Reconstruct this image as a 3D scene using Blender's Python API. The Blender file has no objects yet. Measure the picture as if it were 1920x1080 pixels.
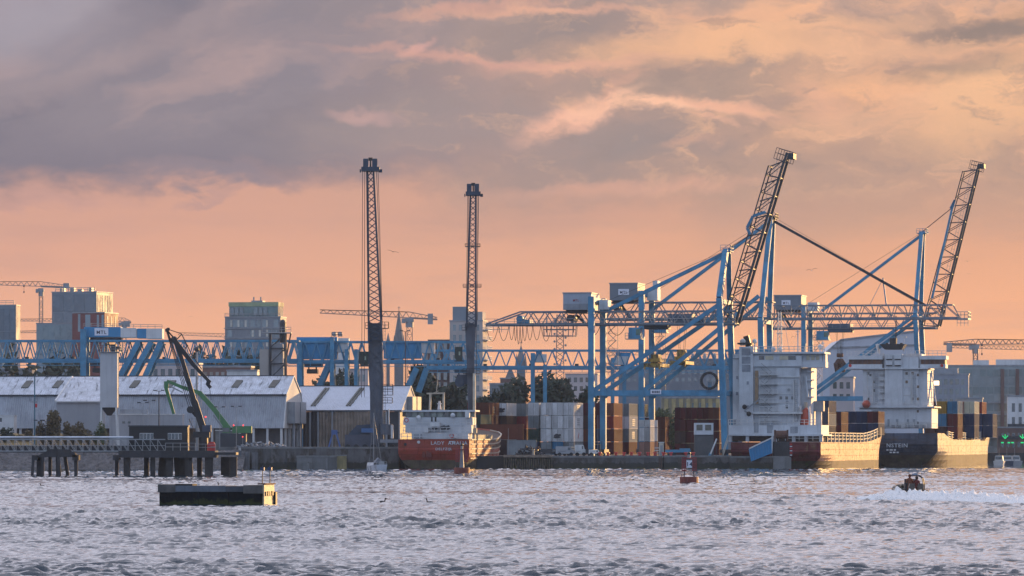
import bpy, math, random
import numpy as np
from mathutils import Vector, Matrix, noise as mnoise
random.seed(7)
PI = math.pi
R = math.radians
sc = bpy.context.scene
col = sc.collection

# ---------------------------------------------------------------- camera, sky, sun, exposure
CAM_H = 4.7
F = 9650.0            # focal length in photo pixels (1920 wide)
cd = bpy.data.cameras.new('camera')
cam = bpy.data.objects.new('camera', cd); col.objects.link(cam)
cam.location = (0, 0, CAM_H); cam.rotation_euler = (R(90), 0, 0)
cd.sensor_width = 36; cd.lens = 36 * F / 1920
cd.shift_y = (834 - 540) / 1920
cd.clip_start = 1; cd.clip_end = 60000
sc.camera = cam
SUN_AZ, SUN_EL = R(36), R(8)
SUN = Vector((math.sin(SUN_AZ) * math.cos(SUN_EL), math.cos(SUN_AZ) * math.cos(SUN_EL), math.sin(SUN_EL)))

def S(r, g, b):
    f = lambda c: (c / 255 / 12.92) if c / 255 <= 0.04045 else ((c / 255 + .055) / 1.055) ** 2.4
    return (f(r), f(g), f(b), 1)

class N:
    """small node-building helper"""
    def __init__(s, nt): s.nt = nt; s.n = nt.nodes; s.l = nt.links
    def new(s, t, **k):
        n = s.n.new(t)
        for a, b in k.items(): setattr(n, a, b)
        return n
    def put(s, sock, v):
        if hasattr(v, 'is_linked'): s.l.new(v, sock)
        else: sock.default_value = v
    def m(s, op, a, b=0.0, c=0.0, clamp=False):
        n = s.new('ShaderNodeMath', operation=op, use_clamp=clamp)
        s.put(n.inputs[0], a); s.put(n.inputs[1], b); s.put(n.inputs[2], c)
        return n.outputs[0]
    def sm(s, x, a, b, lo=0.0, hi=1.0):
        n = s.new('ShaderNodeMapRange', interpolation_type='SMOOTHSTEP')
        s.put(n.inputs[0], x); s.put(n.inputs[1], a); s.put(n.inputs[2], b)
        s.put(n.inputs[3], lo); s.put(n.inputs[4], hi)
        return n.outputs[0]
    def mix(s, f, a, b, bt='MIX'):
        n = s.new('ShaderNodeMix', data_type='RGBA', blend_type=bt)
        s.put(n.inputs[0], f); s.put(n.inputs[6], a); s.put(n.inputs[7], b)
        return n.outputs[2]
    def vec(s, x, y, z=0.0):
        n = s.new('ShaderNodeCombineXYZ')
        s.put(n.inputs[0], x); s.put(n.inputs[1], y); s.put(n.inputs[2], z)
        return n.outputs[0]
    def vm(s, op, a, b=(0, 0, 0)):
        n = s.new('ShaderNodeVectorMath', operation=op)
        s.put(n.inputs[0], a); s.put(n.inputs[1], b)
        return n.outputs[1] if op in ('DOT_PRODUCT', 'LENGTH') else n.outputs[0]
    def noise(s, v, scale, detail=4.0, rough=.55, dist=0.0, color=False):
        n = s.new('ShaderNodeTexNoise')
        s.put(n.inputs['Vector'], v); n.inputs['Scale'].default_value = scale
        n.inputs['Detail'].default_value = detail; n.inputs['Roughness'].default_value = rough
        n.inputs['Distortion'].default_value = dist
        return n.outputs['Color' if color else 'Fac']
    def ramp(s, f, stops, ip='LINEAR'):
        n = s.new('ShaderNodeValToRGB'); cr = n.color_ramp; cr.interpolation = ip
        while len(cr.elements) > 1: cr.elements.remove(cr.elements[-1])
        cr.elements[0].position = stops[0][0]; cr.elements[0].color = stops[0][1]
        for p, c in stops[1:]:
            e = cr.elements.new(p); e.color = c
        s.put(n.inputs[0], f)
        return n.outputs[0]

def build_world():
    w = bpy.data.worlds.new('World'); sc.world = w; w.use_nodes = True
    g = N(w.node_tree); g.n.clear()
    tc = g.new('ShaderNodeTexCoord')
    d = tc.outputs['Generated']
    sx = g.new('ShaderNodeSeparateXYZ'); g.l.new(d, sx.inputs[0])
    X, Y, Z = sx.outputs
    az = g.m('ARCTAN2', X, Y)
    el = g.m('ARCSINE', Z)
    K = F / 1000
    U = g.m('MULTIPLY', az, K); V = g.m('MULTIPLY', el, K)   # thousandths of the focal length
    P = g.vec(U, V)
    # large and small scale turbulence of the cloud deck
    PA = g.vec(g.m('MULTIPLY', U, 1.0), g.m('MULTIPLY', V, 2.4), 3.1)
    wc = g.noise(PA, 3.2, 6, .58, 0, True)
    wv = g.vm('SUBTRACT', wc, (.5, .5, .5))
    wf = g.vm('SUBTRACT', g.noise(g.vec(U, g.m('MULTIPLY', V, 1.5), 8.7), 12.0, 7, .6, .3, True), (.5, .5, .5))
    def warp(a, b):
        return g.vm('ADD', P, g.vm('ADD', g.vm('MULTIPLY', wv, (a, a * .5, 0)), g.vm('MULTIPLY', wf, (b, b * .75, 0))))
    PW = warp(.34, .09)
    PX = warp(.11, .09)
    sw = g.new('ShaderNodeSeparateXYZ'); g.l.new(PW, sw.inputs[0]); UW, VW = sw.outputs[0], sw.outputs[1]
    def blob(px, py, rx, ry, ang=0, p=PW, soft=1.0):
        """soft-edged cloud lump centred on a direction"""
        u, v = (px - 960) / 1000, (834 - py) / 1000
        q = g.vm('SUBTRACT', p, (u, v, 0))
        mp = g.new('ShaderNodeMapping', vector_type='POINT'); g.l.new(q, mp.inputs[0])
        mp.inputs['Rotation'].default_value = (0, 0, R(-ang))
        q = g.vm('MULTIPLY', mp.outputs[0], (1000 / rx, 1000 / ry, 0))
        return g.sm(g.vm('LENGTH', q), 1 + .6 * soft, 1 - .85 * soft)
    # clear air glow behind the clouds, by elevation
    base = g.ramp(g.m('MULTIPLY', V, .25, clamp=True), [
        (0, S(255, 178, 120)), (.03, S(255, 182, 130)), (.055, S(248, 180, 138)), (.08, S(233, 172, 140)), (.11, S(219, 166, 142)),
        (.16, S(204, 158, 142)), (.215, S(196, 160, 150)), (.29, S(194, 194, 220)), (.45, S(196, 208, 242)), (1, S(192, 216, 252))], 'B_SPLINE')
    # left is pinker, right more golden
    lr = g.sm(U, -1.0, 1.0)
    base = g.mix(1.0, base, g.ramp(lr, [(0, (.97, .97, 1.03, 1)), (.5, (1, 1, 1, 1)), (1, (1.05, 1.01, .92, 1))]), 'MULTIPLY')
    # faint streaks in the low clear part
    st = g.noise(g.vec(g.m('MULTIPLY', U, 1.2), g.m('MULTIPLY', V, 7.0), 1.7), 2.2, 5, .55)
    base = g.mix(g.sm(st, .42, .72, 0, .30), base, S(192, 152, 143))
    # grey bank on the left, its lower edge a little ragged
    e = g.m('ADD', g.m('MULTIPLY', g.m('SUBTRACT', VW, V), 1.0), V)
    bank = g.m('MULTIPLY', g.sm(e, .452, .528), g.sm(g.m('ADD', UW, g.m('MULTIPLY', V, -.25)), .22, -.62))
    rotm = g.new('ShaderNodeMapping'); g.l.new(PW, rotm.inputs[0]); rotm.inputs['Rotation'].default_value = (0, 0, R(-22))
    dm = g.vm('MULTIPLY', rotm.outputs[0], (1.1, 4.2, 1))
    dn = g.noise(dm, 1.9, 4, .5)
    bankc = g.ramp(dn, [(.25, S(125, 121, 134)), (.5, S(143, 135, 144)), (.72, S(176, 153, 153))])
    bankc = g.mix(g.sm(V, .62, .48), bankc, S(126, 121, 134))
    bankc = g.mix(g.m('MULTIPLY', g.sm(V, .62, .85), g.sm(U, -.6, -1.0)), bankc, S(166, 157, 168))
    c = g.mix(g.m('MULTIPLY', bank, .96), base, bankc)
    # broken cloud on the right and everywhere higher up
    cn = g.noise(g.vec(g.m('MULTIPLY', UW, 1.25), g.m('MULTIPLY', VW, 3.6), 5.2), 2.3, 6, .56)
    cm = g.m('MULTIPLY', g.sm(cn, .36, .62), g.sm(V, .30, .54))
    cm = g.m('MULTIPLY', cm, g.sm(UW, -.5, .1))
    greyr = g.mix(lr, S(156, 146, 144), S(176, 151, 136))
    c = g.mix(g.m('MULTIPLY', cm, .55), c, greyr)
    glow = g.m('MULTIPLY', g.sm(UW, -.25, .75), g.sm(V, .45, .62))
    c = g.mix(g.m('MULTIPLY', glow, g.sm(cn, .60, .36, 0, .82)), c, S(252, 190, 146))
    for (px, py, rx, ry, a, k, cc) in [
            (1080, 65, 180, 40, 4, .95, S(158, 141, 138)), (1330, -12, 520, 26, 2, .7, S(166, 147, 141)),
            (1835, 52, 170, 30, -1, 1.0, S(150, 132, 125)), (1790, 128, 120, 30, 8, .8, S(164, 142, 130)),
            (1300, 150, 330, 52, 4, .75, S(172, 149, 138)), (1180, 285, 270, 74, 10, .95, S(158, 142, 139)),
            (850, 235, 330, 90, 4, .6, S(158, 144, 144)), (1480, 235, 230, 36, -4, .6, S(176, 150, 138)),
            (1560, 325, 340, 60, 2, .75, S(182, 152, 138)), (1700, 400, 300, 40, 3, .4, S(192, 156, 138)), (1150, 400, 400, 36, 2, .35, S(200, 156, 140)), (1830, 300, 160, 60, 6, .5, S(182, 154, 138)),
            (380, 384, 60, 9, 8, .6, S(186, 150, 146)), (420, 345, 150, 22, -3, .75, S(136, 130, 142)),
            (80, 372, 130, 16, -3, .4, S(192, 152, 148))]:
        c = g.mix(g.m('MULTIPLY', blob(px, py, rx, ry, a), k), c, cc)
    for (px, py, rx, ry, a, k, cc) in [
            (1060, 222, 92, 24, 22, 1.0, S(246, 188, 162)), (1120, 196, 76, 12, 22, 1.0, S(252, 196, 166)), (1245, 192, 130, 13, -3, 1.0, S(252, 196, 164)),
            (1375, 205, 110, 15, -12, .95, S(240, 182, 154)), (1340, 226, 60, 8, -14, .6, S(242, 184, 156)),
            (1545, 200, 80, 26, -38, .6, S(236, 180, 150)), (1680, 215, 190, 36, 14, .6, S(234, 182, 148)),
            (1840, 165, 110, 40, 12, .6, S(244, 192, 150)), (1870, 230, 140, 46, 14, .6, S(238, 186, 146)),
            (760, 90, 34, 9, 20, .7, S(226, 172, 160)), (690, 216, 62, 12, -6, .62, S(206, 166, 160)),
            (880, 112, 230, 11, -5, .7, S(222, 168, 152)), (890, 24, 170, 11, 6, .7, S(222, 168, 150)), (1500, 52, 240, 16, 3, .6, S(246, 190, 150)),
            (1420, 95, 220, 15, -2, .45, S(240, 186, 148)), (1680, 92, 300, 16, 2, .5, S(244, 188, 150)),
            (1330, 84, 240, 30, 2, .7, S(247, 190, 148)), (1090, 120, 150, 12, 6, .7, S(232, 176, 152)), (1010, 30, 190, 9, 3, .8, S(232, 176, 152)), (1860, 205, 170, 60, 18, .6, S(244, 190, 148)), (1290, 268, 60, 10, 8, .4, S(232, 176, 148)), (1150, 165, 60, 14, 40, .5, S(226, 172, 150)),
            (1180, 352, 260, 14, 3, .5, S(228, 172, 150)), (250, 100, 260, 26, 24, .4, S(178, 156, 156)), (90, 30, 190, 40, 26, .5, S(170, 162, 172))]:
        c = g.mix(g.m('MULTIPLY', blob(px, py, rx, ry, a, PX), k), c, cc)
    # finer billows in the lit part of the deck
    fb = g.noise(g.vec(g.m('MULTIPLY', UW, 1.6), g.m('MULTIPLY', VW, 3.4), 2.2), 6.5, 6, .6)
    amt = g.m('MULTIPLY', g.sm(V, .40, .58), g.sm(U, -.5, .3))
    c = g.mix(g.m('MULTIPLY', amt, g.sm(fb, .52, .74, 0, .55)), c, S(246, 190, 152))
    c = g.mix(g.m('MULTIPLY', amt, g.sm(fb, .48, .30, 0, .50)), c, S(158, 138, 132))
    # higher up the deck thins to a pale lavender veil
    veil = g.mix(g.sm(cn, .35, .65), S(206, 202, 214), S(180, 182, 200))
    c = g.mix(g.sm(V, .92, 1.45, 0, .86), c, veil)
    # towards the north and east the dusk sky turns blue-grey
    dots = g.vm('DOT_PRODUCT', d, tuple(SUN))
    away = g.sm(Y, .55, -.75)
    cloudy = g.noise(g.vm('MULTIPLY', d, (2.2, 2.2, 5)), 1.6, 6, .55)
    east = g.ramp(cloudy, [(.3, S(160, 186, 228)), (.5, S(184, 204, 238)), (.7, S(208, 216, 240))])
    c = g.mix(away, c, east)
    # the thin deck overhead and the open sky to the east are brighter than the smoky west horizon
    lum = g.m('MULTIPLY_ADD', g.m('MULTIPLY', g.sm(V, .95, 2.2), g.sm(away, 1.0, 0.0)), 1.2, 1.0)
    c = g.mix(1.0, c, g.vec(lum, lum, lum), 'MULTIPLY')
    c = g.mix(away, c, g.mix(1.0, c, (1.22, 1.24, 1.26, 1), 'MULTIPLY'))
    # glow around the sun, low in the west-north-west
    gl = g.m('POWER', g.m('MAXIMUM', dots, 0.0), 26.0)
    c = g.mix(1.0, c, g.vm('MULTIPLY', (1.0, .55, .25), g.vec(gl, gl, gl)), 'ADD')
    bg = g.new('ShaderNodeBackground'); g.put(bg.inputs[0], c); bg.inputs[1].default_value = 1.0
    sky = g.new('ShaderNodeTexSky', sky_type='NISHITA'); sky.sun_disc = False
    sky.sun_elevation = SUN_EL; sky.sun_rotation = SUN_AZ; sky.air_density = 1.5; sky.dust_density = 1.5
    b2 = g.new('ShaderNodeBackground'); g.put(b2.inputs[0], sky.outputs[0]); b2.inputs[1].default_value = .15
    # the clear Nishita sky shows through where the cloud deck is thin overhead
    hi = g.sm(el, R(15), R(50), 0, .35)
    mx = g.new('ShaderNodeMixShader'); g.put(mx.inputs[0], hi); g.l.new(bg.outputs[0], mx.inputs[1]); g.l.new(b2.outputs[0], mx.inputs[2])
    out = g.new('ShaderNodeOutputWorld'); g.l.new(mx.outputs[0], out.inputs[0])
    w.cycles.sampling_method = 'MANUAL'; w.cycles.sample_map_resolution = 1024
build_world()
ld = bpy.data.lights.new('sun', 'SUN'); ld.energy = 4.9; ld.angle = R(.5); ld.color = (1.0, .58, .21)
lo = bpy.data.objects.new('sun', ld); col.objects.link(lo); lo.rotation_euler = SUN.to_track_quat('Z', 'Y').to_euler()
vs = sc.view_settings
sc.display_settings.display_device = 'sRGB'
vs.view_transform = 'Standard'; vs.look = 'None'; vs.exposure = 0; vs.gamma = 1; vs.use_curve_mapping = False
sc.cycles.max_bounces = 5; sc.cycles.diffuse_bounces = 2; sc.cycles.glossy_bounces = 2; sc.cycles.transmission_bounces = 2
sc.cycles.volume_bounces = 0; sc.cycles.transparent_max_bounces = 8
sc.cycles.caustics_reflective = False; sc.cycles.caustics_refractive = False
sc.cycles.use_denoising = True

# ---------------------------------------------------------------- helpers
def WX(px, Y): return (px - 960) / F * Y
def WZ(py, Y): return CAM_H + (834 - py) / F * Y
def MP(n, Y): return n / F * Y      # size in metres of n photo pixels at distance Y

MATS = {}
def mat(name, c, rough=.6, metal=0.0, var=.25, scale=.6, streak=0.0, rust=None, rustamt=.25, bump=.0, bscale=3.0, spec=.5, coat=0.0, objvar=0.0, plates=None, tide=None, rdir=(1, 1, .45)):
    """painted / weathered surface: mottling, vertical run-off streaks, patches of rust or dirt"""
    if name in MATS: return MATS[name]
    m = bpy.data.materials.new(name); m.use_nodes = True
    g = N(m.node_tree); bs = g.n['Principled BSDF']
    tc = g.new('ShaderNodeTexCoord'); v = tc.outputs['Object']
    oi = g.new('ShaderNodeObjectInfo')
    v = g.vm('ADD', v, g.vm('MULTIPLY', g.vec(oi.outputs['Random'], oi.outputs['Random'], 0.0), (40, 23, 0)))
    c4 = (*c[:3], 1)
    n1 = g.noise(v, scale, 6, .6)
    cc = g.mix(g.sm(n1, .3, .7), tuple(x * (1 - var) for x in c[:3]) + (1,), tuple(min(1, x * (1 + var * .55)) for x in c[:3]) + (1,))
    if streak:
        n2 = g.noise(g.vm('MULTIPLY', v, (1, 1, .07)), scale * 4.5, 4, .6)
        cc = g.mix(g.sm(n2, .48, .72, 0, streak), cc, tuple(x * .45 for x in c[:3]) + (1,))
    if rust:
        n3 = g.noise(g.vm('MULTIPLY', v, rdir), scale * 1.9, 8, .68)
        cc = g.mix(g.sm(n3, .66 - rustamt * .4, .80 - rustamt * .4), cc, (*rust[:3], 1))
    if objvar:
        ov = g.sm(oi.outputs['Random'], 0, 1, 1 - objvar, 1 + objvar * .6)
        cc = g.mix(1.0, cc, g.vec(ov, ov, ov), 'MULTIPLY')
    rg = g.sm(n1, .25, .75, max(.02, rough - .08), min(1, rough + .1))
    if plates:      # welded hull plates: seams, scuffed and dull strakes
        sp = g.new('ShaderNodeSeparateXYZ'); g.l.new(tc.outputs['Object'], sp.inputs[0])
        bk = g.new('ShaderNodeTexBrick'); g.put(bk.inputs['Vector'], g.vec(g.m('ADD', sp.outputs[1], sp.outputs[0]), sp.outputs[2])); bk.inputs['Scale'].default_value = 1.0
        bk.inputs['Mortar Size'].default_value = .035; bk.inputs['Brick Width'].default_value = plates[0]; bk.inputs['Row Height'].default_value = plates[1]; bk.inputs['Mortar Smooth'].default_value = .4
        bk.inputs['Color1'].default_value = (.75, .75, .75, 1); bk.inputs['Color2'].default_value = (1.1, 1.1, 1.1, 1); bk.inputs['Mortar'].default_value = (.3, .27, .25, 1)
        cc = g.mix(1.0, cc, bk.outputs['Color'], 'MULTIPLY')
        n5 = g.noise(g.vm('MULTIPLY', v, (.35, .35, 1.6)), 1.1, 8, .7); n6 = g.noise(g.vm('MULTIPLY', v, (1.2, 1.2, .1)), 1.2, 5, .65)
        rg = g.m('ADD', rg, g.m('ADD', g.sm(n5, .46, .70, 0, .34), g.m('ADD', g.sm(n6, .50, .72, 0, .34), g.m('MULTIPLY', bk.outputs['Fac'], .4))), clamp=True)
        n7 = g.noise(g.vm('MULTIPLY', v, (.12, .12, .5)), 1.0, 6, .7)
        dull = g.m('MAXIMUM', g.sm(n5, .47, .66), g.m('MAXIMUM', g.m('MULTIPLY', g.sm(n6, .50, .70), .95), g.m('MULTIPLY', g.sm(n7, .50, .68), .7)))
        g.put(bs.inputs['Specular IOR Level'], g.m('MULTIPLY', g.m('MULTIPLY_ADD', dull, -.85, 1.0), spec))
        cc = g.mix(g.sm(n7, .5, .7, 0, .5), cc, (.20, .13, .075, 1))
        cc = g.mix(g.sm(n5, .52, .72, 0, .6), cc, (.16, .11, .07, 1))
        cc = g.mix(g.sm(n6, .56, .74, 0, .55), cc, (.07, .05, .04, 1))
    if tide:        # weed and slime up to the high water mark
        ge = g.new('ShaderNodeNewGeometry'); sz = g.new('ShaderNodeSeparateXYZ'); g.l.new(ge.outputs['Position'], sz.inputs[0])
        zz = g.m('ADD', sz.outputs[2], g.m('MULTIPLY', g.m('SUBTRACT', g.noise(v, 1.3, 6, .65), .5), 1.6))
        cc = g.mix(g.sm(zz, tide, tide - .25, 0, .85), cc, (.035, .036, .028, 1)); cc = g.mix(g.sm(zz, .45, .1, 0, .7), cc, (.05, .06, .015, 1))
    g.put(bs.inputs['Base Color'], cc)
    g.put(bs.inputs['Roughness'], rg)
    bs.inputs['Metallic'].default_value = metal
    if not plates: bs.inputs['Specular IOR Level'].default_value = spec
    bs.inputs['Coat Weight'].default_value = coat
    if bump:
        b = g.new('ShaderNodeBump'); b.inputs['Strength'].default_value = bump; b.inputs['Distance'].default_value = .05
        g.put(b.inputs['Height'], g.noise(v, bscale, 6, .6)); g.l.new(b.outputs[0], bs.inputs['Normal'])
    MATS[name] = m
    return m
def glow_mat(name, c, s):
    if name in MATS: return MATS[name]
    m = bpy.data.materials.new(name); m.use_nodes = True
    bs = m.node_tree.nodes['Principled BSDF']; bs.inputs['Base Color'].default_value = (*c[:3], 1)
    bs.inputs['Emission Color'].default_value = (*c[:3], 1); bs.inputs['Emission Strength'].default_value = s
    MATS[name] = m
    return m

class B:
    """collects shapes and links them as ONE mesh object"""
    def __init__(s): s.v = []; s.f = []
    def add(s, vs, fs):
        o = len(s.v); s.v += [tuple(v) for v in vs]; s.f += [tuple(i + o for i in f) for f in fs]; return s
    def bx(s, x0, x1, y0, y1, z0, z1):
        return s.add([(x0, y0, z0), (x1, y0, z0), (x1, y1, z0), (x0, y1, z0), (x0, y0, z1), (x1, y0, z1), (x1, y1, z1), (x0, y1, z1)],
              [(0, 3, 2, 1), (4, 5, 6, 7), (0, 1, 5, 4), (1, 2, 6, 5), (2, 3, 7, 6), (3, 0, 4, 7)])
    def bar(s, p, q, w, h=None, w2=None):
        p = Vector(p); q = Vector(q); h = h or w; k = (w2 / w) if w2 else 1
        d = (q - p)
        if d.length < 1e-6: return s
        d.normalize()
        up = Vector((0, 0, 1)) if abs(d.z) < .97 else Vector((0, 1, 0))
        a = d.cross(up).normalized(); b = a.cross(d)
        vs = []
        for o, kk in ((p, 1), (q, k)):
            for i, j in ((-1, -1), (1, -1), (1, 1), (-1, 1)): vs.append(o + a * (i * w * kk / 2) + b * (j * h * kk / 2))
        return s.add(vs, [(0, 3, 2, 1), (4, 5, 6, 7), (0, 1, 5, 4), (1, 2, 6, 5), (2, 3, 7, 6), (3, 0, 4, 7)])
    def tube(s, p, q, r, n=8, r2=None):
        p = Vector(p); q = Vector(q); r2 = r if r2 is None else r2
        d = (q - p).normalized()
        up = Vector((0, 0, 1)) if abs(d.z) < .97 else Vector((0, 1, 0))
        a = d.cross(up).normalized(); b = a.cross(d)
        vs = [p + (a * math.cos(t) + b * math.sin(t)) * r for t in (2 * PI * i / n for i in range(n))]
        vs += [q + (a * math.cos(t) + b * math.sin(t)) * r2 for t in (2 * PI * i / n for i in range(n))]
        fs = [(i, (i + 1) % n, n + (i + 1) % n, n + i) for i in range(n)] + [tuple(range(n - 1, -1, -1)), tuple(range(n, 2 * n))]
        return s.add(vs, fs)
    def path(s, pts, r, n=5):
        for p, q in zip(pts, pts[1:]): s.tube(p, q, r, n)
        return s
    def prism(s, poly, y0, y1):
        """polygon in x,z pushed from y0 to y1"""
        n = len(poly)
        vs = [(x, y0, z) for x, z in poly] + [(x, y1, z) for x, z in poly]
        return s.add(vs, [tuple(range(n)), tuple(range(2 * n - 1, n - 1, -1))] + [(i, n + i, n + (i + 1) % n, (i + 1) % n) for i in range(n)])
    def slab(s, poly, z0, z1):
        n = len(poly)
        vs = [(x, y, z0) for x, y in poly] + [(x, y, z1) for x, y in poly]
        return s.add(vs, [tuple(range(n - 1, -1, -1)), tuple(range(n, 2 * n))] + [(i, (i + 1) % n, n + (i + 1) % n, n + i) for i in range(n)])
    def ball(s, c, r, nu=8, nv=5, k=(1, 1, 1)):
        vs = []; fs = []
        for j in range(nv + 1):
            t = PI * j / nv
            for i in range(nu):
                a = 2 * PI * i / nu
                vs.append((c[0] + r * k[0] * math.sin(t) * math.cos(a), c[1] + r * k[1] * math.sin(t) * math.sin(a), c[2] + r * k[2] * math.cos(t)))
        for j in range(nv):
            for i in range(nu): fs.append((j * nu + i, (j + 1) * nu + i, (j + 1) * nu + (i + 1) % nu, j * nu + (i + 1) % nu))
        return s.add(vs, fs)
    def rail(s, pts, h=1.0, r=.03, step=2.0, mid=True):
        """guard rail with posts along a polyline"""
        for p, q in zip(pts, pts[1:]):
            p = Vector(p); q = Vector(q); L = (q - p).length
            up = Vector((0, 0, h))
            s.bar(p + up, q + up, 2 * r)
            if mid: s.bar(p + up * .5, q + up * .5, 2 * r)
            k = max(1, int(L / step))
            for i in range(k + 1): s.bar(p.lerp(q, i / k), p.lerp(q, i / k) + up, 2 * r)
        return s
    def build(s, name, m, parent=None, smooth=False):
        me = bpy.data.meshes.new(name); me.from_pydata(s.v, [], s.f)
        me.materials.append(m)
        if smooth: me.polygons.foreach_set('use_smooth', [True] * len(me.polygons))
        o = bpy.data.objects.new(name, me); col.objects.link(o)
        if parent: o.parent = parent
        return o

def tag(o, label=None, cat=None, group=None, kind=None):
    if label: o['label'] = label
    if cat: o['category'] = cat
    if group: o['group'] = group
    if kind: o['kind'] = kind
    return o
def thing(name, label, cat, loc=(0, 0, 0), rz=0, group=None):
    o = bpy.data.objects.new(name, None); col.objects.link(o); o.empty_display_size = .3
    o.location = loc; o.rotation_euler = (0, 0, rz)
    return tag(o, label, cat, group)
def share(o, parent, loc=(0, 0, 0), rz=0, m=None):
    """another object on the same mesh"""
    c = o.copy(); col.objects.link(c); c.parent = parent; c.location = loc; c.rotation_euler = (0, 0, rz)
    if m:
        c.material_slots[0].link = 'OBJECT'; c.material_slots[0].material = m
    return c
def kids(o): return [c for c in col.objects if c.parent == o]
def clone(root, loc, rz=0, label=None):
    r = root.copy(); col.objects.link(r); r.location = loc; r.rotation_euler = (0, 0, rz)
    if label: r['label'] = label
    for ch in kids(root):
        c = ch.copy(); col.objects.link(c); c.parent = r
        for gg in kids(ch):
            d = gg.copy(); col.objects.link(d); d.parent = c
    return r
_tc = {}
def text(s, name, m, parent, loc, size, rot=(PI / 2, 0, 0), sx=1.0, bold=0.0):
    key = (s, bold)
    if key not in _tc:
        cu = bpy.data.curves.new('txt', 'FONT'); cu.body = s; cu.align_x = 'CENTER'; cu.align_y = 'CENTER'; cu.extrude = .02; cu.resolution_u = 2; cu.offset = bold; cu.space_character = 1.14
        o = bpy.data.objects.new('txt', cu); col.objects.link(o)
        _tc[key] = bpy.data.meshes.new_from_object(o.evaluated_get(bpy.context.evaluated_depsgraph_get()))
        bpy.data.objects.remove(o); bpy.data.curves.remove(cu)
    me = _tc[key].copy(); me.name = name
    if me.materials: me.materials[0] = m
    else: me.materials.append(m)
    o = bpy.data.objects.new(name, me); col.objects.link(o); o.parent = parent
    o.location = loc; o.rotation_euler = rot; o.scale = (size * sx, size, size)
    return o

# ---------------------------------------------------------------- water
def wave_field(x, y, seed=3):
    """sum of short wind waves, height in metres"""
    rs = np.random.RandomState(seed)
    h = np.zeros_like(x)
    main = R(255)
    patch = .85 + .35 * np.sin(x * .021 + y * .013 + 1.0) * np.sin(y * .034 - x * .009) + .18 * np.sin(y * .11 + x * .03)
    for i in range(60):
        lam = .32 * (2.4 / .32) ** (rs.rand() ** 1.1)
        th = main + rs.randn() * .50
        k = 2 * PI / lam
        a = .0185 * lam ** .78 * (.5 + rs.rand())
        ph = rs.rand() * 2 * PI
        c1, s1 = math.cos(th), math.sin(th)
        along, across = x * c1 + y * s1, -x * s1 + y * c1
        env = np.clip(.5 + .75 * np.sin(across * (1.1 / lam ** .7) + 1.3 * np.sin(along * .4 / lam ** .5 + ph) + ph * 3) * np.sin(along * (.9 / lam ** .7) + ph * 5), 0, 2)
        s = np.sin(k * along + ph + .8 * np.sin(x * .06 * (1 + rs.rand()) + y * .05 + ph) + .5 * np.sin(across * 1.2 / lam ** .5 + ph))
        h += a * env * (2 * ((s + 1) / 2) ** 3.0 - .62)
    return h * patch
def build_water():
    ys = [70.0]
    while ys[-1] < 1030:
        Y = ys[-1]; ys.append(Y + (.17 * (Y / 185) ** 1.35 if Y > 165 else 1.5))
    ys = np.array(ys); nx = 480
    t = np.linspace(-1, 1, nx)
    Xg = ys[:, None] * .135 * t[None, :] + 0 * ys[:, None]; Yg = np.repeat(ys[:, None], nx, 1)
    Hg = wave_field(Xg, Yg)
    fade = np.clip((1 - np.abs(t)) / .03, 0, 1)[None, :] * np.clip((1030 - Yg) / 12, 0, 1) * np.clip((Yg - 70) / 10, 0, 1)
    Hg = Hg * fade
    ny = len(ys)
    v = np.stack([Xg, Yg, Hg], -1).reshape(-1, 3)
    i = np.arange(ny - 1)[:, None] * nx + np.arange(nx - 1)[None, :]
    q = np.stack([i, i + 1, i + nx + 1, i + nx], -1).reshape(-1, 4)
    big = 1280.0
    ov = np.array([(-big, -220, 0), (big, -220, 0), (-big, 70, 0), (-70 * .135, 70, 0), (70 * .135, 70, 0), (big, 70, 0),
                   (-big, 1030, 0), (-1030 * .135, 1030, 0), (1030 * .135, 1030, 0), (big, 1030, 0), (-big, 1800, 0), (big, 1800, 0)], float)
    b = len(v)
    faces_q = np.concatenate([q, np.array([(b + 2, b + 3, b + 7, b + 6), (b + 4, b + 5, b + 9, b + 8), (b + 6, b + 9, b + 11, b + 10), (b, b + 1, b + 5, b + 2)])])
    v = np.concatenate([v, ov])
    me = bpy.data.meshes.new('water'); me.vertices.add(len(v)); me.vertices.foreach_set('co', v.ravel())
    me.loops.add(len(faces_q) * 4); me.polygons.add(len(faces_q))
    me.loops.foreach_set('vertex_index', faces_q.ravel())
    me.polygons.foreach_set('loop_start', np.arange(len(faces_q)) * 4); me.polygons.foreach_set('loop_total', np.full(len(faces_q), 4))
    me.polygons.foreach_set('use_smooth', np.ones(len(faces_q), bool)); me.update(calc_edges=True)
    m = bpy.data.materials.new('sea_water'); m.use_nodes = True
    g = N(m.node_tree); bs = g.n['Principled BSDF']
    bs.inputs['Base Color'].default_value = (.012, .034, .055, 1); bs.inputs['Roughness'].default_value = .05; bs.inputs['IOR'].default_value = 1.38
    tc = g.new('ShaderNodeTexCoord')
    n1 = g.noise(g.vm('MULTIPLY', tc.outputs['Object'], (1.0, .55, 1)), 2.4, 5, .62)
    b1 = g.new('ShaderNodeBump'); b1.inputs['Strength'].default_value = .35; b1.inputs['Distance'].default_value = .02
    g.put(b1.inputs['Height'], n1); g.l.new(b1.outputs[0], bs.inputs['Normal'])
    me.materials.append(m)
    o = bpy.data.objects.new('water', me); col.objects.link(o); tag(o, kind='structure')
build_water()

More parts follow.
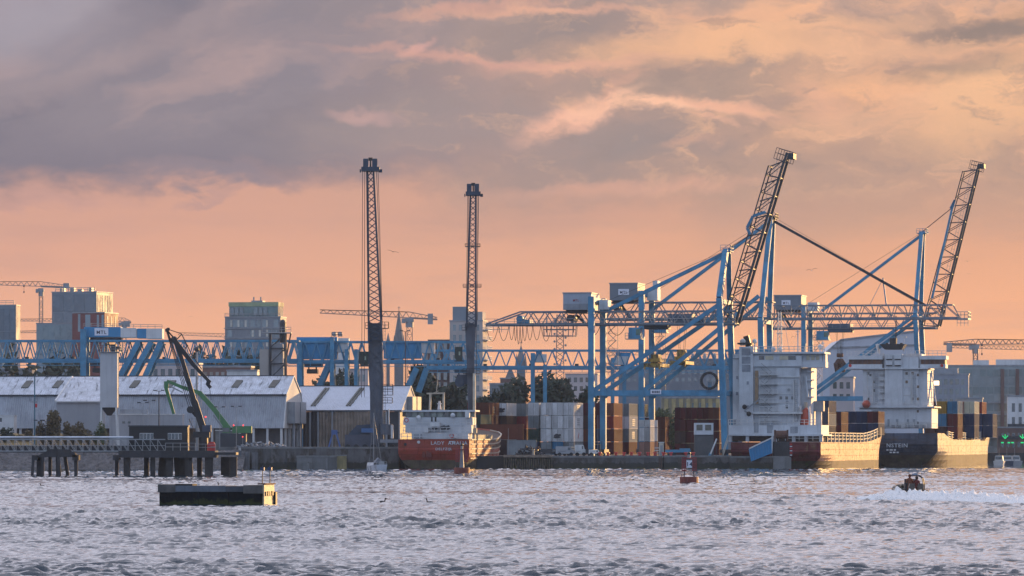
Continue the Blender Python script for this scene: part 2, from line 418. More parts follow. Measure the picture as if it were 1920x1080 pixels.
# ---------------------------------------------------------------- materials
concrete = mat('concrete', (.20, .20, .20), .85, var=.3, scale=.25, streak=.5, rust=(.10, .085, .07), rustamt=.2, bump=.4)
wetwall = mat('weathered_quay_concrete', (.13, .125, .125), .85, var=.4, scale=.35, tide=1.3, streak=.7, rust=(.06, .05, .04), rustamt=.45, bump=.5)
asphalt = mat('asphalt', (.06, .06, .062), .9, scale=.1)
blue = mat('crane_blue_paint', (.065, .25, .41), .45, var=.3, scale=.4, streak=.35, rust=(.12, .09, .08), rustamt=.02)
blue2 = mat('faded_blue_paint', (.075, .26, .42), .5, var=.25, scale=.3, streak=.4, rust=(.12, .10, .09), rustamt=.06)
white = mat('white_paint', (.58, .60, .63), .5, var=.14, scale=.35, streak=.32, rust=(.34, .22, .15), rustamt=.0)
offwhite = mat('off_white_panel', (.62, .62, .62), .55, var=.12, scale=.3, streak=.3)
greyp = mat('grey_paint', (.28, .30, .33), .5, var=.2, scale=.4, streak=.4)
greyhouse = mat('grey_machinery_cladding', (.17, .20, .24), .5, var=.12, scale=.3, streak=.3)
dark = mat('dark_steel', (.035, .04, .05), .5, var=.3, scale=.6)
black = mat('black_paint', (.014, .015, .018), .45, var=.3, scale=.8)
steel = mat('galvanised_steel', (.30, .31, .32), .45, .6, var=.2, scale=.8)
girder_grey = mat('grey_girder_steel', (.16, .20, .25), .5, var=.25, scale=.5, streak=.3)
cablem = mat('wire_rope', (.03, .03, .035), .6)
glass = mat('window_glass', (.05, .07, .08), .08, var=.3, scale=.2, spec=.9)
paleglass = mat('pale_curtain_glass', (.20, .25, .27), .15, var=.35, scale=.12, spec=.8)
mauvecrane = mat('far_crane_paint', (.30, .20, .16), .6)
redp = mat('red_paint', (.52, .035, .03), .5, var=.2, scale=1.2, streak=.2)
ruststeel = mat('rusty_steel', (.14, .07, .05), .8, var=.4, scale=1.0, streak=.4)
timber = mat('dark_wet_timber', (.045, .042, .042), .8, var=.4, scale=1.5, streak=.5)
barkm = mat('bark', (.07, .055, .04), .9, scale=1.5)
leafd = mat('dark_foliage', (.030, .045, .030), .8, var=.5, scale=.35)
leafg = mat('green_foliage', (.065, .085, .035), .8, var=.5, scale=.5)
leafb = mat('brown_scrub', (.11, .085, .045), .85, var=.5, scale=.6)
straw = mat('dry_grass', (.26, .18, .075), .9, var=.4, scale=.5)
sunglow = glow_mat('sun_glow_pane', (1, .72, .40), 3.0)  # glow standing in for sun on an office pane
redlight = glow_mat('red_beacon', (1, .06, .05), 2.0)
greenlight = glow_mat('green_signal', (.02, .7, .2), .8)

# ---------------------------------------------------------------- land and quays
TH = R(10.5)                    # the berth runs away from us at this angle
CT, SN = math.cos(TH), math.sin(TH)
TT = math.tan(TH)
GZ = 2.5
lb = B(); lb.slab([(-1280, 1004), (41, 1004), (41 + 161 * TT, 1165), (82, 1165), (82 + 250 * TT, 1415), (1280, 1416), (1280, 4060), (-1280, 4060)], -3, GZ)
tag(lb.build('land', asphalt), kind='structure')

def quay(name, label, x0, x1, y0, y1, z, panel=3.2, m=wetwall, cope=.35, fender=True):
    t = thing(name, label, 'quay wall', ((x0 + x1) / 2, y0, 0))
    w = x1 - x0; h = w / 2
    B().bx(-h, h, .25, y1 - y0, -2.5, z - cope).build('wall', m, t)
    b = B()
    k = max(1, int(w / panel)); s = w / k
    pm = None
    for i in range(k):
        if pm is None:
            pm = B().bx(.03, s - .03, .02, .249, -2.5, z - cope - .04).build('panel', m, t); pm.location = (-h, 0, 0)
        else: share(pm, t, (-h + i * s, random.uniform(-.04, .03), 0))
    B().bx(-h - .03, h + .03, -.08, y1 - y0 + .02, z - cope, z).build('coping', concrete, t)
    return t
quay('quay_wall', 'low weathered concrete quay wall below the container stacks', WX(1035, 1000), WX(1243, 1000), 1000, 1004.3, GZ + .05)
quay('quay_wall', 'long concrete quay wall under the cranes behind the numbered red buoy', WX(1244.5, 1000), WX(1367, 1000), 1000, 1004.3, GZ + .12)
quay('quay_wall', 'concrete jetty stub in front of the red ship stern', WX(1368, 998), WX(1480, 998), 998, 1004, GZ + .0)
quay('quay_wall', 'tall dark sheet of quay wall in front of the open storage sheds', WX(452, 1000), WX(748, 1000), 1000, 1034, 4.3, 4.0)
quay('quay_wall', 'pale stained concrete block protruding from the tall dark quay wall', WX(556, 994), WX(644, 994), 994, 999.6, 2.6, 3.0, concrete)
# old timber wharf between orange ship and container quay
t = thing('timber_wharf', 'old timber wharf with mossy piles right of the orange ship', 'wharf', (WX(990, 999), 999, 0))
h = MP(92, 999) / 2
B().bx(-h, h, .6, 5, -2, 2.2).build('back_wall', timber, t)
B().bx(-h, h, -.2, 5, 2.25, 2.75).build('deck_beam', mat('pale_timber', (.28, .22, .17), .8, var=.4, scale=1.2, streak=.4), t)
p0 = None
for i in range(22):
    x = -h + .2 + i * (2 * h - .4) / 21
    if not p0: p0 = B().tube((0, 0, -2), (0, 0, 2.2), .16, 7).build('pile', mat('mossy_timber', (.12, .10, .075), .9, var=.5, scale=1.4, streak=.5, rust=(.08, .10, .02), rustamt=.3), t); p0.location = (x, .1, 0)
    else: share(p0, t, (x, random.uniform(0, .25), random.uniform(-.3, .03)))
for i in range(9): share(p0, t, (-h + .5 + i * 1.05, -.3, -1.5))

# ---------------------------------------------------------------- far city
def windows(parent, x0, x1, z0, z1, nc, nr, wf=.6, hf=.6, m=glass, y=-.03, name='window', skip=0, side=None):
    """a grid of panes on the front (or right side, side = x) of a building"""
    cw = (x1 - x0) / nc; rh = (z1 - z0) / nr; first = None
    for r in range(nr):
        for c in range(nc):
            if skip and random.random() < skip: continue
            cx, cz = x0 + (c + .5) * cw, z0 + (r + .5) * rh
            if side is None:
                if first is None: first = B().bx(-cw * wf / 2, cw * wf / 2, y, .05, -rh * hf / 2, rh * hf / 2).build(name, m, parent); first.location = (cx, 0, cz)
                else: share(first, parent, (cx, 0, cz))
            else:
                if first is None: first = B().bx(-.05, .05, -cw * wf / 2, cw * wf / 2, -rh * hf / 2, rh * hf / 2).build(name, m, parent); first.location = (side, cx, cz)
                else: share(first, parent, (side, cx, cz))
def block(name, label, px0, pxf, pxs, pyt, Y, m, cat='building', rot=14, pyb=None, roofm=None, group=None, topbits=True):
    """upright block: front from px0 to pxf, its right side seen up to pxs; returns (root, width, depth, height)"""
    th = R(rot); w = MP(pxf - px0, Y) / math.cos(th)
    d = max(6.0, MP(max(pxs - pxf, 2), Y) / max(.05, math.sin(th) - WX(pxf, Y) / Y))
    z0 = GZ if pyb is None else WZ(pyb, Y); z1 = WZ(pyt, Y)
    t = thing(name, label, cat, (WX(px0, Y), Y + w * math.sin(th), z0), -th, group); H = z1 - z0
    B().bx(0, w, 0, d, 0, H - .4).build('wall', m, t)
    B().bx(-.15, w + .15, -.15, d + .15, H - .4, H).build('roof', roofm or greyp, t)
    return t, w, d, H
wallgrey = mat('grey_facade_panels', (.17, .21, .25), .3, var=.15, scale=.12, streak=.25)
wallpale = mat('pale_facade_panels', (.25, .32, .36), .35, var=.12, scale=.12)
wallred = mat('red_brown_cladding', (.20, .055, .05), .6, var=.2, scale=.2)
wallbeige = mat('beige_render', (.42, .38, .36), .8, var=.12, scale=.2)
wallstone = mat('grey_church_stone', (.19, .19, .20), .9, var=.2, scale=.3)
brickw = mat('brown_brick_wall', (.17, .11, .10), .9, var=.2, scale=.3)
pinkw = mat('pinkish_render', (.50, .44, .44), .8, var=.1, scale=.2)
goldglass = mat('sun_gold_glass', (.55, .48, .34), .2, var=.3, scale=.3)  # gold of the low sun is put into the glass colour

t, w, d, H = block('office_tower', 'tall grey panelled office tower with sunlit golden glazed corner at the far left', 95, 181, 212, 546, 1900, wallgrey, rot=17)
fl = H - 3
for k in range(3):
    z1 = H - 1.0 - k * 6.9
    windows(t, .3, w - .3, z1 - 6.5, z1, 4, 1, .97, .97, wallgrey if k % 2 else mat('blue_grey_panels', (.13, .17, .21), .25, var=.2, scale=.15), -.12, 'panel')
windows(t, .8, d - .8, H - 8.5, H - 1.2, 6, 1, .72, .96, goldglass, name='glass_fin', side=w + .04)
windows(t, .8, d - .8, H - 12, H - 9, 1, 1, .98, .9, wallpale, name='panel', side=w + .03)
r = B().rail([(1, 1, H), (w - 1, 1, H)], 1.4, .09, 2.5); [r.bx(x, x + 1.6, 3, 5, H, H + random.uniform(.6, 1.8)) for x in (2, 6, 9, 13)]
r.build('roof_plant', steel, t)
B().bx(9, 11.2, -.2, -.1, H - 26, H - 20.5).build('dark_window', glass, t)
t, w, d, H = block('office_block', 'low pale green panelled office block under the far left tower crane', 67, 138, 142, 605, 1875, wallpale, rot=10)
windows(t, .2, w - .2, H - 12, H - .8, 6, 2, .95, .95, mat('pale_green_panels', (.22, .30, .33), .3, var=.2, scale=.2), -.1, 'panel')
t, w, d, H = block('office_block', 'red brown clad office block with tall pale window slots', 134, 196, 222, 585, 1850, wallred, rot=15)
for x, ww, z0, z1 in ((2.2, .9, 4, .7), (5.0, 1.9, 11, .9), (5.6, .8, 17, 12), (9.4, .8, 9, 1), (11.2, .8, 9, 1)):
    B().bx(x, x + ww, -.06, .05, H - z0 - 3, H - z1).build('window', wallpale, t)
windows(t, 1, d - 1, H - 9, H - 1, 3, 1, .25, .9, wallgrey, side=w + .03)
t, w, d, H = block('office_tower', 'grey tapering office tower cut by the left frame edge', -40, 30, 37, 571, 1700, wallgrey, rot=8)
windows(t, 1, w - .3, H - 24, H - 1.2, 6, 3, .95, .96, mat('blue_grey_panels', (.2, .2, .2)), -.1, 'panel')
B().bx(w - 7.6, w - 6.6, -.5, -.12, H - 22, H - 12).build('red_fin', wallred, t)
windows(t, w - 5.5, w - .5, H - 23, H - 14, 2, 2, .35, .7, goldglass, -.14)
r = B().rail([(1, 1, H), (w - 1, 1, H)], 1.3, .08, 2.5); r.build('roof_rail', steel, t)

t, w, d, H = block('apartment_tower', 'grey banded apartment tower with pale green glass crown', 421, 526, 537, 593, 1800, mat('tower_bands', (.21, .23, .26), .6, var=.15, scale=.1), rot=8)
floors = H - .4
for k in range(5):
    z = H - 4.3 - k * 3.45
    B().bx(-.35, w + .35, -.35, d + .3, z, z + .28).build('floor_slab', greyp, t)
    windows(t, .6, w - .6, z + .45, z + 3.2, 9, 1, .8, .92, paleglass, -.06, skip=.3)
    windows(t, 1, w - 1, z + .5, z + 3.1, 7, 1, .28, .9, mat('reflecting_window', (.55, .52, .45), .2), -.1, skip=.55)
gm = mat('pale_green_glass', (.30, .36, .20), .25, var=.2, scale=.2)
c = B().bx(1.4, w - 1.0, .6, d - .6, H, H + 3.5).build('crown_storey', mat('green_grey_glazing', (.16, .24, .24), .2, var=.3, scale=.2), t)
windows(t, 1.6, w - 1.2, H + .3, H + 3.2, 10, 1, .8, .95, paleglass, .57, skip=.2)
B().bx(1.2, w - .8, .4, d - .4, H + 3.5, H + 5.0).build('crown_screen', gm, t)
b = B().bx(9, 13, 2, 7, H + 3.5, H + 5.6); b.tube((9.7, 3, H + 5.6), (9.7, 3, H + 6.9), .25); b.tube((12.2, 3, H + 5.6), (12.2, 3, H + 6.9), .25)
b.build('lift_core', greyp, t)
B().rail([(0, 0, H), (w, 0, H)], 1.1, .07, 2).build('roof_rail', steel, t)
t, w, d, H = block('apartment_block', 'stepped grey apartment block with balconies behind the second harbour crane', 843, 905, 914, 600, 1600, wallbeige, rot=7)
B().bx(-7, -.02, 1, 10, 0, H - 6).build('wing', brickw, t)
B().bx(-8.6, -7.02, 2, 9, 0, H - 10).build('wing', wallbeige, t)
B().bx(.8, w - 5.2, 1, 9, H, H + 4.2).build('penthouse', wallgrey, t); B().bx(w - 5.1, w - .2, 1, 9, H, H + 2.6).build('penthouse', wallbeige, t)
windows(t, -6.6, -.3, H - 22, H - 6.8, 3, 5, .55, .75, paleglass, .93)
windows(t, .6, w - .6, H - 26, H - .8, 5, 8, .5, .6, paleglass)
for k in range(8): B().bx(w + .02, w + 1.5, .6, d - .5, H - 3.2 - k * 3.1, H - 3.0 - k * 3.1).rail([(w + 1.5, .6, H - 3 - k * 3.1), (w + 1.5, d - .5, H - 3 - k * 3.1)], 1.1, .05, 1.2).build('balcony', offwhite, t)

def church(label, px, pya, pyb, half, Y, body):
    t = thing('church', label, 'church', (WX(px, Y), Y, GZ))
    z = WZ(pyb, Y) - GZ; za = WZ(pya, Y) - GZ; r = MP(half, Y)
    B().bx(-r, r, -r, r, 0, z).build('tower', wallstone, t)
    B().tube((0, 0, z), (0, 0, za), r * 1.2, 8, .12).build('spire', wallstone, t)
    for sx in (-1, 1): B().tube((sx * r * 1.02, -r * .9, z - 2), (sx * r * 1.02, -r * .9, z + 3), .7, 6, .05).build('pinnacle', wallstone, t)
    b = B().bar((0, 0, za), (0, 0, za + 1.8), .2); b.bar((-.6, 0, za + 1.1), (.6, 0, za + 1.1), .2); b.build('cross', wallstone, t)
    if body: B().bx(-r - body, -r - .02, -3, 12, 0, z * .78).prism([(-r - body, z * .78), (-r - .02, z * .78), (-r - body / 2 - .01, z * .95)], -3, 12).build('nave', wallstone, t)
    return t
t = church('tall slender church spire rising behind the blue gantry girder', 748, 582, 642, 8.5, 2200, 0)
B().bx(-5.4, -3.9, -1, .6, 0, WZ(640, 2200) - GZ).tube((-4.6, -.2, WZ(640, 2200) - GZ), (-4.6, -.2, WZ(624, 2200) - GZ), .9, 6, .05).build('side_turret', wallstone, t)
church('stone church with short spire between the gantry legs', 977, 648, 678, 8, 2000, 5)

# large white arena-like warehouse behind the right hand ships
Y = 1700
t = thing('warehouse', 'huge pale warehouse with long sloping roof behind the two white ship towers', 'warehouse', (WX(1640, Y), Y, GZ))
f = lambda px, py: (WX(px, Y) - WX(1640, Y), WZ(py, Y) - GZ)
B().prism([f(1528, 845), f(1545, 664), f(1576, 637), f(1722, 620), f(1734, 640), f(1736, 845)], 0, 50).build('wall', mat('pale_blue_white_sheeting', (.52, .54, .60), .5, var=.08, scale=.06, streak=.15), t)
b = B()
for (p, q) in (((1576, 637), (1722, 620)), ((1545, 664), (1576, 637)), ((1576, 637), (1576, 760)), ((1560, 652), (1730, 646))):
    x0, z0 = f(*p); x1, z1 = f(*q); b.bar((x0, -.2, z0), (x1, -.2, z1), .5)
b.build('edge_trim', greyp, t)
# right-hand glazed office with dark columns
t, w, d, H = block('glass_office', 'long glass office with flat dark roof at the far right', 1768, 1960, 1961, 684, 1480, paleglass, rot=4)
for k in range(13):
    windows(t, .4, w - .4, H - 3.4 - k * 2.5, H - 1.2 - k * 2.5, 14, 1, .86, .9, paleglass if k % 2 else mat('sea_green_glass', (.13, .19, .20), .12, var=.4, scale=.15, spec=.8), -.1, 'pane', skip=.12)
for x in (16.7, 21.0, 25): B().bx(x, x + 1.0, -1.6, -.7, 0, H - 1.2).build('column', brickw, t)
for z in (H - 11, H - 14.5, H - 21): B().bx(13, w, -1.2, -.4, z, z + .45).build('floor_beam', greyp, t)
B().bx(9, 13.4, 2, 8, H, H + 1.4).build('roof_plant', offwhite, t); B().bx(15.5, w, 2, 8, H, H + 1.6).build('roof_plant', offwhite, t)
t, w, d, H = block('office_block', 'blue grey flat roofed office block between ship tower and glass office', 1742, 1816, 1820, 700, 1440, mat('blue_grey_render', (.26, .29, .34), .6, var=.15, scale=.2), rot=6)
B().bx(1, w - 3, 2, 7, H, H + 1.5).build('penthouse', greyp, t)
windows(t, .8, w - .8, H - 12, H - 1, 6, 4, .6, .55, paleglass)
B().bx(1.2, 2.9, -.08, 0, H - 3.3, H - 2.1).build('sunlit_pane', sunglow, t)  # pane given emission in place of sunlight on the glass
t, w, d, H = block('terrace_house', 'white rendered house with four dark windows at the right frame edge', 1890, 1962, 1964, 741, 1430, mat('white_render', (.66, .66, .66), .7, var=.1, scale=.3, streak=.2), rot=3)
windows(t, .6, w - .6, H - 13, H - 1.5, 5, 3, .45, .62)
B().bx(-.1, w, -.6, 0, H - 9.6, H - 8).build('canopy', dark, t)
t, w, d, H = block('bar_building', 'low dark fronted quayside building with green lit signals', 1872, 1960, 1962, 800, 1425, brickw, rot=3)
windows(t, .5, w - .5, 1, H - 1.2, 8, 2, .55, .6)
B().bx(0, w, -.3, 0, H - 3.4, H - 2.6).build('fascia', dark, t)
def arrow(bp, x, z):
    bp.bar((x, -.45, z + .9), (x, -.45, z), .22); bp.bar((x - .75, -.45, z + .5), (x, -.45, z - .3), .22); bp.bar((x + .75, -.45, z + .5), (x, -.45, z - .3), .22)
for x in (1.2, 6.0): b = B(); arrow(b, x + .7, H - 3.0); b.build('green_arrow', greenlight, t)
for x in (.8, 2.6, 3.6, 6.2, 7): B().bx(x, x + .7, -.5, -.3, H - 4.6, H - 4.25).build('green_lamp', greenlight, t)

# rows of low buildings and distant blocks
for i, (p0, pf, ps, pt, Y, m, lab, nr, nc) in enumerate([
    (280, 372, 376, 680, 1260, pinkw, 'low pinkish white building seen through the blue gantry legs', 2, 6),
    (376, 470, 474, 686, 1290, brickw, 'low brown warehouse behind the conveyor tower', 1, 8),
    (425, 482, 486, 693, 1240, offwhite, 'low white building with long window band behind the shed ridge', 1, 5),
    (648, 690, 694, 691, 1300, pinkw, 'pale flat roofed building beside the first harbour crane tower', 3, 4),
    (918, 962, 966, 718, 1500, wallgrey, 'low grey house row right of the stepped apartment block', 2, 5),
    (938, 968, 971, 708, 1560, brickw, 'brown roofed block below the short church spire', 2, 3),
    (1060, 1120, 1124, 700, 1900, pinkw, 'small pale far building above the dark trees', 2, 5),
    (1160, 1346, 1352, 688, 2300, mat('slate_blue_sheds', (.16, .19, .23), .7, var=.2, scale=.05), 'long slate blue far building behind the parallel blue struts', 2, 16),
    (1236, 1392, 1398, 672, 2600, mat('far_grey_hillside_flats', (.13, .16, .20), .8, var=.2, scale=.04), 'wide grey far block with rooftop plant left of the red stern ship', 3, 14),
    (1240, 1350, 1356, 744, 1280, mat('yellow_striped_store', (.30, .27, .20), .7, var=.2, scale=.2), 'pale store with yellow pilasters behind the maroon containers', 1, 8),
    (1556, 1600, 1604, 706, 1400, pinkw, 'pale tank building between the two white ship towers', 2, 3),
    (1792, 1842, 1846, 745, 1400, wallbeige, 'beige building behind the right ship containers', 3, 4),
    (0, 60, 64, 690, 1400, wallstone, 'low grey building under the girder at the left edge', 1, 4)]):
    t, w, d, H = block('city_building', lab, p0, pf, ps, pt, Y, m, rot=6)
    windows(t, .5, w - .5, H - 3.2 * nr - .8, H - .8, nc, nr, .55, .55, paleglass if i % 2 else glass)
    if 'pilasters' in lab:
        for k in range(8): B().bx(.8 + k * w / 8, 1.8 + k * w / 8, -.4, -.05, 0, H - .5).build('pilaster', mat('ochre_paint', (.45, .36, .18), .7), t)
    if 'plant' in lab:
        for k in (5, 9, 16, 22, 27): B().bx(k, k + 2, 2, 4, H, H + 1.5).ball((k + 1, 3, H + 2), .8, 6, 4).build('roof_plant', greyp, t)

# ---------------------------------------------------------------- trees and scrub
def leaves(bb, c, rx, ry, rz, n, s):
    """leaf clumps scattered through a lumpy crown"""
    lumps = [(Vector((random.gauss(0, .5), random.gauss(0, .5), random.gauss(0, .42))), random.uniform(.45, .75)) for _ in range(11)]
    for _ in range(n):
        p, r = random.choice(lumps)
        v = Vector((random.gauss(0, 1), random.gauss(0, 1), random.gauss(0, 1))).normalized() * (r * random.random() ** .4) + p
        o = Vector((c[0] + v.x * rx, c[1] + v.y * ry, c[2] + v.z * rz))
        a = Vector((random.gauss(0, 1), random.gauss(0, 1), random.gauss(0, 1))).normalized(); e = a.orthogonal().normalized(); k = s * random.uniform(.5, 1.3)
        bb.add([o - a * k, o + e * k * .5, o + a * k, o - e * k * .5], [(0, 1, 2, 3)])
def tree(label, px, pyb, pyt, wpx, Y, m=leafd, name='tree', conifer=False, group=None, n=700, z0=None):
    zb = GZ if z0 is None else z0
    H = WZ(pyt, Y) - zb; w = MP(wpx, Y) / 2
    t = thing(name, label, 'tree' if name.endswith('tree') else 'bush', (WX(px, Y), Y, zb), 0, group)
    b = B().tube((0, 0, -.2), (random.uniform(-.3, .3), 0, H * .6), max(.12, H * .025), 7, .06)
    for k in range(5):
        a = random.uniform(0, 6.28); zz = H * random.uniform(.25, .55)
        b.tube((0, 0, zz), (math.cos(a) * w * .6, math.sin(a) * w * .6, zz + H * .22), max(.06, H * .010), 5, .03)
    b.build('trunk', barkm, t)
    c = B()
    if conifer:
        for k in range(n):
            z = random.random() ** 1.3; rr = (1 - z) * w * (1 + .25 * math.sin(z * 40)) * random.random() ** .35; a = random.uniform(0, 6.28)
            o = Vector((math.cos(a) * rr, math.sin(a) * rr, H * (.12 + .88 * z))); s = .5 * random.uniform(.5, 1.3)
            d = Vector((math.cos(a), math.sin(a), random.uniform(-.6, .2))).normalized(); e = Vector((-math.sin(a), math.cos(a), 0))
            c.add([o - d * s, o + e * s * .4, o + d * s, o - e * s * .4], [(0, 1, 2, 3)])
    else: leaves(c, (0, 0, H * .58), w, w, H * .42, n, max(.26, H * .05))
    c.build('crown', m, t)
    return t
for px, pt, wpx, Y, cf, where in [
    (985, 716, 34, 1230, 1, 'pointed dark conifer just left of the slim blue gantry legs'), (1010, 708, 46, 1240, 0, 'tall dark tree between the slim blue gantry legs'),
    (1040, 722, 40, 1225, 0, 'round dark tree right of the slim blue gantry legs'), (1066, 711, 42, 1235, 1, 'spiky dark conifer midway to the front crane leg'),
    (1092, 724, 36, 1228, 0, 'dark tree touching the front crane landside leg'), (958, 738, 40, 1220, 0, 'low dark green tree left of the conifer clump'),
    (905, 738, 36, 1230, 0, 'dark rounded tree under the stepped apartment block'), (826, 704, 48, 1200, 0, 'dark tree behind the wheelhouse of the orange ship'),
    (795, 712, 44, 1210, 0, 'dark tree right of the second shed gable'), (855, 716, 46, 1205, 0, 'dark tree left of the second harbour crane tower'),
    (618, 716, 40, 1230, 0, 'dark green tree between the central blue gantry legs'), (640, 718, 36, 1235, 0, 'small dark tree above the second shed ridge'),
    (1250, 762, 40, 1200, 0, 'leafy green tree between container stacks near the crane')]:
    tree(where, px, 850, pt, wpx * 1.45, Y, leafg if 'leafy green' in where else leafd, 'conifer_tree' if cf else 'broadleaf_tree', cf, 'trees behind the container terminal', 2400)
for i, (px, pt, wpx) in enumerate([(10, 672, 40), (45, 676, 46), (82, 674, 44), (112, 676, 50), (142, 672, 44), (400, 652, 70), (440, 648, 64), (470, 660, 46), (375, 662, 40)]):
    tree(['dusky tree at the left frame edge under the girder', 'second dusky tree from the left edge under the girder', 'dusky tree below the office block of pale panels', 'wide dusky tree left of the blue gantry leg', 'dusky tree beside the blue gantry leg foot',
          'broad dusky tree behind the girder left of the apartment tower', 'broad dusky tree under the apartment tower', 'dusky tree behind the conveyor tower', 'narrow dusky tree right of the black jib tip'][i],
         px, 850, pt, wpx, 1330 + 12 * i, leafd, 'broadleaf_tree', False, 'trees behind the gantry girder', 700)

# ---------------------------------------------------------------- foreshore on the left
Y = 990
def rock_bank():
    x0, x1 = WX(-60, Y), WX(456, Y); nx, ny = 150, 16
    vs, fs = [], []
    for j in range(ny):
        for i in range(nx):
            u = i / (nx - 1); w = j / (ny - 1)
            x = x0 + (x1 - x0) * u; y = 986 + 20 * w
            z = -1.2 + 4.6 * min(1, w * 1.6) + (1.0 if u < .45 else 0) * max(0, w - .5) * 2
            z += .55 * mnoise.noise((x * .8, y * .8, 0)) + .35 * mnoise.noise((x * 2.1, y * 2.1, 3))
            vs.append((x, y, z))
    for j in range(ny - 1):
        for i in range(nx - 1): fs.append((j * nx + i, j * nx + i + 1, (j + 1) * nx + i + 1, (j + 1) * nx + i))
    tag(B().add(vs, fs).build('rocky_bank', mat('dark_shore_rock', (.12, .115, .12), .9, var=.5, scale=.8, bump=.8, rust=(.055, .05, .05), rustamt=.4)), kind='structure')
    vs, fs = [], []; nx = 60; ny = 10
    x1 = WX(215, 1004)
    for j in range(ny):
        for i in range(nx):
            u = i / (nx - 1); w = j / (ny - 1); x = WX(-60, 1004) + (x1 - WX(-60, 1004)) * u
            z = 3.2 + (3.6 + 1.0 * mnoise.noise((x * .25, 0, 2))) * math.sin(PI * min(1, w * .95 + .05)) * min(1, (1 - u) * 5)
            vs.append((x, 1002 + 14 * w, z + .25 * mnoise.noise((x, w * 9, 1))))
    for j in range(ny - 1):
        for i in range(nx - 1): fs.append((j * nx + i, j * nx + i + 1, (j + 1) * nx + i + 1, (j + 1) * nx + i))
    tag(B().add(vs, fs).build('grassy_mound', straw), kind='structure')
    g = B()
    for _ in range(2600):
        x = random.uniform(WX(-20, 1004), WX(200, 1004)); yy = random.uniform(1002, 1008); z = 3.2 + 3.2 * math.sin(PI * min(1, (yy - 1002) / 14)) * random.uniform(.7, 1.05)
        d = random.uniform(-.25, .25); hh = random.uniform(.3, .9)
        g.add([(x, yy, z), (x + .12, yy, z), (x + d, yy + .1, z + hh)], [(0, 1, 2)])
    tag(g.build('dry_grass', straw), kind='stuff')
rock_bank()
for i, (px, pt, wpx, m, lab) in enumerate([
    (104, 770, 44, leafb, 'tallest brown bush on the bank below the shed annex'), (82, 800, 44, leafb, 'brown scrubby bush left of the tallest bush'), (135, 794, 50, leafb, 'wide brown bush in front of the annex door'),
    (160, 806, 38, leafb, 'low brown bush at the annex corner'), (189, 797, 32, leafg, 'small green bush below the white silo tower'), (8, 799, 44, leafd, 'dark bush at the left frame edge'),
    (50, 808, 36, leafb, 'low dry bush beside the tall teal pole')]):
    tree(lab, px, 815, pt, wpx * .66, 1003 + i * .4, m, 'bush', False, 'bushes on the shore bank', 1600, 3.2)

# ---------------------------------------------------------------- sheds
roofm = mat('mottled_asbestos_roof', (.60, .62, .68), .7, var=.22, scale=.6, streak=.4, rust=(.13, .14, .16), rustamt=.30, rdir=(1.5, .16, .16))
shedwall = mat('corrugated_grey_wall', (.34, .36, .40), .65, var=.2, scale=.25, streak=.5, rust=(.15, .15, .16), rustamt=.16)
gablem = mat('pale_gable_sheeting', (.52, .50, .48), .7, var=.1, scale=.2, streak=.25)
skym = mat('dirty_skylight', (.12, .12, .11), .6, var=.3, scale=.5)
def corr_sheet(b, p00, p10, p01, p11, n, amp):
    """ribbed sheet between four corners, ribs run from the 0- to the 1-edge"""
    p00, p10, p01, p11 = map(Vector, (p00, p10, p01, p11))
    nrm = (p10 - p00).cross(p01 - p00).normalized()
    vs = []; fs = []
    for i in range(2 * n + 1):
        u = i / (2 * n); o = nrm * (amp if i % 2 else 0)
        vs += [p00.lerp(p10, u) + o, p01.lerp(p11, u) + o]
    for i in range(2 * n): fs.append((2 * i, 2 * i + 2, 2 * i + 3, 2 * i + 1))
    return b.add(vs, fs)
def shed(label, pxr, Y, W, prof, m_roof, m_wall, m_gab, zbase, ribs):
    """long shed: root at its near right corner, runs left; prof = (y, z) from near wall foot over the ridge"""
    t = thing('storage_shed', label, 'shed', (WX(pxr, Y), Y, 0), -TH)
    (y0, z0), (y1, z1), (y2, z2), (y3, z3), (y4, z4) = prof
    b = B(); corr_sheet(b, (-W, y0, z0), (0, y0, z0), (-W, y1, z1), (0, y1, z1), ribs, .07); b.build('front_wall', m_wall, t)
    b = B(); corr_sheet(b, (-W, y1 - .35, z1 - .12), (.15, y1 - .35, z1 - .12), (-W, y2, z2), (.15, y2, z2), ribs, .08)
    corr_sheet(b, (-W, y2, z2), (.15, y2, z2), (-W, y3, z3), (.15, y3, z3), ribs, .08); b.build('roof', m_roof, t)
    B().add([(-.02, y, z) for y, z in prof] + [(-.25, y, z) for y, z in prof], [(0, 4, 3, 2, 1), (5, 6, 7, 8, 9), (0, 1, 6, 5), (3, 4, 9, 8), (4, 0, 5, 9)]).build('gable', m_gab, t)
    b = B()
    for (p, q) in zip(prof, prof[1:]): b.bar((.08, p[0], p[1]), (.08, q[0], q[1]), .22)
    b.build('gable_trim', offwhite, t)
    b = B().bar((-W, y1 - .4, z1 - .25), (.1, y1 - .4, z1 - .25), .22); b.bar((-W, y2, z2 + .08), (.1, y2, z2 + .08), .3, .16); b.build('gutter_and_ridge', dark, t)
    return t
Y = 1050
zb, ze, zr = WZ(803, Y), WZ(738, Y), WZ(705, Y + 9.5)
prof1 = [(0, zb), (2.75, ze), (9.5, zr), (16.2, ze), (19, zb)]
t = shed('long grey shed with mottled white roof and small dark skylights', 531, Y, 68, prof1, roofm, shedwall, gablem, zb, 150)
def on_roof(px, f, prof):
    (ya, za), (yb, zb_) = prof[1], prof[2]
    x = (WX(px, 1055) - t.location.x) / CT
    return x, ya + (yb - ya) * f, za + (zb_ - za) * f
sk = None
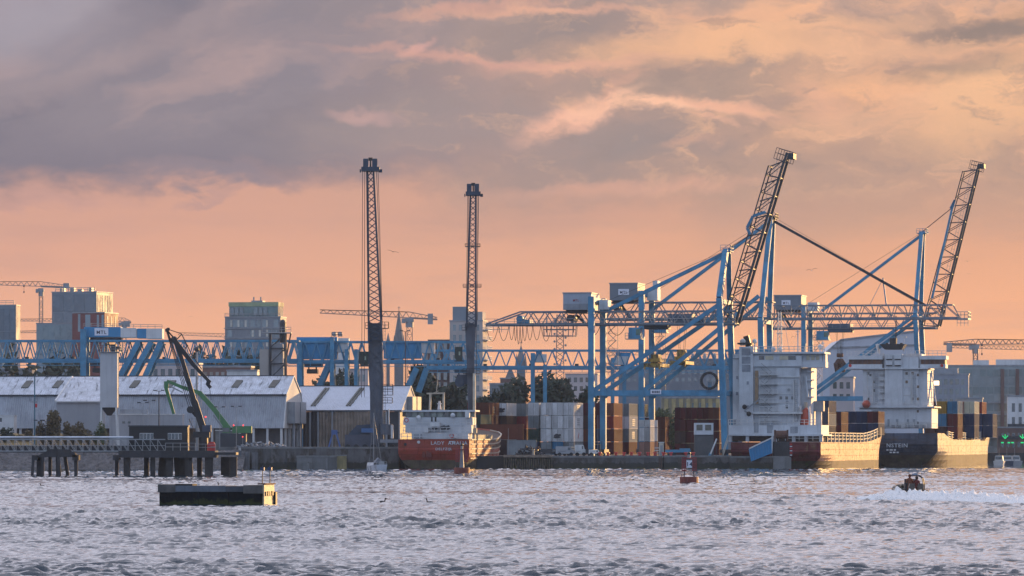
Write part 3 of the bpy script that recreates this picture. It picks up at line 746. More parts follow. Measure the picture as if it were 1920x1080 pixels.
for px in (29, 88, 157, 236, 304, 431, 501):
    x, y, z = on_roof(px, .5, prof1); dy, dz = prof1[2][0] - prof1[1][0], prof1[2][1] - prof1[1][1]; k = .19
    if sk is None:
        sk = B().add([(-.7, -dy * k, -dz * k + .34), (.7, -dy * k, -dz * k + .34), (1.15, dy * k, dz * k + .34), (-.25, dy * k, dz * k + .34), (-.7, -dy * k, -dz * k + .02), (.7, -dy * k, -dz * k + .02), (1.15, dy * k, dz * k + .02), (-.25, dy * k, dz * k + .02)],
                     [(0, 1, 2, 3), (0, 4, 5, 1), (1, 5, 6, 2), (2, 6, 7, 3), (3, 7, 4, 0)]).build('skylight', skym, t); sk.location = (x, y, z)
    else: share(sk, t, (x, y, z))
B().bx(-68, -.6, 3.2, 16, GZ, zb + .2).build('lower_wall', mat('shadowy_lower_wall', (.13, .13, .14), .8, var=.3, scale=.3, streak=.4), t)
c0 = None
for i in range(24):
    for y in ((.5,) if i > 1 else (.5, 4, 7.5, 11, 15, 18.4)):
        if c0 is None: c0 = B().bx(-.22, .22, -.22, .22, GZ, zb + .1).build('column', offwhite, t); c0.location = (-.5, y, 0)
        else: share(c0, t, (-.5 - i * 2.9, y, 0))
b = B().bx(.02, 1.3, 4.5, 15, zb + 6.2, zb + 6.5)
B().bx(.02, 1.6, 3.8, 8.2, zb + 1.0, zb + 5.4).build('hopper_box', greyp, t); B().bx(.02, 1.6, 9.2, 14.2, zb + 1.0, zb + 5.4).build('hopper_box', greyp, t)
for y in (6, 11.7): B().tube((.8, y, GZ), (.8, y, zb + 1), .28, 8).build('down_pipe', greyp, t)
# annex with its own lower eave
Y = 1036
t = thing('shed_annex', 'pale annex with lean-to roof and grey roller door beside the white silo', 'annex', (WX(106, Y), Y, GZ))
w = MP(84, Y); zE = WZ(752, Y) - GZ; zR = WZ(707, 1048) - GZ
B().bx(0, w, 0, 10, 0, zE - .1).build('wall', mat('annex_render', (.33, .34, .37), .7, var=.1, scale=.2, streak=.2), t)
b = B(); corr_sheet(b, (-.2, -.4, zE - .1), (w + .2, -.4, zE - .1), (2.0, 14, zR), (w + .2, 14, zR), 26, .07); b.build('roof', roofm, t)
b = B().bar((-.2, -.42, zE - .12), (w, -.42, zE - .12), .25); b.bar((-.2, -.4, zE), (2.0, 14, zR + .1), .3); b.build('roof_trim', offwhite, t)
x0 = MP(10, Y)
b = B()
for k in range(9): b.bx(x0, x0 + MP(51, Y), -.10 - .03 * (k % 2), .01, 1 + k * .42, 1.4 + k * .42)
b.build('roller_door', greyp, t)
B().bx(x0 - .2, x0 + MP(53, Y), -.16, .01, 4.85, 5.1).build('door_lintel', dark, t)
# second shed
Y = 1062
zb, ze, zr = WZ(772, Y), WZ(768, Y), WZ(724, Y + 9.5)
prof2 = [(0, zb), (.3, ze), (9.5, zr), (18.7, ze), (19, zb)]
t = shed('shed with plain white ridged roof and two long dark roof lights', 752, Y, 23.5, prof2, mat('clean_white_roof', (.58, .60, .67), .65, var=.08, scale=.4, streak=.2), shedwall, gablem, zb, 70)
for px in (588, 655):
    x, y, z = on_roof(px, .5, prof2); dy, dz = 9.2 * .38, (zr - ze) * .38
    for o in (-.45, .15):
        B().add([(o - .9, -dy, -dz + .34), (o - .5, -dy, -dz + .34), (o + .95, dy, dz + .34), (o + .55, dy, dz + .34), (o - .9, -dy, -dz), (o - .5, -dy, -dz), (o + .95, dy, dz), (o + .55, dy, dz)], [(0, 1, 2, 3), (0, 4, 5, 1), (1, 5, 6, 2), (3, 2, 6, 7), (0, 3, 7, 4)]).build('roof_light', skym, t).location = (x, y, z)
goldwall = mat('stained_sunlit_sheeting', (.25, .20, .16), .6, var=.4, scale=.4, streak=.6, rust=(.10, .08, .07), rustamt=.25)  # tan base holds the grazing gold sunlight, streaks are stains
b = B(); corr_sheet(b, (-17.5, .2, GZ), (-3, .2, GZ), (-17.5, .2, zb), (-3, .2, zb), 22, .14); b.build('front_cladding', goldwall, t)
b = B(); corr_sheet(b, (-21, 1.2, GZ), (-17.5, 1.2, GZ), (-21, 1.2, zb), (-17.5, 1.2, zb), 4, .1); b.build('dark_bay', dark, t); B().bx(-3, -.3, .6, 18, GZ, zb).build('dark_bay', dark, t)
for x in (-21, -19.2, -17.5, -14.5, -3, -.3): B().bx(x - .15, x + .15, -.3, -.02, GZ, zb).build('column', greyp, t)
B().bx(.02, 1.2, 6, 10, zb - .5, zb + 3.2).build('gable_box', greyp, t); B().bx(.02, 1.2, 11, 15, zb - .5, zb + 3.2).build('gable_box', greyp, t)

# low pale stores in front of the long shed
for (p0, p1, pt, Y, m, lab) in [(205, 342, 776, 1030, mat('pale_store_wall', (.36, .37, .40), .7, var=.12, scale=.25, streak=.25), 'low pale flat roofed store with two tiny windows under the long shed'),
                                (404, 440, 806, 1022, concrete, 'small grey concrete kiosk behind the jetty end'),
                                (-30, 26, 778, 1044, offwhite, 'small white cabin by the shed at the left edge')]:
    w = MP(p1 - p0, Y); t = thing('store_building', lab, 'building', (WX(p0, Y), Y, GZ)); H = WZ(pt, Y) - GZ
    B().bx(0, w, 0, 6, 0, H - .2).build('wall', m, t); B().bx(-.1, w + .1, -.1, 6.1, H - .2, H).build('roof', offwhite, t)
    if p0 == 205:
        for x in (2.6, 3.7): B().bx(x, x + .55, -.06, .02, H - 1.9, H - 1.5).build('window', glass, t)
        for k in range(4): B().bx(.5 + k * 3.4, .62 + k * 3.4, -.05, .02, 0, H - .3).build('drain_pipe', greyp, t)
        B().bx(2, 7.5, 1, 4, H, H + .9).build('roof_plant', greyp, t)
    else: B().bx(w * .3, w * .6, -.05, .02, H - 1.4, H - .6).build('window', glass, t)

# ---------------------------------------------------------------- white silo tower
Y = 1018
t = thing('silo_tower', 'white square silo tower with steel head platform between the sheds', 'silo', (WX(205, Y), Y, GZ))
z0, z1 = WZ(764, Y) - GZ, WZ(661, Y) - GZ; h = MP(32, Y) / 2
B().bx(-h, h, -h, h, z0, z1).build('bin', mat('silo_white', (.50, .50, .52), .6, var=.08, scale=.3, streak=.25), t)
for sx, sy in ((-1, -1), (1, -1), (-1, 1), (1, 1)): B().bar((sx * h * 1.1, sy * h, 0), (sx * h * .85, sy * h * .9, z0 + .02), .32).build('leg', offwhite, t)
b = B(); b.add([(-h * .9, -h * .9, z0), (h * .9, -h * .9, z0), (h * .9, h * .9, z0), (-h * .9, h * .9, z0), (-.4, -.4, z0 - 1.6), (.4, -.4, z0 - 1.6), (.4, .4, z0 - 1.6), (-.4, .4, z0 - 1.6)], [(0, 1, 5, 4), (1, 2, 6, 5), (2, 3, 7, 6), (3, 0, 4, 7), (4, 5, 6, 7)])
b.build('hopper', dark, t)
b = B().bx(-h - .4, h + .5, -h - .4, h + .4, z1, z1 + .15); b.rail([(-h - .4, -h - .4, z1 + .15), (h + .5, -h - .4, z1 + .15), (h + .5, h + .4, z1 + .15)], 1.0, .04, .8); b.build('platform', steel, t)
b = B().bx(.3, 1.3, -.8, .6, z1 + .15, z1 + 1.6).tube((-.6, 0, z1), (-.6, 0, z1 + 1.9), .3); b.bar((-.6, 0, z1 + 1.7), (1.6, 0, z1 + 1.0), .25); b.bx(1.3, 2.0, -.5, .5, z1 + .6, z1 + 1.2); b.build('head_machinery', dark, t)
b = B(); b.bar((h + .15, -.3, z0), (h + .15, -.3, z1), .06); b.bar((h + .15, .3, z0), (h + .15, .3, z1), .06)
for k in range(18): b.bar((h + .15, -.3, z0 + k * .6), (h + .15, .3, z0 + k * .6), .05)
b.build('ladder', steel, t)
B().bx(-1.3, 1.2, -2.4, 3, 0, 1.8).build('base_plinth', concrete, t)

# conveyor tower behind the shed ridge
Y = 1112
t = thing('conveyor_tower', 'grey steel conveyor tower with railed top behind the shed ridge', 'tower', (WX(512, Y), Y, GZ))
f = lambda px, py: (MP(px - 512, Y), WZ(py, Y) - GZ)
x0, za = f(487, 655); x1, _ = f(505, 655)
B().bx(x0, x1, -1, 4, 0, za).build('bin', mat('putty_panel', (.36, .34, .32), .7, var=.1, scale=.2, streak=.2), t)
b = B(); xa, zt = f(506, 625); xb, _ = f(535, 625)
for x in (xa, xb):
    for y in (-1, 3): b.bar((x, y, 0), (x, y, zt), .4)
nz = 8
for k in range(nz):
    a, c = zt * k / nz, zt * (k + 1) / nz
    if c < zt * .4: continue
    for y in (-1, 3): b.bar((xa, y, a), (xb, y, c), .18); b.bar((xa, y, c), (xb, y, c), .3)
b.build('frame', dark, t)
B().bx(xa + .4, xb - .5, -.4, 2.6, zt * .4, f(0, 645)[1]).build('casing', greyp, t)
b = B(); xr, _ = f(546, 625); xl, _ = f(492, 628)
b.bx(xl, xr, -1.4, 3.4, zt, zt + .2); b.rail([(xl, -1.4, zt + .2), (xr, -1.4, zt + .2)], 1.1, .05, .9); b.build('platform', steel, t)
b = B().tube(f(530, 0)[:1] + (1, zt - 2), f(530, 0)[:1] + (1, f(0, 606)[1]), .7); b.ball((f(530, 0)[0], 1, f(0, 605)[1]), .75, 8, 4); b.bar((xb, 1, zt - 6), (f(545, 0)[0], 1, zt), .3); b.build('head_drum', dark, t)

# ---------------------------------------------------------------- jetty
JY = 782
jx = lambda px: WX(px, JY); jz = lambda py: WZ(py, JY)
t = thing('jetty', 'dark jetty deck on heavy piles with truss walkway at the left', 'jetty', (jx(330), JY, 0))
ox = jx(330)
jdark = mat('jetty_concrete', (.05, .05, .056), .85, var=.35, scale=.5, streak=.5, bump=.3)
B().bx(jx(222) - ox, jx(403) - ox, 0, 9, jz(858), jz(845)).build('deck', jdark, t)
B().bx(jx(404) - ox, jx(443) - ox, -1, 6, jz(853), jz(848)).build('fender_beam', black, t)
B().prism([(jx(66) - ox, jz(857)), (jx(145) - ox, jz(857)), (jx(131) - ox, jz(843)), (jx(94) - ox, jz(842))], .4, 4.5).build('pier_cap', jdark, t)
for a, c in ((59, 70), (135, 147), (211, 223)): B().bx(jx(a) - ox, jx(c) - ox, .4, 3.5, jz(863), jz(853.2)).build('pile_cap', jdark, t)
piles = [(62, 58, 5), (70, 68, 7), (78, 69, 7), (80, 79, 5), (91, 91, 6), (106, 107, 6), (109, 114, 5), (119, 129, 6), (141, 141, 6.5), (215, 215, 6.5), (237, 237, 12), (271, 271, 9), (285.5, 285.5, 9),
         (304, 298, 16), (317, 316, 13), (334, 338, 22), (352, 356, 14), (371, 371, 9), (391, 391, 15), (420, 420, 17), (437, 437, 13)]
for i, (pt_, pb, wd) in enumerate(piles):
    y = (.6, 2.6, 1.5)[i % 3] if i < 9 else (1.2 + (i % 2) * 3)
    B().bar((jx(pb) - ox, y, -2.4), (jx(pt_) - ox, y, jz(857)), MP(wd, JY)).build('pile', timber if wd > 8 else jdark, t)
# truss walkway
zt, zd = jz(824), jz(847); xa, xb = jx(-30) - ox, jx(309) - ox
b = B()
for y in (1.0, 3.2):
    b.bar((xa, y, zt), (xb, y, zt), .16); b.bar((xa, y, zd + .1), (xb, y, zd + .1), .16); b.bar((xa, y, (zt + zd) / 2), (xb, y, (zt + zd) / 2), .08)
    n = 24
    for k in range(n):
        u0, u1 = xa + (xb - xa) * k / n, xa + (xb - xa) * (k + 1) / n
        b.bar((u0, y, zd), (u0, y, zt), .1); b.bar((u0, y, zt), (u1, y, zd), .09)
b.build('walkway_truss', steel, t)
B().bx(xa, xb, .9, 3.3, zd - .12, zd + .02).build('walkway_floor', jdark, t)
B().tube((xa, 2.1, jz(820)), (jx(248) - ox, 2.1, jz(820)), .17, 8).build('pipe', mat('pipe_paint', (.55, .58, .64), .4), t)
B().bx(xa, jx(300) - ox, 3.4, 3.6, zd, zd + .9).build('side_plate', dark, t)
b = B(); b.rail([(jx(310) - ox, .2, jz(845)), (jx(366) - ox, .2, jz(845))], 1.15, .04, 1.0); b.rail([(jx(366) - ox, .2, jz(845)), (jx(404) - ox, .2, jz(845))], 1.0, .03, 1.2); b.build('guard_rail', steel, t)
b = B().bx(jx(386) - ox, jx(404) - ox, 2, 3.2, jz(845), jz(845) + .5)
# hut on the jetty
t = thing('jetty_hut', 'black flat roofed hut with two white framed windows on the jetty', 'hut', (jx(295), JY + 2.2, jz(845)))
hw = MP(110, JY) / 2
B().bx(-hw, hw, 0, 4, 0, MP(45, JY)).build('wall', mat('black_hut_boards', (.016, .018, .02), .6, var=.4, scale=.8, streak=.3), t)
B().bx(-hw - .12, hw + .12, -.15, 4.1, MP(45, JY), MP(47.5, JY)).build('roof', dark, t)
for px in (273, 326):
    x = MP(px - 295, JY); z = MP(27, JY); w2, h2 = MP(13, JY), MP(6, JY)
    o = B().bx(x - w2, x + w2, -.06, .01, z - h2, z + h2).build('window_frame', offwhite, t)
    for k in range(4): B().bx(x - w2 + .06 + k * w2 / 2, x - w2 + k * w2 / 2 + w2 / 2 - .03, -.09, -.05, z - h2 + .07, z + h2 - .07).build('pane', glass, o)
t = thing('equipment_box', 'red equipment box with pointed lid on the jetty end', 'box', (jx(395), JY + 1.5, jz(845)))
B().prism([(-.62, 0), (.62, 0), (.62, .95), (.35, 1.35), (-.35, 1.35), (-.62, .95)], 0, 1).build('body', redp, t); B().bx(-.1, .75, -.06, 0, .55, .62).build('handle', sunglow if False else steel, t)

# black knuckle crane on the jetty
t = thing('jetty_crane', 'black knuckle boom crane with cable stays standing on the jetty', 'crane', (jx(380), JY + 3, jz(845)))
k = lambda px, py, y=0: (MP(px - 380, JY), y, MP(845 - py, JY))
B().tube(k(379, 846), k(379, 812), .75, 10).bx(-1.6, .9, -.8, .8, 2.0, 2.9).build('pedestal', black, t)
B().bx(-.2, 1.1, -.7, .7, MP(35, JY), MP(48, JY)).build('slew_housing', mat('dull_navy_paint', (.05, .06, .09), .5), t)
b = B().bar(k(381, 812), k(362, 752), 1.15, 1.0); b.bar(k(362, 753), k(340, 676), 1.0, .8, .72); b.bar(k(341, 680), k(326, 636), .62, .6); b.build('main_boom', black, t)
b = B().bar(k(322, 634), k(361, 684), .95, .75, .8); b.bar(k(360, 683), k(392, 717), .75, .6, .55); b.ball(k(324, 636), .55, 8, 5); b.build('jib', black, t)
b = B().bar(k(390, 712), k(387, 722), .6); b.bar(k(387, 720), k(393, 727), .5); b.build('jib_head', black, t)
b = B().tube(k(391, 728), k(394, 750), .035, 4); b.build('hoist_rope', cablem, t)
b = B().bar(k(326, 636), k(309, 617), .16); b.bar(k(330, 640), k(311, 618), .16); b.bar(k(314, 616, -.3), k(309, 619, .3), .4); b.bar(k(328, 637), k(338, 626), .14); b.build('stay_mast', black, t); B().bar(k(344, 654), k(350, 646), .14).build('stay_spreader', black, t)
b = B()
for o, (ex, ey) in zip((-.35, -.12, .12, .35), ((352, 764), (355, 762), (358, 760), (361, 756))): b.tube(k(309 + 3 * (o + .4), 618, o), k(ex, ey, o), .05, 4)
for o in (-.3, .3): b.path([k(311, 616, o), k(338, 625, o), k(356, 662, o), k(376, 692, o)], .06, 4)
b.build('stay_cables', cablem, t)
b = B().tube(k(355, 768, -.7), k(355, 768, .7), .55, 12); b.bar(k(356, 768), k(366, 780), .5); b.bar(k(352, 785), k(364, 812), .09); b.build('winch_drum', black, t)
B().rail([k(352, 796), k(366, 796)], .9, .03, .5).build('access_rail', steel, t)

# green material handler behind the jetty
Y = 1012
t = thing('material_handler', 'bright green scrap handler with long bent boom on the quay', 'excavator', (WX(440, Y), Y, 4.3))
k = lambda px, py, y=0: (MP(px - 440, Y), y, WZ(py, Y) - 4.3)
gp = mat('bright_green_paint', (.065, .20, .075), .5, var=.15, scale=.6, streak=.2)
b = B().bar(k(430, 806), k(402, 768), 1.6, 1.2, 1.2); b.bar(k(403, 769), k(374, 736), 1.2, 1.0, 1.0); b.build('boom', gp, t)
b = B().bar(k(378, 738), k(345, 727), 1.0, .8, .85); b.bar(k(346, 728), k(313, 714), .85, .7, .65); b.build('upper_arm', gp, t)
b = B().bar(k(312, 715), k(312, 728), .9, .7); b.bar(k(311, 726), k(326, 776), .9, .7, .7); b.build('stick', gp, t)
b = B().bar(k(318, 724), k(343, 736), .25); b.bar(k(400, 778), k(420, 806), .3); b.bar(k(372, 742), k(392, 758), .3); b.build('ram', steel, t)
B().bx(*[MP(v, Y) for v in (-4, 32)], -1.4, 1.6, k(0, 812)[2], k(0, 799)[2]).build('counterweight_body', gp, t)
B().bx(*[MP(v, Y) for v in (-22, -8)], -1.6, 0, k(0, 812)[2], k(0, 800)[2]).build('cab', gp, t)
B().bx(*[MP(v, Y) for v in (-22, -9)], -1.66, -1.6, k(0, 810)[2], k(0, 802)[2]).build('cab_window', glass, t)
B().bx(*[MP(v, Y) for v in (-26, 22)], -1.6, 1.6, 0, k(0, 813)[2]).build('undercarriage', dark, t)
for px in (438, 456): B().bx(MP(px - 441, Y), MP(px - 439, Y), 0, .2, k(0, 799)[2], k(0, 796)[2]).build('beacon', redlight, t)

# lamp posts and poles on the left
def pole(label, px, pyt, pyb, Y, r=.09, arms=0, m=steel, light=False, name='lamp_post', z0=None):
    z0 = WZ(pyb, Y) if z0 is None else z0; H = WZ(pyt, Y) - z0
    t = thing(name, label, 'lamp post' if arms else 'pole', (WX(px, Y), Y, z0))
    B().tube((0, 0, -.3), (0, 0, H), r, 7, r * .7).build('post', m, t)
    if arms:
        for s in (-1, 1):
            o = B().bar((0, 0, H), (s * .75, 0, H + .2), .09).build('arm', m, t); B().bx(s * .75 - .32, s * .75 + .32, -.2, .2, H + .12, H + .32).build('lamp_head', dark, t)
    if light: B().ball((0, -.1, H + .1), .13, 8, 5).build('beacon', redlight, t)
    return t
t = pole('tall slim teal pole with gull rests in front of the shed', 65, 704, 818, 1000, .16, m=mat('teal_paint', (.05, .14, .19), .5), z0=3.2, name='pole')
B().bx(-.6, .6, -.1, .1, WZ(755, 1000) - 3.2, WZ(752, 1000) - 3.2).build('cross_arm', steel, t); B().bx(.1, .5, -.15, .15, WZ(764, 1000) - 3.2, WZ(757, 1000) - 3.2).build('sensor_box', redp, t)
pole('dark twin lamp post beside the green arm', 298, 734, 800, 1008, .13, 1, dark)
pole('slim lamp post left of its pair by the low store', 268, 757, 830, 960, .06, 1)
pole('slim lamp post standing over the hut roof', 280, 753, 830, 900, .06, 1)
pole('thin twin lamp post right of the green machine', 443, 764, 840, 1000, .06, 1, z0=4.3)
pole('short twin lamp post against the shed wall left of the thin one', 412, 765, 840, 1004, .06, 1, z0=4.3)
pole('pole topped by red light left of the kiosk', 385.5, 783, 845, 786, .05, 0, light=True, name='signal_pole')
pole('short pole with red light near the thin lamp post', 455, 820, 840, 1001, .05, 0, light=True, name='signal_pole', z0=4.3)
t = pole('thick grey vent pole with ball cap behind the black crane', 369, 657, 800, 1030, .28, name='vent_pole', z0=GZ); B().ball((0, 0, WZ(655, 1030) - GZ), .55, 8, 5).build('cap', dark, t)
pole('plain grey pole right of the vent pole', 377, 706, 800, 1032, .1, name='pole', z0=GZ)
pole('dark twin pole post on the bank right of the teal pole', 85, 790, 820, 998, .06, 1, dark, z0=3.2)
pole('dark post with single crossbar on the bank left of the tallest bush', 74, 790, 820, 998, .06, 1, dark, z0=3.2)

# ---------------------------------------------------------------- lattice helpers
def warren(b, t0, t1, b0, b1, n, wc, wd, wb=None):
    """plane truss: top chord t0-t1, bottom chord b0-b1, zigzag web"""
    t0, t1, b0, b1 = map(Vector, (t0, t1, b0, b1))
    b.bar(t0, t1, wc); b.bar(b0, b1, wb or wc)
    for i in range(n):
        a = b0.lerp(b1, i / n); m = t0.lerp(t1, (i + .5) / n); c = b0.lerp(b1, (i + 1) / n)
        b.bar(a, m, wd); b.bar(m, c, wd)
    return b
def lattice(b, p0, p1, w0, w1, n, chord, diag, faces=4, cross=True, sx=1.0):
    """four-legged lattice mast from p0 to p1, square section w0 tapering to w1 (sx stretches the section in y)"""
    p0, p1 = Vector(p0), Vector(p1); d = (p1 - p0).normalized()
    a = d.cross(Vector((0, 1, 0)) if abs(d.y) < .9 else Vector((0, 0, 1))).normalized(); e = a.cross(d)
    def pt(i, u):
        w = (w0 + (w1 - w0) * u) / 2; s = ((-1, -1), (1, -1), (1, 1), (-1, 1))[i]
        return p0.lerp(p1, u) + a * s[0] * w + e * s[1] * w * sx
    for i in range(4): b.bar(pt(i, 0), pt(i, 1), chord)
    for k in range(n):
        u, v = k / n, (k + 1) / n
        for i in range(faces):
            j = (i + 1) % 4
            b.bar(pt(i, u), pt(j, v), diag)
            if cross: b.bar(pt(j, u), pt(i, v), diag)
            elif k % 2: b.bar(pt(i, v), pt(j, v), diag)
    return b
def mtl(parent, x, y, z, w, ink, plate=None):
    """lettering on a machinery house"""
    if plate: B().bx(x - w / 2, x + w / 2, y - .03, y, z - w * .27, z + w * .27).build('sign_plate', plate, parent)
    text('MTL', 'lettering', ink, parent, (x, y - .05, z - .05 * w), w * .36, sx=1.0, bold=.01)
ink = mat('dark_navy_ink', (.03, .03, .06), .6); redink = mat('red_ink', (.35, .04, .05), .6); signw = mat('white_sign', (.72, .74, .82), .5, var=.05)
yellowp = mat('worn_yellow_paint', (.42, .26, .05), .6, var=.4, scale=1.0, rust=(.06, .04, .03), rustamt=.5)

def sts(c):
    Y = c['Y']; px0 = c['px0']; W = 14.0
    t = thing('ship_to_shore_crane', c['label'], 'container crane', (WX(px0, Y), Y, GZ), -TH, 'blue ship to shore container cranes')
    def k(px, py, y=0.0): return ((MP(px - px0, Y)) / CT, y, WZ(py, Y) - GZ)
    zg = 0
    lx, wx = c['land'], c['water']     # landside px, list of waterside polyline points (px, py)
    g1 = c['sill']
    yc = W / 2
    for y, sh in ((0, 0), (W, 0)):
        B().bar(k(lx, 0, y)[:2] + (0,), k(lx, c['ltop'], y), 1.15, 1.3).build('landside_leg', blue, t)
        pts = [k(px, py, y if i < 2 else y + (yc - y) * .72 * (i - 1)) for i, (px, py) in enumerate(wx)]
        pts[0] = pts[0][:2] + (0,)
        b = B()
        for i, (p, q) in enumerate(zip(pts, pts[1:])): b.bar(p, q, 1.15 - .15 * i, 1.2)
        b.build('waterside_leg', blue, t)
        b = B().bar(k(lx, g1, y), k(wx[0][0], g1, y), .98, 1.05)
        for (px, s) in ((lx, 1), (wx[0][0], -1)): b.bar(k(px, g1 + 11, y), k(px + s * 11, g1, y), .5)
        b.build('sill_beam', blue, t)
        B().bar(k(lx + 2, g1 - 3, y), k(wx[1][0] - 3, c['brace'], y), .82).build('brace', blue, t)
    for px, top in ((lx, c['ltop']), (wx[1][0], wx[1][1])):
        for py in (g1, top + 6): B().bar(k(px, py, .6), k(px, py, W - .6), .9).build('cross_beam', blue, t)
    for px in (lx, wx[0][0]):
        for y in (0, W):
            b = B().bx(*[k(px, 0)[0] + v for v in (-.7, .7)], y - 2.8, y + 2.8, .55, 1.3)
            for q in (-2.1, -.9, .9, 2.1): b.tube((k(px, 0)[0] - .3, y + q, .32), (k(px, 0)[0] + .3, y + q, .32), .32, 10)
            b.build('bogie', dark, t)
    # main girder: two trusses with a railed walkway
    gx0, gx1, gt, gb = c['girder']; zt, zb = k(0, gt)[2], k(0, gb)[2]
    sl = c.get('slope', 0)
    for y in (yc - 2.6, yc + 2.6):
        b = B(); warren(b, k(gx0 + sl, gt, y), k(gx1, gt, y), k(gx0 + sl, gb, y), k(gx1, gb, y), c['n'], .30, .20, .55)
        if sl: b.bar(k(gx0, gb - 1, y), k(gx0 + sl, gt, y), .28); b.bar(k(gx0, gb, y), k(gx0 + sl, gb, y), .5)
        b.build('girder_truss', girder_grey, t)
    b = B()
    for i in range(c['n'] + 1):
        x = k(gx0 + sl, 0)[0] + (k(gx1, 0)[0] - k(gx0 + sl, 0)[0]) * i / c['n']; b.bar((x, yc - 2.5, zt), (x, yc + 2.5, zt), .22)
    b.build('girder_ties', girder_grey, t)
    b = B().bar((k(gx0, 0)[0], yc - 3.6, zb), (k(gx1, 0)[0], yc - 3.6, zb), .7, .1); b.rail([(k(gx0, 0)[0], yc - 4, zb), (k(gx1, 0)[0], yc - 4, zb)], 1.1, .035, 2.0); b.build('walkway', steel, t)
    # machinery house
    hx0, hx1, hx2, ht, hb = c['house']
    xa, xb = k(hx0, 0)[0], k(hx1, 0)[0] + .5; za, zh = k(0, hb)[2], k(0, ht)[2]
    o = B().bx(xa, xb, yc - 4, yc + 6, za, zh - .25).build('machinery_house', c.get('housem', greyhouse), t)
    B().bx(xa - .12, xb + .12, yc - 4.1, yc + 6.1, zh - .25, zh).build('house_roof', greyp, o)
    if c.get('plate'): mtl(o, xa + (xb - xa) * c.get('signu', .48), yc - 4.02, (za + zh) / 2 - .1, 2.3, ink, signw)
    else:
        mtl(o, xa + (xb - xa) * .46, yc - 4.02, (za + zh) / 2 + .2, 1.7, redink); B().bx(xa, xb, yc - 4.05, yc - 4.0, za, za + 1.2).build('lower_band', greyp, o)
    b = B().tube((xa + 1.2, yc - 3, za - 1.6), (xa + 1.2, yc + 3, za - 1.6), .7, 10); b.bx(xa + .4, xb - 1, yc - 3, yc + 3, za - .6, za); b.bar((xa + 2, yc, za - 1), (xa + 4, yc, zb), .5); b.build('hoist_gear', dark, t)
    for (a, bb, py0, py1) in c.get('boxes', []): B().bx(k(a, 0)[0], k(bb, 0)[0], yc - 2, yc + 2, k(0, py1)[2], k(0, py0)[2]).build('electrical_house', white, t)
    # apex and stays
    ax, ay = wx[-1]
    b = B().bar(k(ax - 6, ay, yc), k(ax + 6, ay, yc), 1.3, 1.0); b.rail([k(ax - 9, ay, yc - 2.5), k(ax + 9, ay, yc - 2.5), k(ax + 9, ay, yc + 2.5)], 1.1, .04, .8); b.bx(*[k(ax + v, 0)[0] for v in (-9, 9)], yc - 2.5, yc + 2.5, k(0, ay)[2] - .12, k(0, ay)[2])
    b.bar(k(ax, ay, yc), k(ax, ay - 10, yc), .09); b.build('apex_platform', dark if c.get('darkapex') else blue, t)
    (sx, sy) = c['stay']
    for y in ((yc - 4.6, yc + 4.6) if c.get('twostay') else (yc,)): B().bar(k(ax, ay + 2, yc + (y - yc) * .25), k(sx, sy, y), .85, .7).build('backstay', blue, t)
    b = B().tube(k(ax - 2, ay - 1, yc), k(sx - 60, sy + 8, yc - 1), .035, 4)
    b.build('hoist_cable', cablem, t)
    # boom
    (b0, b1), (t0, t1) = c['boom']       # (base lower chord, tip lower chord), (base upper chord, tip upper chord)
    n = c['bn']
    for y in (yc - 2.4, yc + 2.4):
        b = B(); warren(b, k(*t0, y), k(*t1, y), k(*b0, y), k(*b1, y), n, .24, .16, .5); b.build('boom_truss', dark if c['raised'] else girder_grey, t)
    b = B()
    for i in range(n + 1):
        p = Vector(k(*b0, yc)).lerp(Vector(k(*b1, yc)), i / n); q = Vector(k(*t0, yc)).lerp(Vector(k(*t1, yc)), (i + .5) / n if i < n else 1)
        for r_ in (p, q): b.bar(r_ + Vector((0, -2.3, 0)), r_ + Vector((0, 2.3, 0)), .2)
        b.bar(p, Vector(k(*t0, yc)).lerp(Vector(k(*t1, yc)), i / n), .24)
    b.build('boom_ties', dark if c['raised'] else girder_grey, t)
    b = B(); e = Vector(k(*b1, yc)); d = (Vector(k(*b1, yc)) - Vector(k(*b0, yc))).normalized(); u = Vector((-d.z, 0, d.x))
    if c['raised']:
        p0, p1 = Vector(k(*b0, yc - 1.2)), Vector(k(*b1, yc - 1.2)); q = u * 1.2
        for s in (.35, -.35): b.bar(p0 + q + u * s, p1 + q + u * s, .07)
        L = (p1 - p0).length
        for i in range(int(L / 1.1)): b.bar(p0.lerp(p1, i * 1.1 / L) + q + u * .35, p0.lerp(p1, i * 1.1 / L) + q - u * .35, .07)
        b.build('boom_ladder', steel, t)
        b = B()
        for s in (-2, 2):
            b.bar(e + Vector((0, s, 0)) - d * .3, e + Vector((0, s, 0)) + d * 1.4, .45)
            for vv in (-.4, .8, 1.8): b.bar(e + u * 2.2 + d * vv + Vector((0, s, 0)), e - u * 1.2 + d * vv + Vector((0, s, 0)), .1)
            for vv in (2.2, 1.1, 0, -1.2): b.bar(e + u * vv + d * -.4 + Vector((0, s, 0)), e + u * vv + d * 1.8 + Vector((0, s, 0)), .1)
        b.bar(e - u * .9 + Vector((0, -2.2, 0)) + d * 1.0, e - u * .9 + Vector((0, 2.2, 0)) + d * 1.0, 1.1); b.build('tip_cage', dark, t)
        b = B(); pts = [k(px, py, yc - 2.9) for px, py in c['fold']]
        for p, q in zip(pts, pts[1:]): b.bar(p, q, .55)
        b.build('folded_forestay', blue, t)
        b = B()
        for s in (-.8, 0, .8): b.tube(k(ax, ay - 3, yc + s), k(*c['fold'][0], yc + s - 2), .035, 4)
        b.build('luffing_ropes', cablem, t)
    else:
        B().bar(k(ax + 2, ay + 4, yc), k(*c['fore'], yc), .6, .55).build('forestay', dark, t)
        b = B()
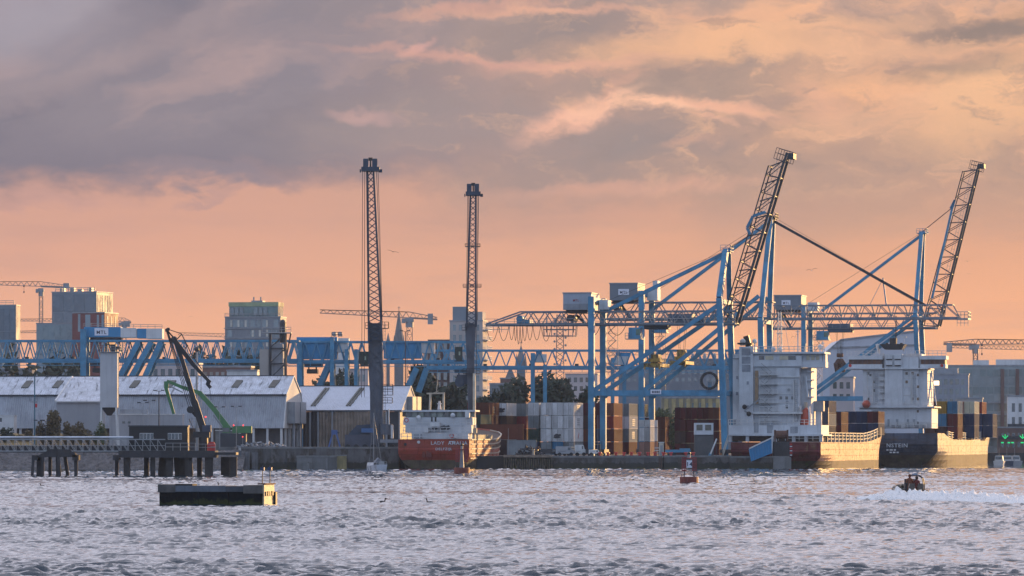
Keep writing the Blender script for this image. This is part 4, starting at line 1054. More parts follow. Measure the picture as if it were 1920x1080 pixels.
        for s in (-3, 5): b.tube(k(ax, ay - 2 + s, yc - 1), k(c['fore'][0] - 2, c['fore'][1] + s * .5, yc - 1), .03, 4)
        b.build('luffing_ropes', cablem, t)
        m = Vector(k(ax + 2, ay + 4, yc)).lerp(Vector(k(*c['fore'], yc)), .72)
        b = B().bar(m + Vector((0, 0, .8)), k(c['fore'][0] - 73, t1[1], yc), .28); b.bar(m + Vector((0, 0, .6)), k(c['fore'][0] - 104, t1[1], yc), .09); b.build('stay_strut', blue, t)
        b = B().bx(*[k(b1[0] + v, 0)[0] for v in (-3, 17)], yc - 3, yc + 3, k(0, b1[1])[2] - .3, k(0, b1[1])[2]); x0, x1, z = k(b1[0] - 3, 0)[0], k(b1[0] + 17, 0)[0], k(0, b1[1])[2]
        b.rail([(x0, yc - 3, z), (x1, yc - 3, z), (x1, yc + 3, z)], 1.3, .06, .7); b.rail([(x0, yc - 3, z - 1.7), (x1, yc - 3, z - 1.7)], 1.3, .05, .7); b.build('tip_platform', steel, t)
    # trolley, cab, spreader
    tx = c['trolley']; zc = k(0, gb)[2]
    B().bx(k(tx - 22, 0)[0], k(tx + 22, 0)[0], yc - 2.2, yc + 2.2, zc - 1.0, zc + .35).build('trolley', dark, t)
    cx = c['cab']; z = zc - 2.9
    o = B().bx(k(cx - 12, 0)[0], k(cx + 10, 0)[0], yc - 4.2, yc - 1.6, z, z + 2.2).build('operator_cab', blue2, t)
    b = B().bx(k(cx - 18, 0)[0], k(cx + 12, 0)[0], yc - 4.4, yc - 1.4, z - .15, z); b.rail([(k(cx - 18, 0)[0], yc - 4.4, z), (k(cx - 12, 0)[0], yc - 4.4, z)], 1.1, .05, .6); b.bar((k(cx, 0)[0], yc - 3, z + 2.2), (k(cx, 0)[0], yc - 3, zc), .3); b.build('cab_gallery', steel, o)
    B().bx(k(cx + 2, 0)[0], k(cx + 9.5, 0)[0], yc - 4.26, yc - 4.2, z + .7, z + 1.9).build('cab_window', mat('greenish_cab_glass', (.10, .17, .13), .15), o)
    for (px, pyt, pyb, kind) in c.get('spreader', []):
        x, zt2, zb2 = k(px, 0)[0], k(0, pyt)[2], k(0, pyb)[2]
        if kind == 'spreader':
            b = B().bx(x - 1.6, x + 1.7, yc - 6, yc + 6, zb2, zb2 + .7); b.bx(x - .8, x + .7, yc - 2, yc + 2, zb2 + .7, zt2); b.bx(x - 1.2, x + 1.1, yc - 3, yc + 3, zb2 + 1.0, zb2 + 1.7)
            for s in (-1.4, 1.5): b.bar((x + s, yc - 5.9, zb2), (x + s, yc - 5.9, zb2 - .5), .3)
            b.build('spreader', yellowp, t)
        else:
            b = B()
            for a in range(6):
                q = a * PI / 3; b.bar((x + math.cos(q) * .5, yc + math.sin(q) * .5, zt2 - 1.2), (x + math.cos(q) * 1.3, yc + math.sin(q) * 1.3, (zt2 + zb2) / 2 - .2), .5); b.bar((x + math.cos(q) * 1.3, yc + math.sin(q) * 1.3, (zt2 + zb2) / 2), (x + math.cos(q) * .9, yc + math.sin(q) * .9, zb2), .65)
            b.ball((x, yc, (zt2 + zb2) / 2), 1.1, 8, 6); b.tube((x - .8, yc, zt2 - .2), (x + .8, yc, zt2 - .2), .5, 8); b.build('grab', ruststeel, t)
        b = B()
        for s in (-1, 1):
            for q in (-1.5, 1.5): b.tube((x + s * .9, yc + q, zc), (x + s * .5, yc + q * .6, zt2), .035, 4)
        b.build('hoist_ropes', cablem, t)
    # stairs on the landside leg
    b = B(); x = k(lx, 0)[0] + 1.6; n = 9; za_, zb_ = k(0, g1)[2], k(0, gb)[2]
    for i in range(n):
        z0, z1 = za_ + (zb_ - za_) * i / n, za_ + (zb_ - za_) * (i + 1) / n; s = 1 if i % 2 else -1
        b.bar((x + s * .8, W + 1, z0), (x - s * .8, W + 1, z1), .3, .12); b.bar((x + s * .8, W + 1, z0 + 1), (x - s * .8, W + 1, z1 + 1), .07); b.bx(x - 1.2, x + 1.2, W + .5, W + 1.5, z1 - .06, z1)
    for s in (-1.2, 1.2): b.bar((x + s, W + 1, za_), (x + s, W + 1, zb_), .1)
    b.build('stairs', steel, t)
    return t, k, yc
bl = dict(raised=True)
c1, k1, yc1 = sts(dict(Y=1012, px0=1109, label='front blue container crane with raised boom and light house with small red letters', land=1109, ltop=556, sill=737, water=[(1358, 850), (1347, 560), (1352, 470)],
    brace=574, girder=(903, 1372, 583, 607), slope=65, n=13, house=(1051, 1099, 1110, 547, 580), housem=mat('light_house_cladding', (.34, .38, .44), .5, var=.08, scale=.3, streak=.2), boxes=[(1115, 1132, 561, 579)],
    stay=(1122, 583), boom=(((1371, 606), (1462, 300)), ((1346, 604), (1432, 312))), bn=9, fold=[(1399, 440), (1393, 428), (1404, 406), (1428, 398)], trolley=1222, cab=1186, spreader=[(1220, 664, 688, 'spreader')], raised=True))
c2, k2, yc2 = sts(dict(Y=1090, px0=1203, label='middle blue container crane with lowered boom and long dark forestay', land=1203, ltop=545, sill=737, water=[(1430, 850), (1424, 597), (1437, 409)],
    brace=556, girder=(1128, 1440, 566, 597), n=8, house=(1139, 1187, 1203, 529, 562), plate=True, signu=.5, boxes=[(1206, 1226, 540, 562), (1217, 1226, 525, 540)],
    stay=(1210, 582), boom=(((1442, 598), (1785, 598)), ((1442, 573), (1772, 573))), bn=11, fore=(1722, 574), trolley=1300, cab=1235, spreader=[(1269, 655, 683, 'spreader')], raised=False, darkapex=True))
c3, k3, yc3 = sts(dict(Y=1302, px0=1507, label='farthest blue container crane with raised boom standing behind the ship towers', land=1507, ltop=575, sill=747, water=[(1726, 850), (1713, 590), (1721, 437)],
    brace=594, girder=(1440, 1748, 587, 615), n=9, house=(1449, 1496, 1508, 552, 580), plate=True, signu=.44, boxes=[(1510, 1528, 566, 582)],
    stay=(1534, 582), boom=(((1752, 612), (1824, 318)), ((1722, 610), (1797, 322))), bn=9, fold=[(1775, 392), (1783, 376), (1778, 392), (1741, 560)], trolley=1570, cab=1540, spreader=[(1568, 664, 697, 'grab')], raised=True))
# extras on the first crane: cable reel, name plate, festoon loops
x, _, z = k1(1330, 737); z += .6
b = B(); n = 28
for i in range(n):
    a, a2 = 2 * PI * i / n, 2 * PI * (i + 1) / n
    for r_, w_ in ((1.55, .5),): b.bar((x + r_ * math.cos(a), -1.2, z + 1.75 + r_ * math.sin(a)), (x + r_ * math.cos(a2), -1.2, z + 1.75 + r_ * math.sin(a2)), w_, .5)
o = b.build('cable_reel', black, c1)
b = B()
for i in range(24):
    a = 2 * PI * i / 24; b.bar((x, -1.2, z + 1.75), (x + 1.9 * math.cos(a), -1.2, z + 1.75 + 1.9 * math.sin(a)), .05)
b.build('spokes', steel, o)
b = B().bx(x - .3, x + .3, -.9, -.3, z - .3, z + 1.9); b.build('reel_stand', blue, o)
x, _, z = k1(1230, 735); B().bx(x - 1.05, x + 1.05, -.72, -.62, z - .45, z + .45).build('name_plate', signw, c1)
b = B()
for kx in (-.75, -.45, -.1, .2, .55): b.bx(x + kx, x + kx + .2, -.76, -.72, z - .25, z + .2)
b.build('plate_marks', ink, c1)
b = B(); zf = k1(0, 609)[2]
xs = [905, 928, 948, 958, 963, 969, 974, 982, 993, 1008, 1028]
for p, q in zip(xs, xs[1:]):
    drop = 2.4 + random.uniform(.4, 1.2); pts = []
    for i in range(9):
        u = i / 8; pts.append((k1(p + (q - p) * u, 0)[0], yc1 - 3.4, zf - drop * 4 * u * (1 - u) * (1 if q - p > 8 else 1.05)))
    B().path(pts, .05, 4).build('festoon_cable', cablem, c1)
for p, q in ((1095, 1120), (1135, 1168)):
    B().path([(k1(p + (q - p) * i / 8, 0)[0], yc1 - 3.4, zf - 2.0 * 4 * (i / 8) * (1 - i / 8)) for i in range(9)], .06, 4).build('festoon_cable', cablem, c1)
b = B().rail([(k1(905, 0)[0], yc1 - 4, k1(0, 622)[2]), (k1(950, 0)[0], yc1 - 4, k1(0, 622)[2])], 1.2, .05, 1.5); b.bar((k1(930, 0)[0], yc1 - 4, k1(0, 622)[2]), (k1(930, 0)[0], yc1 - 3, zf), .12); b.build('service_gallery', steel, c1)
b = B().bx(k1(960, 0)[0], k1(984, 0)[0], yc1 - 2, yc1 + 2, k1(0, 607)[2], k1(0, 598)[2]); b.tube((k1(966, 0)[0], yc1 - 2.2, k1(0, 596)[2]), (k1(966, 0)[0], yc1 + 2, k1(0, 596)[2]), .7, 10); b.build('rope_carriage', blue, c1)
x0, x1 = k2(1247, 0)[0], k2(1291, 0)[0]
B().bx(x0, x1, yc2 - 3, yc2 + 3, k2(0, 603)[2], k2(0, 588)[2]).build('trolley_house', mat('navy_blue_paint', (.05, .09, .15), .5), c2)
B().bx(k3(1548, 0)[0], k3(1590, 0)[0], yc3 - 3.4, yc3 + 3, k3(0, 622)[2], k3(0, 607)[2]).build('trolley_house', mat('navy_blue_paint', (.05, .09, .15), .5), c3)

# ---------------------------------------------------------------- rail mounted gantry cranes in the yard behind
def gantry(c):
    Y = c['Y']; px0 = c['g'][0]
    t = thing('yard_gantry_crane', c['label'], 'gantry crane', (WX(px0, Y), Y, GZ), c.get('rz', 0), 'blue lattice yard gantry cranes')
    k = lambda px, py, y=0: (MP(px - px0, Y), y, WZ(py, Y) - GZ)
    g0, g1, gt, gb = c['g']
    for y in (0, 6.5):
        b = B(); warren(b, k(g0, gt, y), k(g1, gt, y), k(g0, gb, y), k(g1, gb, y), c['n'], .42, .26, .75); b.build('girder_truss', blue2, t)
    b = B()
    for i in range(c['n'] + 1):
        x = MP(g1 - g0, Y) * i / c['n']; b.bar((x, 0, k(0, gt)[2]), (x, 6.5, k(0, gt)[2]), .2)
        if i < c['n']: b.bar((x, 0, k(0, gt)[2]), (x + MP(g1 - g0, Y) / c['n'], 6.5, k(0, gt)[2]), .14)
    b.build('top_bracing', blue2, t)
    b = B().bar(k(g0, gb + 9, -1), k(g1, gb + 9, -1), .9, .12); b.rail([k(g0, gb + 9, -1.4), k(g1, gb + 9, -1.4)], 1.1, .05, 2.5); b.build('walkway', blue2, t)
    for (p, q, w) in c['legs']: B().bar(k(*p, -.9), k(*q, -.9), MP(w, Y), 1.2).build('leg', blue, t)
    for (p, q, w) in c['legs']: B().bar(k(*p, 7.6), k(*q, 7.6), MP(w, Y), 1.2).build('leg', blue2, t)
    for (a, e, pt, pb, m, nm) in c['boxes']: B().bx(k(a, 0)[0], k(e, 0)[0], .3, 6.2, k(0, pb)[2], k(0, pt)[2]).build(nm, m, t)
    b = B()
    for px in range(int(g0) + 20, int(g1), 86): B().bx(k(px, 0)[0], k(px + 7, 0)[0], 1, 4, k(0, gb)[2], k(0, gb - 7)[2]).build('junction_box', dark, t)
    x = c.get('trolley'); b.bx(k(x, 0)[0], k(x + 34, 0)[0], .5, 6, k(0, gb + 10)[2], k(0, gb + 2)[2]); b.bx(k(x + 5, 0)[0], k(x + 25, 0)[0], .5, 6, k(0, gb + 22)[2], k(0, gb + 14)[2]); b.bar(k(x + 8, gb + 8, 3), k(x + 8, gb + 16, 3), .3); b.bar(k(x + 22, gb + 8, 3), k(x + 22, gb + 16, 3), .3)
    b.build('hoist_trolley', dark, t)
    return t, k
brightblue = mat('bright_blue_panel', (.04, .25, .48), .45, var=.12, scale=.3, streak=.2)
t, k = gantry(dict(Y=1122, label='yard gantry crane with white lettered blue house at the far left', g=(-60, 560, 639, 676), n=30, trolley=168, rz=R(-.2),
    legs=[((157, 850), (157, 617), 11), ((222, 712), (260, 642), 9), ((244, 712), (284, 642), 9), ((270, 712), (302, 642), 8)],
    boxes=[(157, 226, 613, 632, brightblue, 'machinery_house'), (226, 256, 615, 633, offwhite, 'electrical_house'), (257, 274, 616, 634, brightblue, 'machinery_house'), (274, 304, 616, 635, offwhite, 'electrical_house')]))
mtl(t, k(190, 0)[0], .28, k(0, 622)[2], 3.0, ink, signw)
b = B().rail([k(157, 613, .3), k(304, 616, .3)], .8, .05, 1.5); b.build('roof_rail', steel, t)
b = B().bx(k(168, 0)[0], k(226, 0)[0], 1, 5, k(0, 640)[2], k(0, 633)[2]); b.build('house_base', dark, t)
gantry(dict(Y=1146, label='central yard gantry crane with tall blue house behind the second shed', g=(540, 900, 641, 678), n=17, trolley=570, rz=R(-.2),
    legs=[((562, 850), (562, 640), 10), ((623, 850), (623, 632), 8), ((650, 850), (650, 655), 7), ((668, 850), (668, 655), 7), ((598, 725), (619, 676), 7), ((760, 735), (781, 690), 7), ((784, 735), (800, 690), 7)],
    boxes=[(556, 632, 632, 673, brightblue, 'machinery_house'), (632, 652, 641, 660, offwhite, 'electrical_house'), (719, 790, 641, 672, brightblue, 'machinery_house'), (790, 815, 643, 662, offwhite, 'electrical_house')]))
gantry(dict(Y=1185, label='long yard gantry crane on slim blue legs behind the white containers', g=(800, 1445, 657, 689), n=26, trolley=852, rz=R(-.2),
    legs=[((999, 850), (999, 662), 8), ((1022, 850), (1022, 684), 7), ((1149, 850), (1149, 671), 6), ((1171, 850), (1171, 690), 6)],
    boxes=[(1003, 1025, 664, 679, offwhite, 'electrical_house'), (1005, 1016, 657, 664, brightblue, 'machinery_house'), (1153, 1178, 668, 684, offwhite, 'electrical_house'), (1155, 1182, 661, 668, brightblue, 'machinery_house')]))
# steel tank house on the girder line
t = thing('tank_house', 'small rooftop with twin round tanks beyond the blue girder', 'rooftop tanks', (WX(632, 1500), 1500, GZ))
k = lambda px, py: (MP(px - 632, 1500), WZ(py, 1500) - GZ)
B().bx(k(618, 0)[0], k(654, 0)[0], 0, 8, 0, k(0, 634)[1]).build('building', offwhite, t)
for px in (626, 637): B().ball((k(px, 0)[0], 3, k(0, 626)[1]), .75, 8, 6).build('tank', greyp, t)
b = B().rail([(k(622, 0)[0], .5, k(0, 632)[1]), (k(641, 0)[0], .5, k(0, 632)[1])], 1.4, .08, .9); b.build('frame', dark, t)

# ---------------------------------------------------------------- mobile harbour cranes
navy = mat('dark_navy_crane_paint', (.03, .05, .085), .5, var=.25, scale=.6)
towerg = mat('grey_crane_tower', (.095, .11, .14), .55, var=.25, scale=.35, streak=.4)
def harbour_crane(c):
    Y = c['Y']; px0 = c['base'][0]; zq = c['zq']
    t = thing('mobile_harbour_crane', c['label'], 'harbour crane', (WX(px0, Y), Y, zq), 0, 'mobile harbour cranes with upright lattice booms')
    k = lambda px, py, y=0: (MP(px - px0, Y), y, WZ(py, Y) - zq)
    (xb, yb, wb), (xt, yt, wt) = c['boomline']
    n = c['n']
    b = B(); lattice(b, k(xb, yb, 2), k(xt, yt, 1), MP(wb, Y), MP(wt, Y), n, MP(3.4, Y), .15, 4); b.build('lattice_boom', navy, t)
    # boom head with sheaves
    b = B(); h = c['head']; zt = k(0, yt)[2]; x = k(xt, 0)[0]
    b.bx(x - MP(h, Y), x + MP(h, Y), -.4, 2.4, zt - .3, zt + .55)
    for s in (-1, 1): b.bx(x + s * MP(h * .5, Y) - .55, x + s * MP(h * .5, Y) + .45, .2, 1.8, zt + .55, zt + 2.1); b.bx(x + s * MP(h, Y) - .1, x + s * MP(h * 1.25, Y) + .1, .5, 1.5, zt - .5, zt + .1)
    b.build('boom_head', navy, t)
    b = B()
    for s in (-1, 1): b.tube((x + s * MP(h * .5, Y) - .5, 1, zt + 1.5), (x + s * MP(h * .5, Y) + .45, 1, zt + 1.5), .75, 12)
    b.bar((x, 1, zt + .5), (x, 1, zt + 2.0), .3); b.bx(x - .4, x + .4, .7, 1.3, zt + 1.8, zt + 2.4); b.build('sheaves', black, t)
    # tower
    tw = c['tower']
    b = B()
    for (xa, ya, wa), (xe, ye, we) in zip(tw, tw[1:]): b.bar(k(xa, ya, 3), k(xe, ye, 3), MP(wa, Y), 2.2, MP(we, Y))
    b.build('tower', towerg, t)
    b = B()
    for (xa, ya, wa), (xe, ye, we) in zip(tw, tw[1:]):
        m = max(1, int((ya - ye) / 22))
        for i in range(m):
            y0, y1 = ya + (ye - ya) * i / m, ya + (ye - ya) * (i + 1) / m; w_ = wa * .42
            b.bar(k(xa - w_, y0, 1.75), k(xa + w_, y1, 1.75), .16); b.bar(k(xa + w_, y0, 1.75), k(xa - w_, y1, 1.75), .16); b.bar(k(xa - w_, y1, 1.75), k(xa + w_, y1, 1.75), .14)
        for s in (-.46, .46): b.bar(k(xa + s * wa, ya, 1.8), k(xe + s * we, ye, 1.8), .28)
    b.build('tower_frame', towerg, t)
    b = B(); xr = tw[0][0] + tw[0][2] * .62; b.bar(k(xr, tw[0][1], 2.4), k(xr, tw[-1][1], 2.4), .07); b.bar(k(xr + 3, tw[0][1], 2.4), k(xr + 3, tw[-1][1], 2.4), .07)
    z0, z1 = k(0, tw[0][1])[2], k(0, tw[-1][1])[2]
    for i in range(int((z1 - z0) / .7)): b.bar((k(xr, 0)[0], 2.4, z0 + i * .7), (k(xr + 3, 0)[0], 2.4, z0 + i * .7), .05)
    b.build('ladder', steel, t)
    for (p0, p1, py, hh) in c['plats']:
        b = B().bx(k(p0, 0)[0], k(p1, 0)[0], 1, 4.4, k(0, py)[2] - .1, k(0, py)[2]); b.rail([k(p0, py, 1), k(p1, py, 1), k(p1, py, 4.4)], hh, .045, .7); b.build('platform', dark, t)
    if c.get('cab'):
        a, e, y0, y1 = c['cab']
        o = B().prism([(k(a, 0)[0], k(0, y1 - 6)[2]), (k(a + 4, 0)[0], k(0, y1)[2]), (k(e, 0)[0], k(0, y1)[2]), (k(e, 0)[0], k(0, y0)[2]), (k(a + 1, 0)[0], k(0, y0)[2])], .6, 3).build('operator_cab', mat('dark_green_cab', (.02, .035, .03), .4), t)
        B().bx(k(e - 7, 0)[0], k(e - 4, 0)[0], .52, .6, k(0, y1 - 10)[2], k(0, y1 - 17)[2]).build('cab_window', mat('pale_cab_glass', (.30, .36, .28), .2), o)
        B().bx(k(a, 0)[0], k(e + 3, 0)[0], .4, 3.2, k(0, y1 + 1.5)[2], k(0, y1)[2]).build('cab_floor', dark, o)
    b = B()
    for (p, q) in c['ropes']: b.tube(k(*p, -.2), k(*q, 0), .05, 4)
    b.build('hoist_ropes', cablem, t)
    return t, k
t, k = harbour_crane(dict(Y=1008, zq=4.3, label='tall mobile harbour crane with upright dark lattice boom left of the orange ship', base=(705, 840), boomline=((703.5, 640, 25), (694.5, 318, 11)), n=26, head=17,
    tower=[(705.5, 842, 22), (705.5, 735, 24), (704.5, 702, 27), (702.5, 606, 25)], plats=[(714, 728, 615, 1.2), (685, 692, 615, 1.1), (717, 736, 740, 1.2), (717, 736, 730, 1.0), (717, 735, 755, 1.0)],
    cab=(672, 690, 659, 685), ropes=[((680, 318), (678, 745)), ((684, 318), (683, 745)), ((687, 320), (690, 610)), ((706, 320), (716, 600)), ((709, 322), (717, 610))]))
b = B().bx(*[k(v, 0)[0] for v in (646, 718)], 2, 8, k(0, 842)[2], k(0, 815)[2]); b.build('undercarriage', mat('dark_blue_grey', (.07, .08, .11), .6, var=.3, scale=.5), t)
B().prism([(k(652, 0)[0], k(0, 815)[2]), (k(668, 0)[0], k(0, 797)[2]), (k(700, 0)[0], k(0, 795)[2]), (k(700, 0)[0], k(0, 815)[2])], 2.5, 8).build('machinery_hood', navy, t)
B().bx(*[k(v, 0)[0] for v in (677, 700)], 1.6, 2.4, k(0, 811)[2], k(0, 803)[2]).build('blue_cover', mat('tarp_blue', (.06, .14, .30), .6), t)
B().tube(k(724, 815, 2), k(724, 795, 2), MP(12, 1008), 12).build('slew_column', towerg, t)
B().bx(*[k(v, 0)[0] for v in (712, 748)], .5, 5, k(0, 830)[2], k(0, 824)[2]).build('outrigger_deck', greyp, t)
B().tube(k(735, 822, 1), k(735, 797, 1), .28, 8).build('exhaust_stack', offwhite, t); B().tube(k(729, 797, 1), k(729, 767, 1), .13, 8).build('mast', offwhite, t)
for px in (652, 668, 684, 700, 716, 735): B().tube(k(px, 838, 1), k(px, 838, 2.6), .55, 12).build('wheel', black, t)
t, k = harbour_crane(dict(Y=1075, zq=GZ, label='second mobile harbour crane with upright lattice boom behind the orange ship', base=(884, 850), boomline=((883.5, 612, 17), (887.2, 364, 10)), n=24, head=14,
    tower=[(883, 850, 10), (883, 770, 9), (882, 672, 13), (882, 606, 20)], plats=[(866, 875, 618, 1.0), (872, 900, 461, .5), (868, 902, 537, .5), (868, 900, 700, 1.0)],
    cab=(852, 867, 650, 676), ropes=[((877, 366), (874, 600)), ((878.5, 366), (876, 600)), ((896, 366), (895, 600)), ((897.5, 366), (893, 690))]))
b = B().bx(*[k(v, 0)[0] for v in (856, 892)], 2, 6, k(0, 720)[2], k(0, 702)[2]); b.tube(k(862, 716, 1.5), k(862, 716, 4), 1.1, 10); b.build('winch_house', navy, t)
B().tube(k(889, 852, 1), k(889, 700, 1), .3, 8).build('light_column', mat('cream_paint', (.6, .55, .45), .5), t)
B().bx(*[k(v, 0)[0] for v in (850, 915)], 0, 7, 0, 4).build('undercarriage', dark, t)

# ---------------------------------------------------------------- tower cranes over the city
def tower_crane(c):
    Y = c['Y']; px0, pyj = c['mast']; m = c.get('m', mauvecrane)
    t = thing('tower_crane', c['label'], 'tower crane', (WX(px0, Y), Y, GZ), 0, 'tower cranes over the city')
    k = lambda px, py, y=0: (MP(px - px0, Y), y, WZ(py, Y) - GZ)
    w = MP(c.get('w', 7), Y)
    b = B(); H = k(0, pyj)[2]; n = int(H / (w * 1.5)); lattice(b, (0, 0, 0), (0, 0, H), w, w, n, .28, .16, 4, False); b.build('mast', m, t)
    (ja, jya), (jb, jyb) = c['jib']; h = MP(c.get('h', 8), Y)
    L = abs(MP(ja - jb, Y)); n = max(6, int(L / (h * 1.1)))
    b = B(); s = c.get('s', .2)
    for y in (-.7, .7): warren(b, Vector(k(ja, jya, 0)) + Vector((0, 0, h * .55)), Vector(k(jb, jyb, 0)) + Vector((0, 0, h)), k(ja, jya, y), k(jb, jyb, y), n, s, s * .7)
    b.build('jib', m, t)
    if 'cj' in c:
        ca, cya = c['cj']; b = B(); warren(b, Vector(k(jb, jyb)) + Vector((0, 0, h)), Vector(k(ca, cya)) + Vector((0, 0, h * .35)), k(jb, jyb), k(ca, cya), max(4, int(abs(MP(ca - jb, Y)) / h)), s * 1.1, s * .7); b.bar(k(jb, jyb), k(ca, cya), .5, .7); b.build('counter_jib', m, t)
        g = c['cw']; B().bx(*[k(v, 0)[0] for v in g[:2]], -1, 1, k(0, g[3])[2], k(0, g[2])[2]).build('counterweight', greyp, t)
    b = B().bx(-w * .8, w * .8, -w * .7, w * .7, H - h * .7, H + .1); b.bx(-w * 1.5, -w * .81, -1, 1, H - h * .9, H - .2); b.tube((0, 0, H - h * 1.6), (0, 0, H - h * .7), w * .75, 8); b.build('slewing_unit', greyp, t)
    if 'hook' in c:
        hx, hy0, hy1 = c['hook']; b = B().tube(k(hx, hy0), k(hx, hy1), .06, 4); b.bx(*[k(hx + v, 0)[0] for v in (-1.5, 1.5)], -.4, .4, k(0, hy0)[2] - .2, k(0, hy0)[2] + .5); b.bx(*[k(hx + v, 0)[0] for v in (-1.2, 1.2)], -.3, .3, k(0, hy1)[2] - .7, k(0, hy1)[2]); b.build('hook_block', dark, t)
    return t
tcg = mat('far_crane_grey_paint', (.20, .19, .20), .6)
tower_crane(dict(Y=2100, mast=(77, 541), jib=((-40, 533), (77, 537)), cj=(131, 539), cw=(119, 130, 531, 541), hook=(45, 537, 546), w=6.5, h=9, m=tcg, label='hammerhead tower crane over the far left office roofs'))
tower_crane(dict(Y=2050, mast=(768, 596), jib=((600, 587), (768, 596)), cj=(820, 599), cw=(802, 812, 588, 608), w=10, h=11, s=.3, label='hammerhead tower crane beside the tall church spire'))
tower_crane(dict(Y=2500, mast=(233, 604), jib=((37, 602), (233, 603)), cj=(246, 605), cw=(234, 244, 602, 613), w=7, h=7, m=tcg, label='tower crane head peeking over the red brown office block'))
tower_crane(dict(Y=2700, mast=(510, 634), jib=((334, 628), (510, 636)), w=6, h=8, label='faint tower crane jib running into the apartment tower'))
tower_crane(dict(Y=2700, mast=(140, 620), jib=((34, 624), (140, 624)), w=6, h=6, label='faint low tower crane jib between the two left office towers'))
tower_crane(dict(Y=1750, mast=(1829, 647), jib=((2000, 644), (1829, 646)), cj=(1769, 645), cw=(1775, 1785, 643, 660), hook=(1841, 648, 662), w=8, h=10, s=.26, label='hammerhead tower crane above the glass office at the right'))
tower_crane(dict(Y=2400, mast=(1958, 655), jib=((1778, 652), (1958, 657)), w=7, h=8, label='fainter tower crane jib just below the right hammerhead crane'))
tower_crane(dict(Y=2800, mast=(1400, 664), jib=((1130, 666), (1400, 664)), w=7, h=9, label='very faint tower crane jib behind the container crane braces'))
# telecom mast
Y = 1500
t = thing('telecom_mast', 'lattice radio mast with broad round antenna gallery', 'radio mast', (WX(1050, Y), Y, GZ))
k = lambda px, py: (MP(px - 1050, Y), WZ(py, Y) - GZ)
b = B(); lattice(b, (0, 0, 0), (0, 0, k(0, 590)[1]), 2.9, 1.8, 26, .2, .13); b.build('mast', tcg, t)
b = B(); r0 = MP(31, Y); za, zb = k(0, 630)[1], k(0, 606)[1]
for i in range(18):
    a, a2 = 2 * PI * i / 18, 2 * PI * (i + 1) / 18
    for z in (za, (za + zb) / 2, zb): b.bar((r0 * math.cos(a), r0 * math.sin(a), z), (r0 * math.cos(a2), r0 * math.sin(a2), z), .2)
    b.bar((r0 * math.cos(a), r0 * math.sin(a), za - .2), (r0 * 1.05 * math.cos(a), r0 * 1.05 * math.sin(a), zb), .16); b.bar((0, 0, za), (r0 * math.cos(a), r0 * math.sin(a), za), .1); b.bar((0, 0, zb + 2.5), (r0 * math.cos(a) * .6, r0 * .6 * math.sin(a), zb), .1)
b.build('antenna_gallery', tcg, t)
b = B()
for i in range(14):
    z = k(0, 690)[1] + i * 1.1; s = (-1) ** i; b.tube((s * 1.6, -1, z), (s * 1.6, -1.4, z), .35, 8)
for s in (-1, 1):
    for z in (zb + .6, za + 2, zb - 1.5): b.bx(s * r0 * .8 - .2, s * r0 * .8 + .2, -.5, 0, z - 1, z + 1)
b.build('antennas', steel, t)

# ---------------------------------------------------------------- shipping containers
def cmat(name, c): return mat('container_' + name, c, .75, spec=.12, var=.18, scale=.5, streak=.3, rust=(.10, .05, .03), rustamt=.05, objvar=.24)
CC = dict(maroon=cmat('maroon', (.105, .025, .028)), red=cmat('red', (.22, .035, .035)), rust=cmat('rust_brown', (.17, .06, .04)), white=cmat('white', (.60, .61, .63)), grey=cmat('grey', (.24, .27, .29)),
          green=cmat('dark_green', (.045, .085, .075)), navy=cmat('navy', (.025, .04, .09)), blue=cmat('blue', (.05, .17, .30)), ochre=cmat('ochre', (.30, .20, .05)), pink=cmat('faded_pink', (.36, .21, .17)), brown=cmat('dark_brown', (.085, .05, .045)), cream=cmat('cream', (.50, .47, .36)))
CNAME = dict(maroon='maroon', red='red', rust='rust brown', white='white', grey='grey', green='dark green', navy='navy', blue='blue', ochre='ochre', pink='pink', brown='dark brown', cream='cream')
_cp = {}
def cproto(L, H):
    if (L, H) in _cp: return _cp[(L, H)]
    w = 1.2; b = B().bx(-w + .05, w - .05, .06, L - .05, .12, H - .06)
    n = int(L / .55)
    for i in range(n):
        y = .25 + (L - .5) * i / n
        for s in (-1, 1): b.bx(min(s * (w - .05), s * (w - .005)), max(s * (w - .05), s * (w - .005)), y, y + .27, .16, H - .12)
    for i in range(int(L / 1.1)): b.bx(-w + .1, w - .1, .3 + i * 1.1, .8 + i * 1.1, H - .06, H - .03)
    f = B()
    for x in (-w, w - .12):
        for y in (0, L - .12): f.bx(x, x + .12, y, y + .12, 0, H)
        f.bx(x + .003, x + .117, .12, L - .12, 0, .12); f.bx(x + .003, x + .117, .12, L - .12, H - .1, H - .003)
    for z in (0.003, H - .12): f.bx(-w + .12, w - .12, .003, .1, z, z + .115)
    sl = B().bx(-w + .1, w - .1, .058, .064, .13, H - .13)
    d = B().bx(.035, 1.055, -.0, .055, .13, H - .13)
    for x in (.25, .75): d.bar((x, -.03, .14), (x, -.03, H - .14), .05)
    for z in (.5, 1.2, 1.9): d.bx(.06, 1.02, -.015, .0, z, z + .12)
    d.bar((.25, -.06, 1.1), (.6, -.06, 1.1), .05)
    _cp[(L, H)] = [b.build('body', CC['grey']).data, f.build('frame', CC['grey']).data, d.build('door', CC['grey']).data, sl.build('door_seal', dark).data]
    for o in [o for o in col.objects if o.data in _cp[(L, H)]]: bpy.data.objects.remove(o)
    return _cp[(L, H)]
TIER = {1: ['only'], 2: ['bottom', 'top'], 3: ['bottom', 'middle', 'top'], 4: ['bottom', 'second from bottom', 'third from bottom', 'top'], 5: ['bottom', 'second from bottom', 'middle', 'fourth from bottom', 'top']}
logo_dark = mat('dark_print', (.03, .035, .05), .6); logo_grey = mat('grey_print', (.25, .27, .30), .6); logo_red = mat('red_print', (.35, .05, .05), .6)
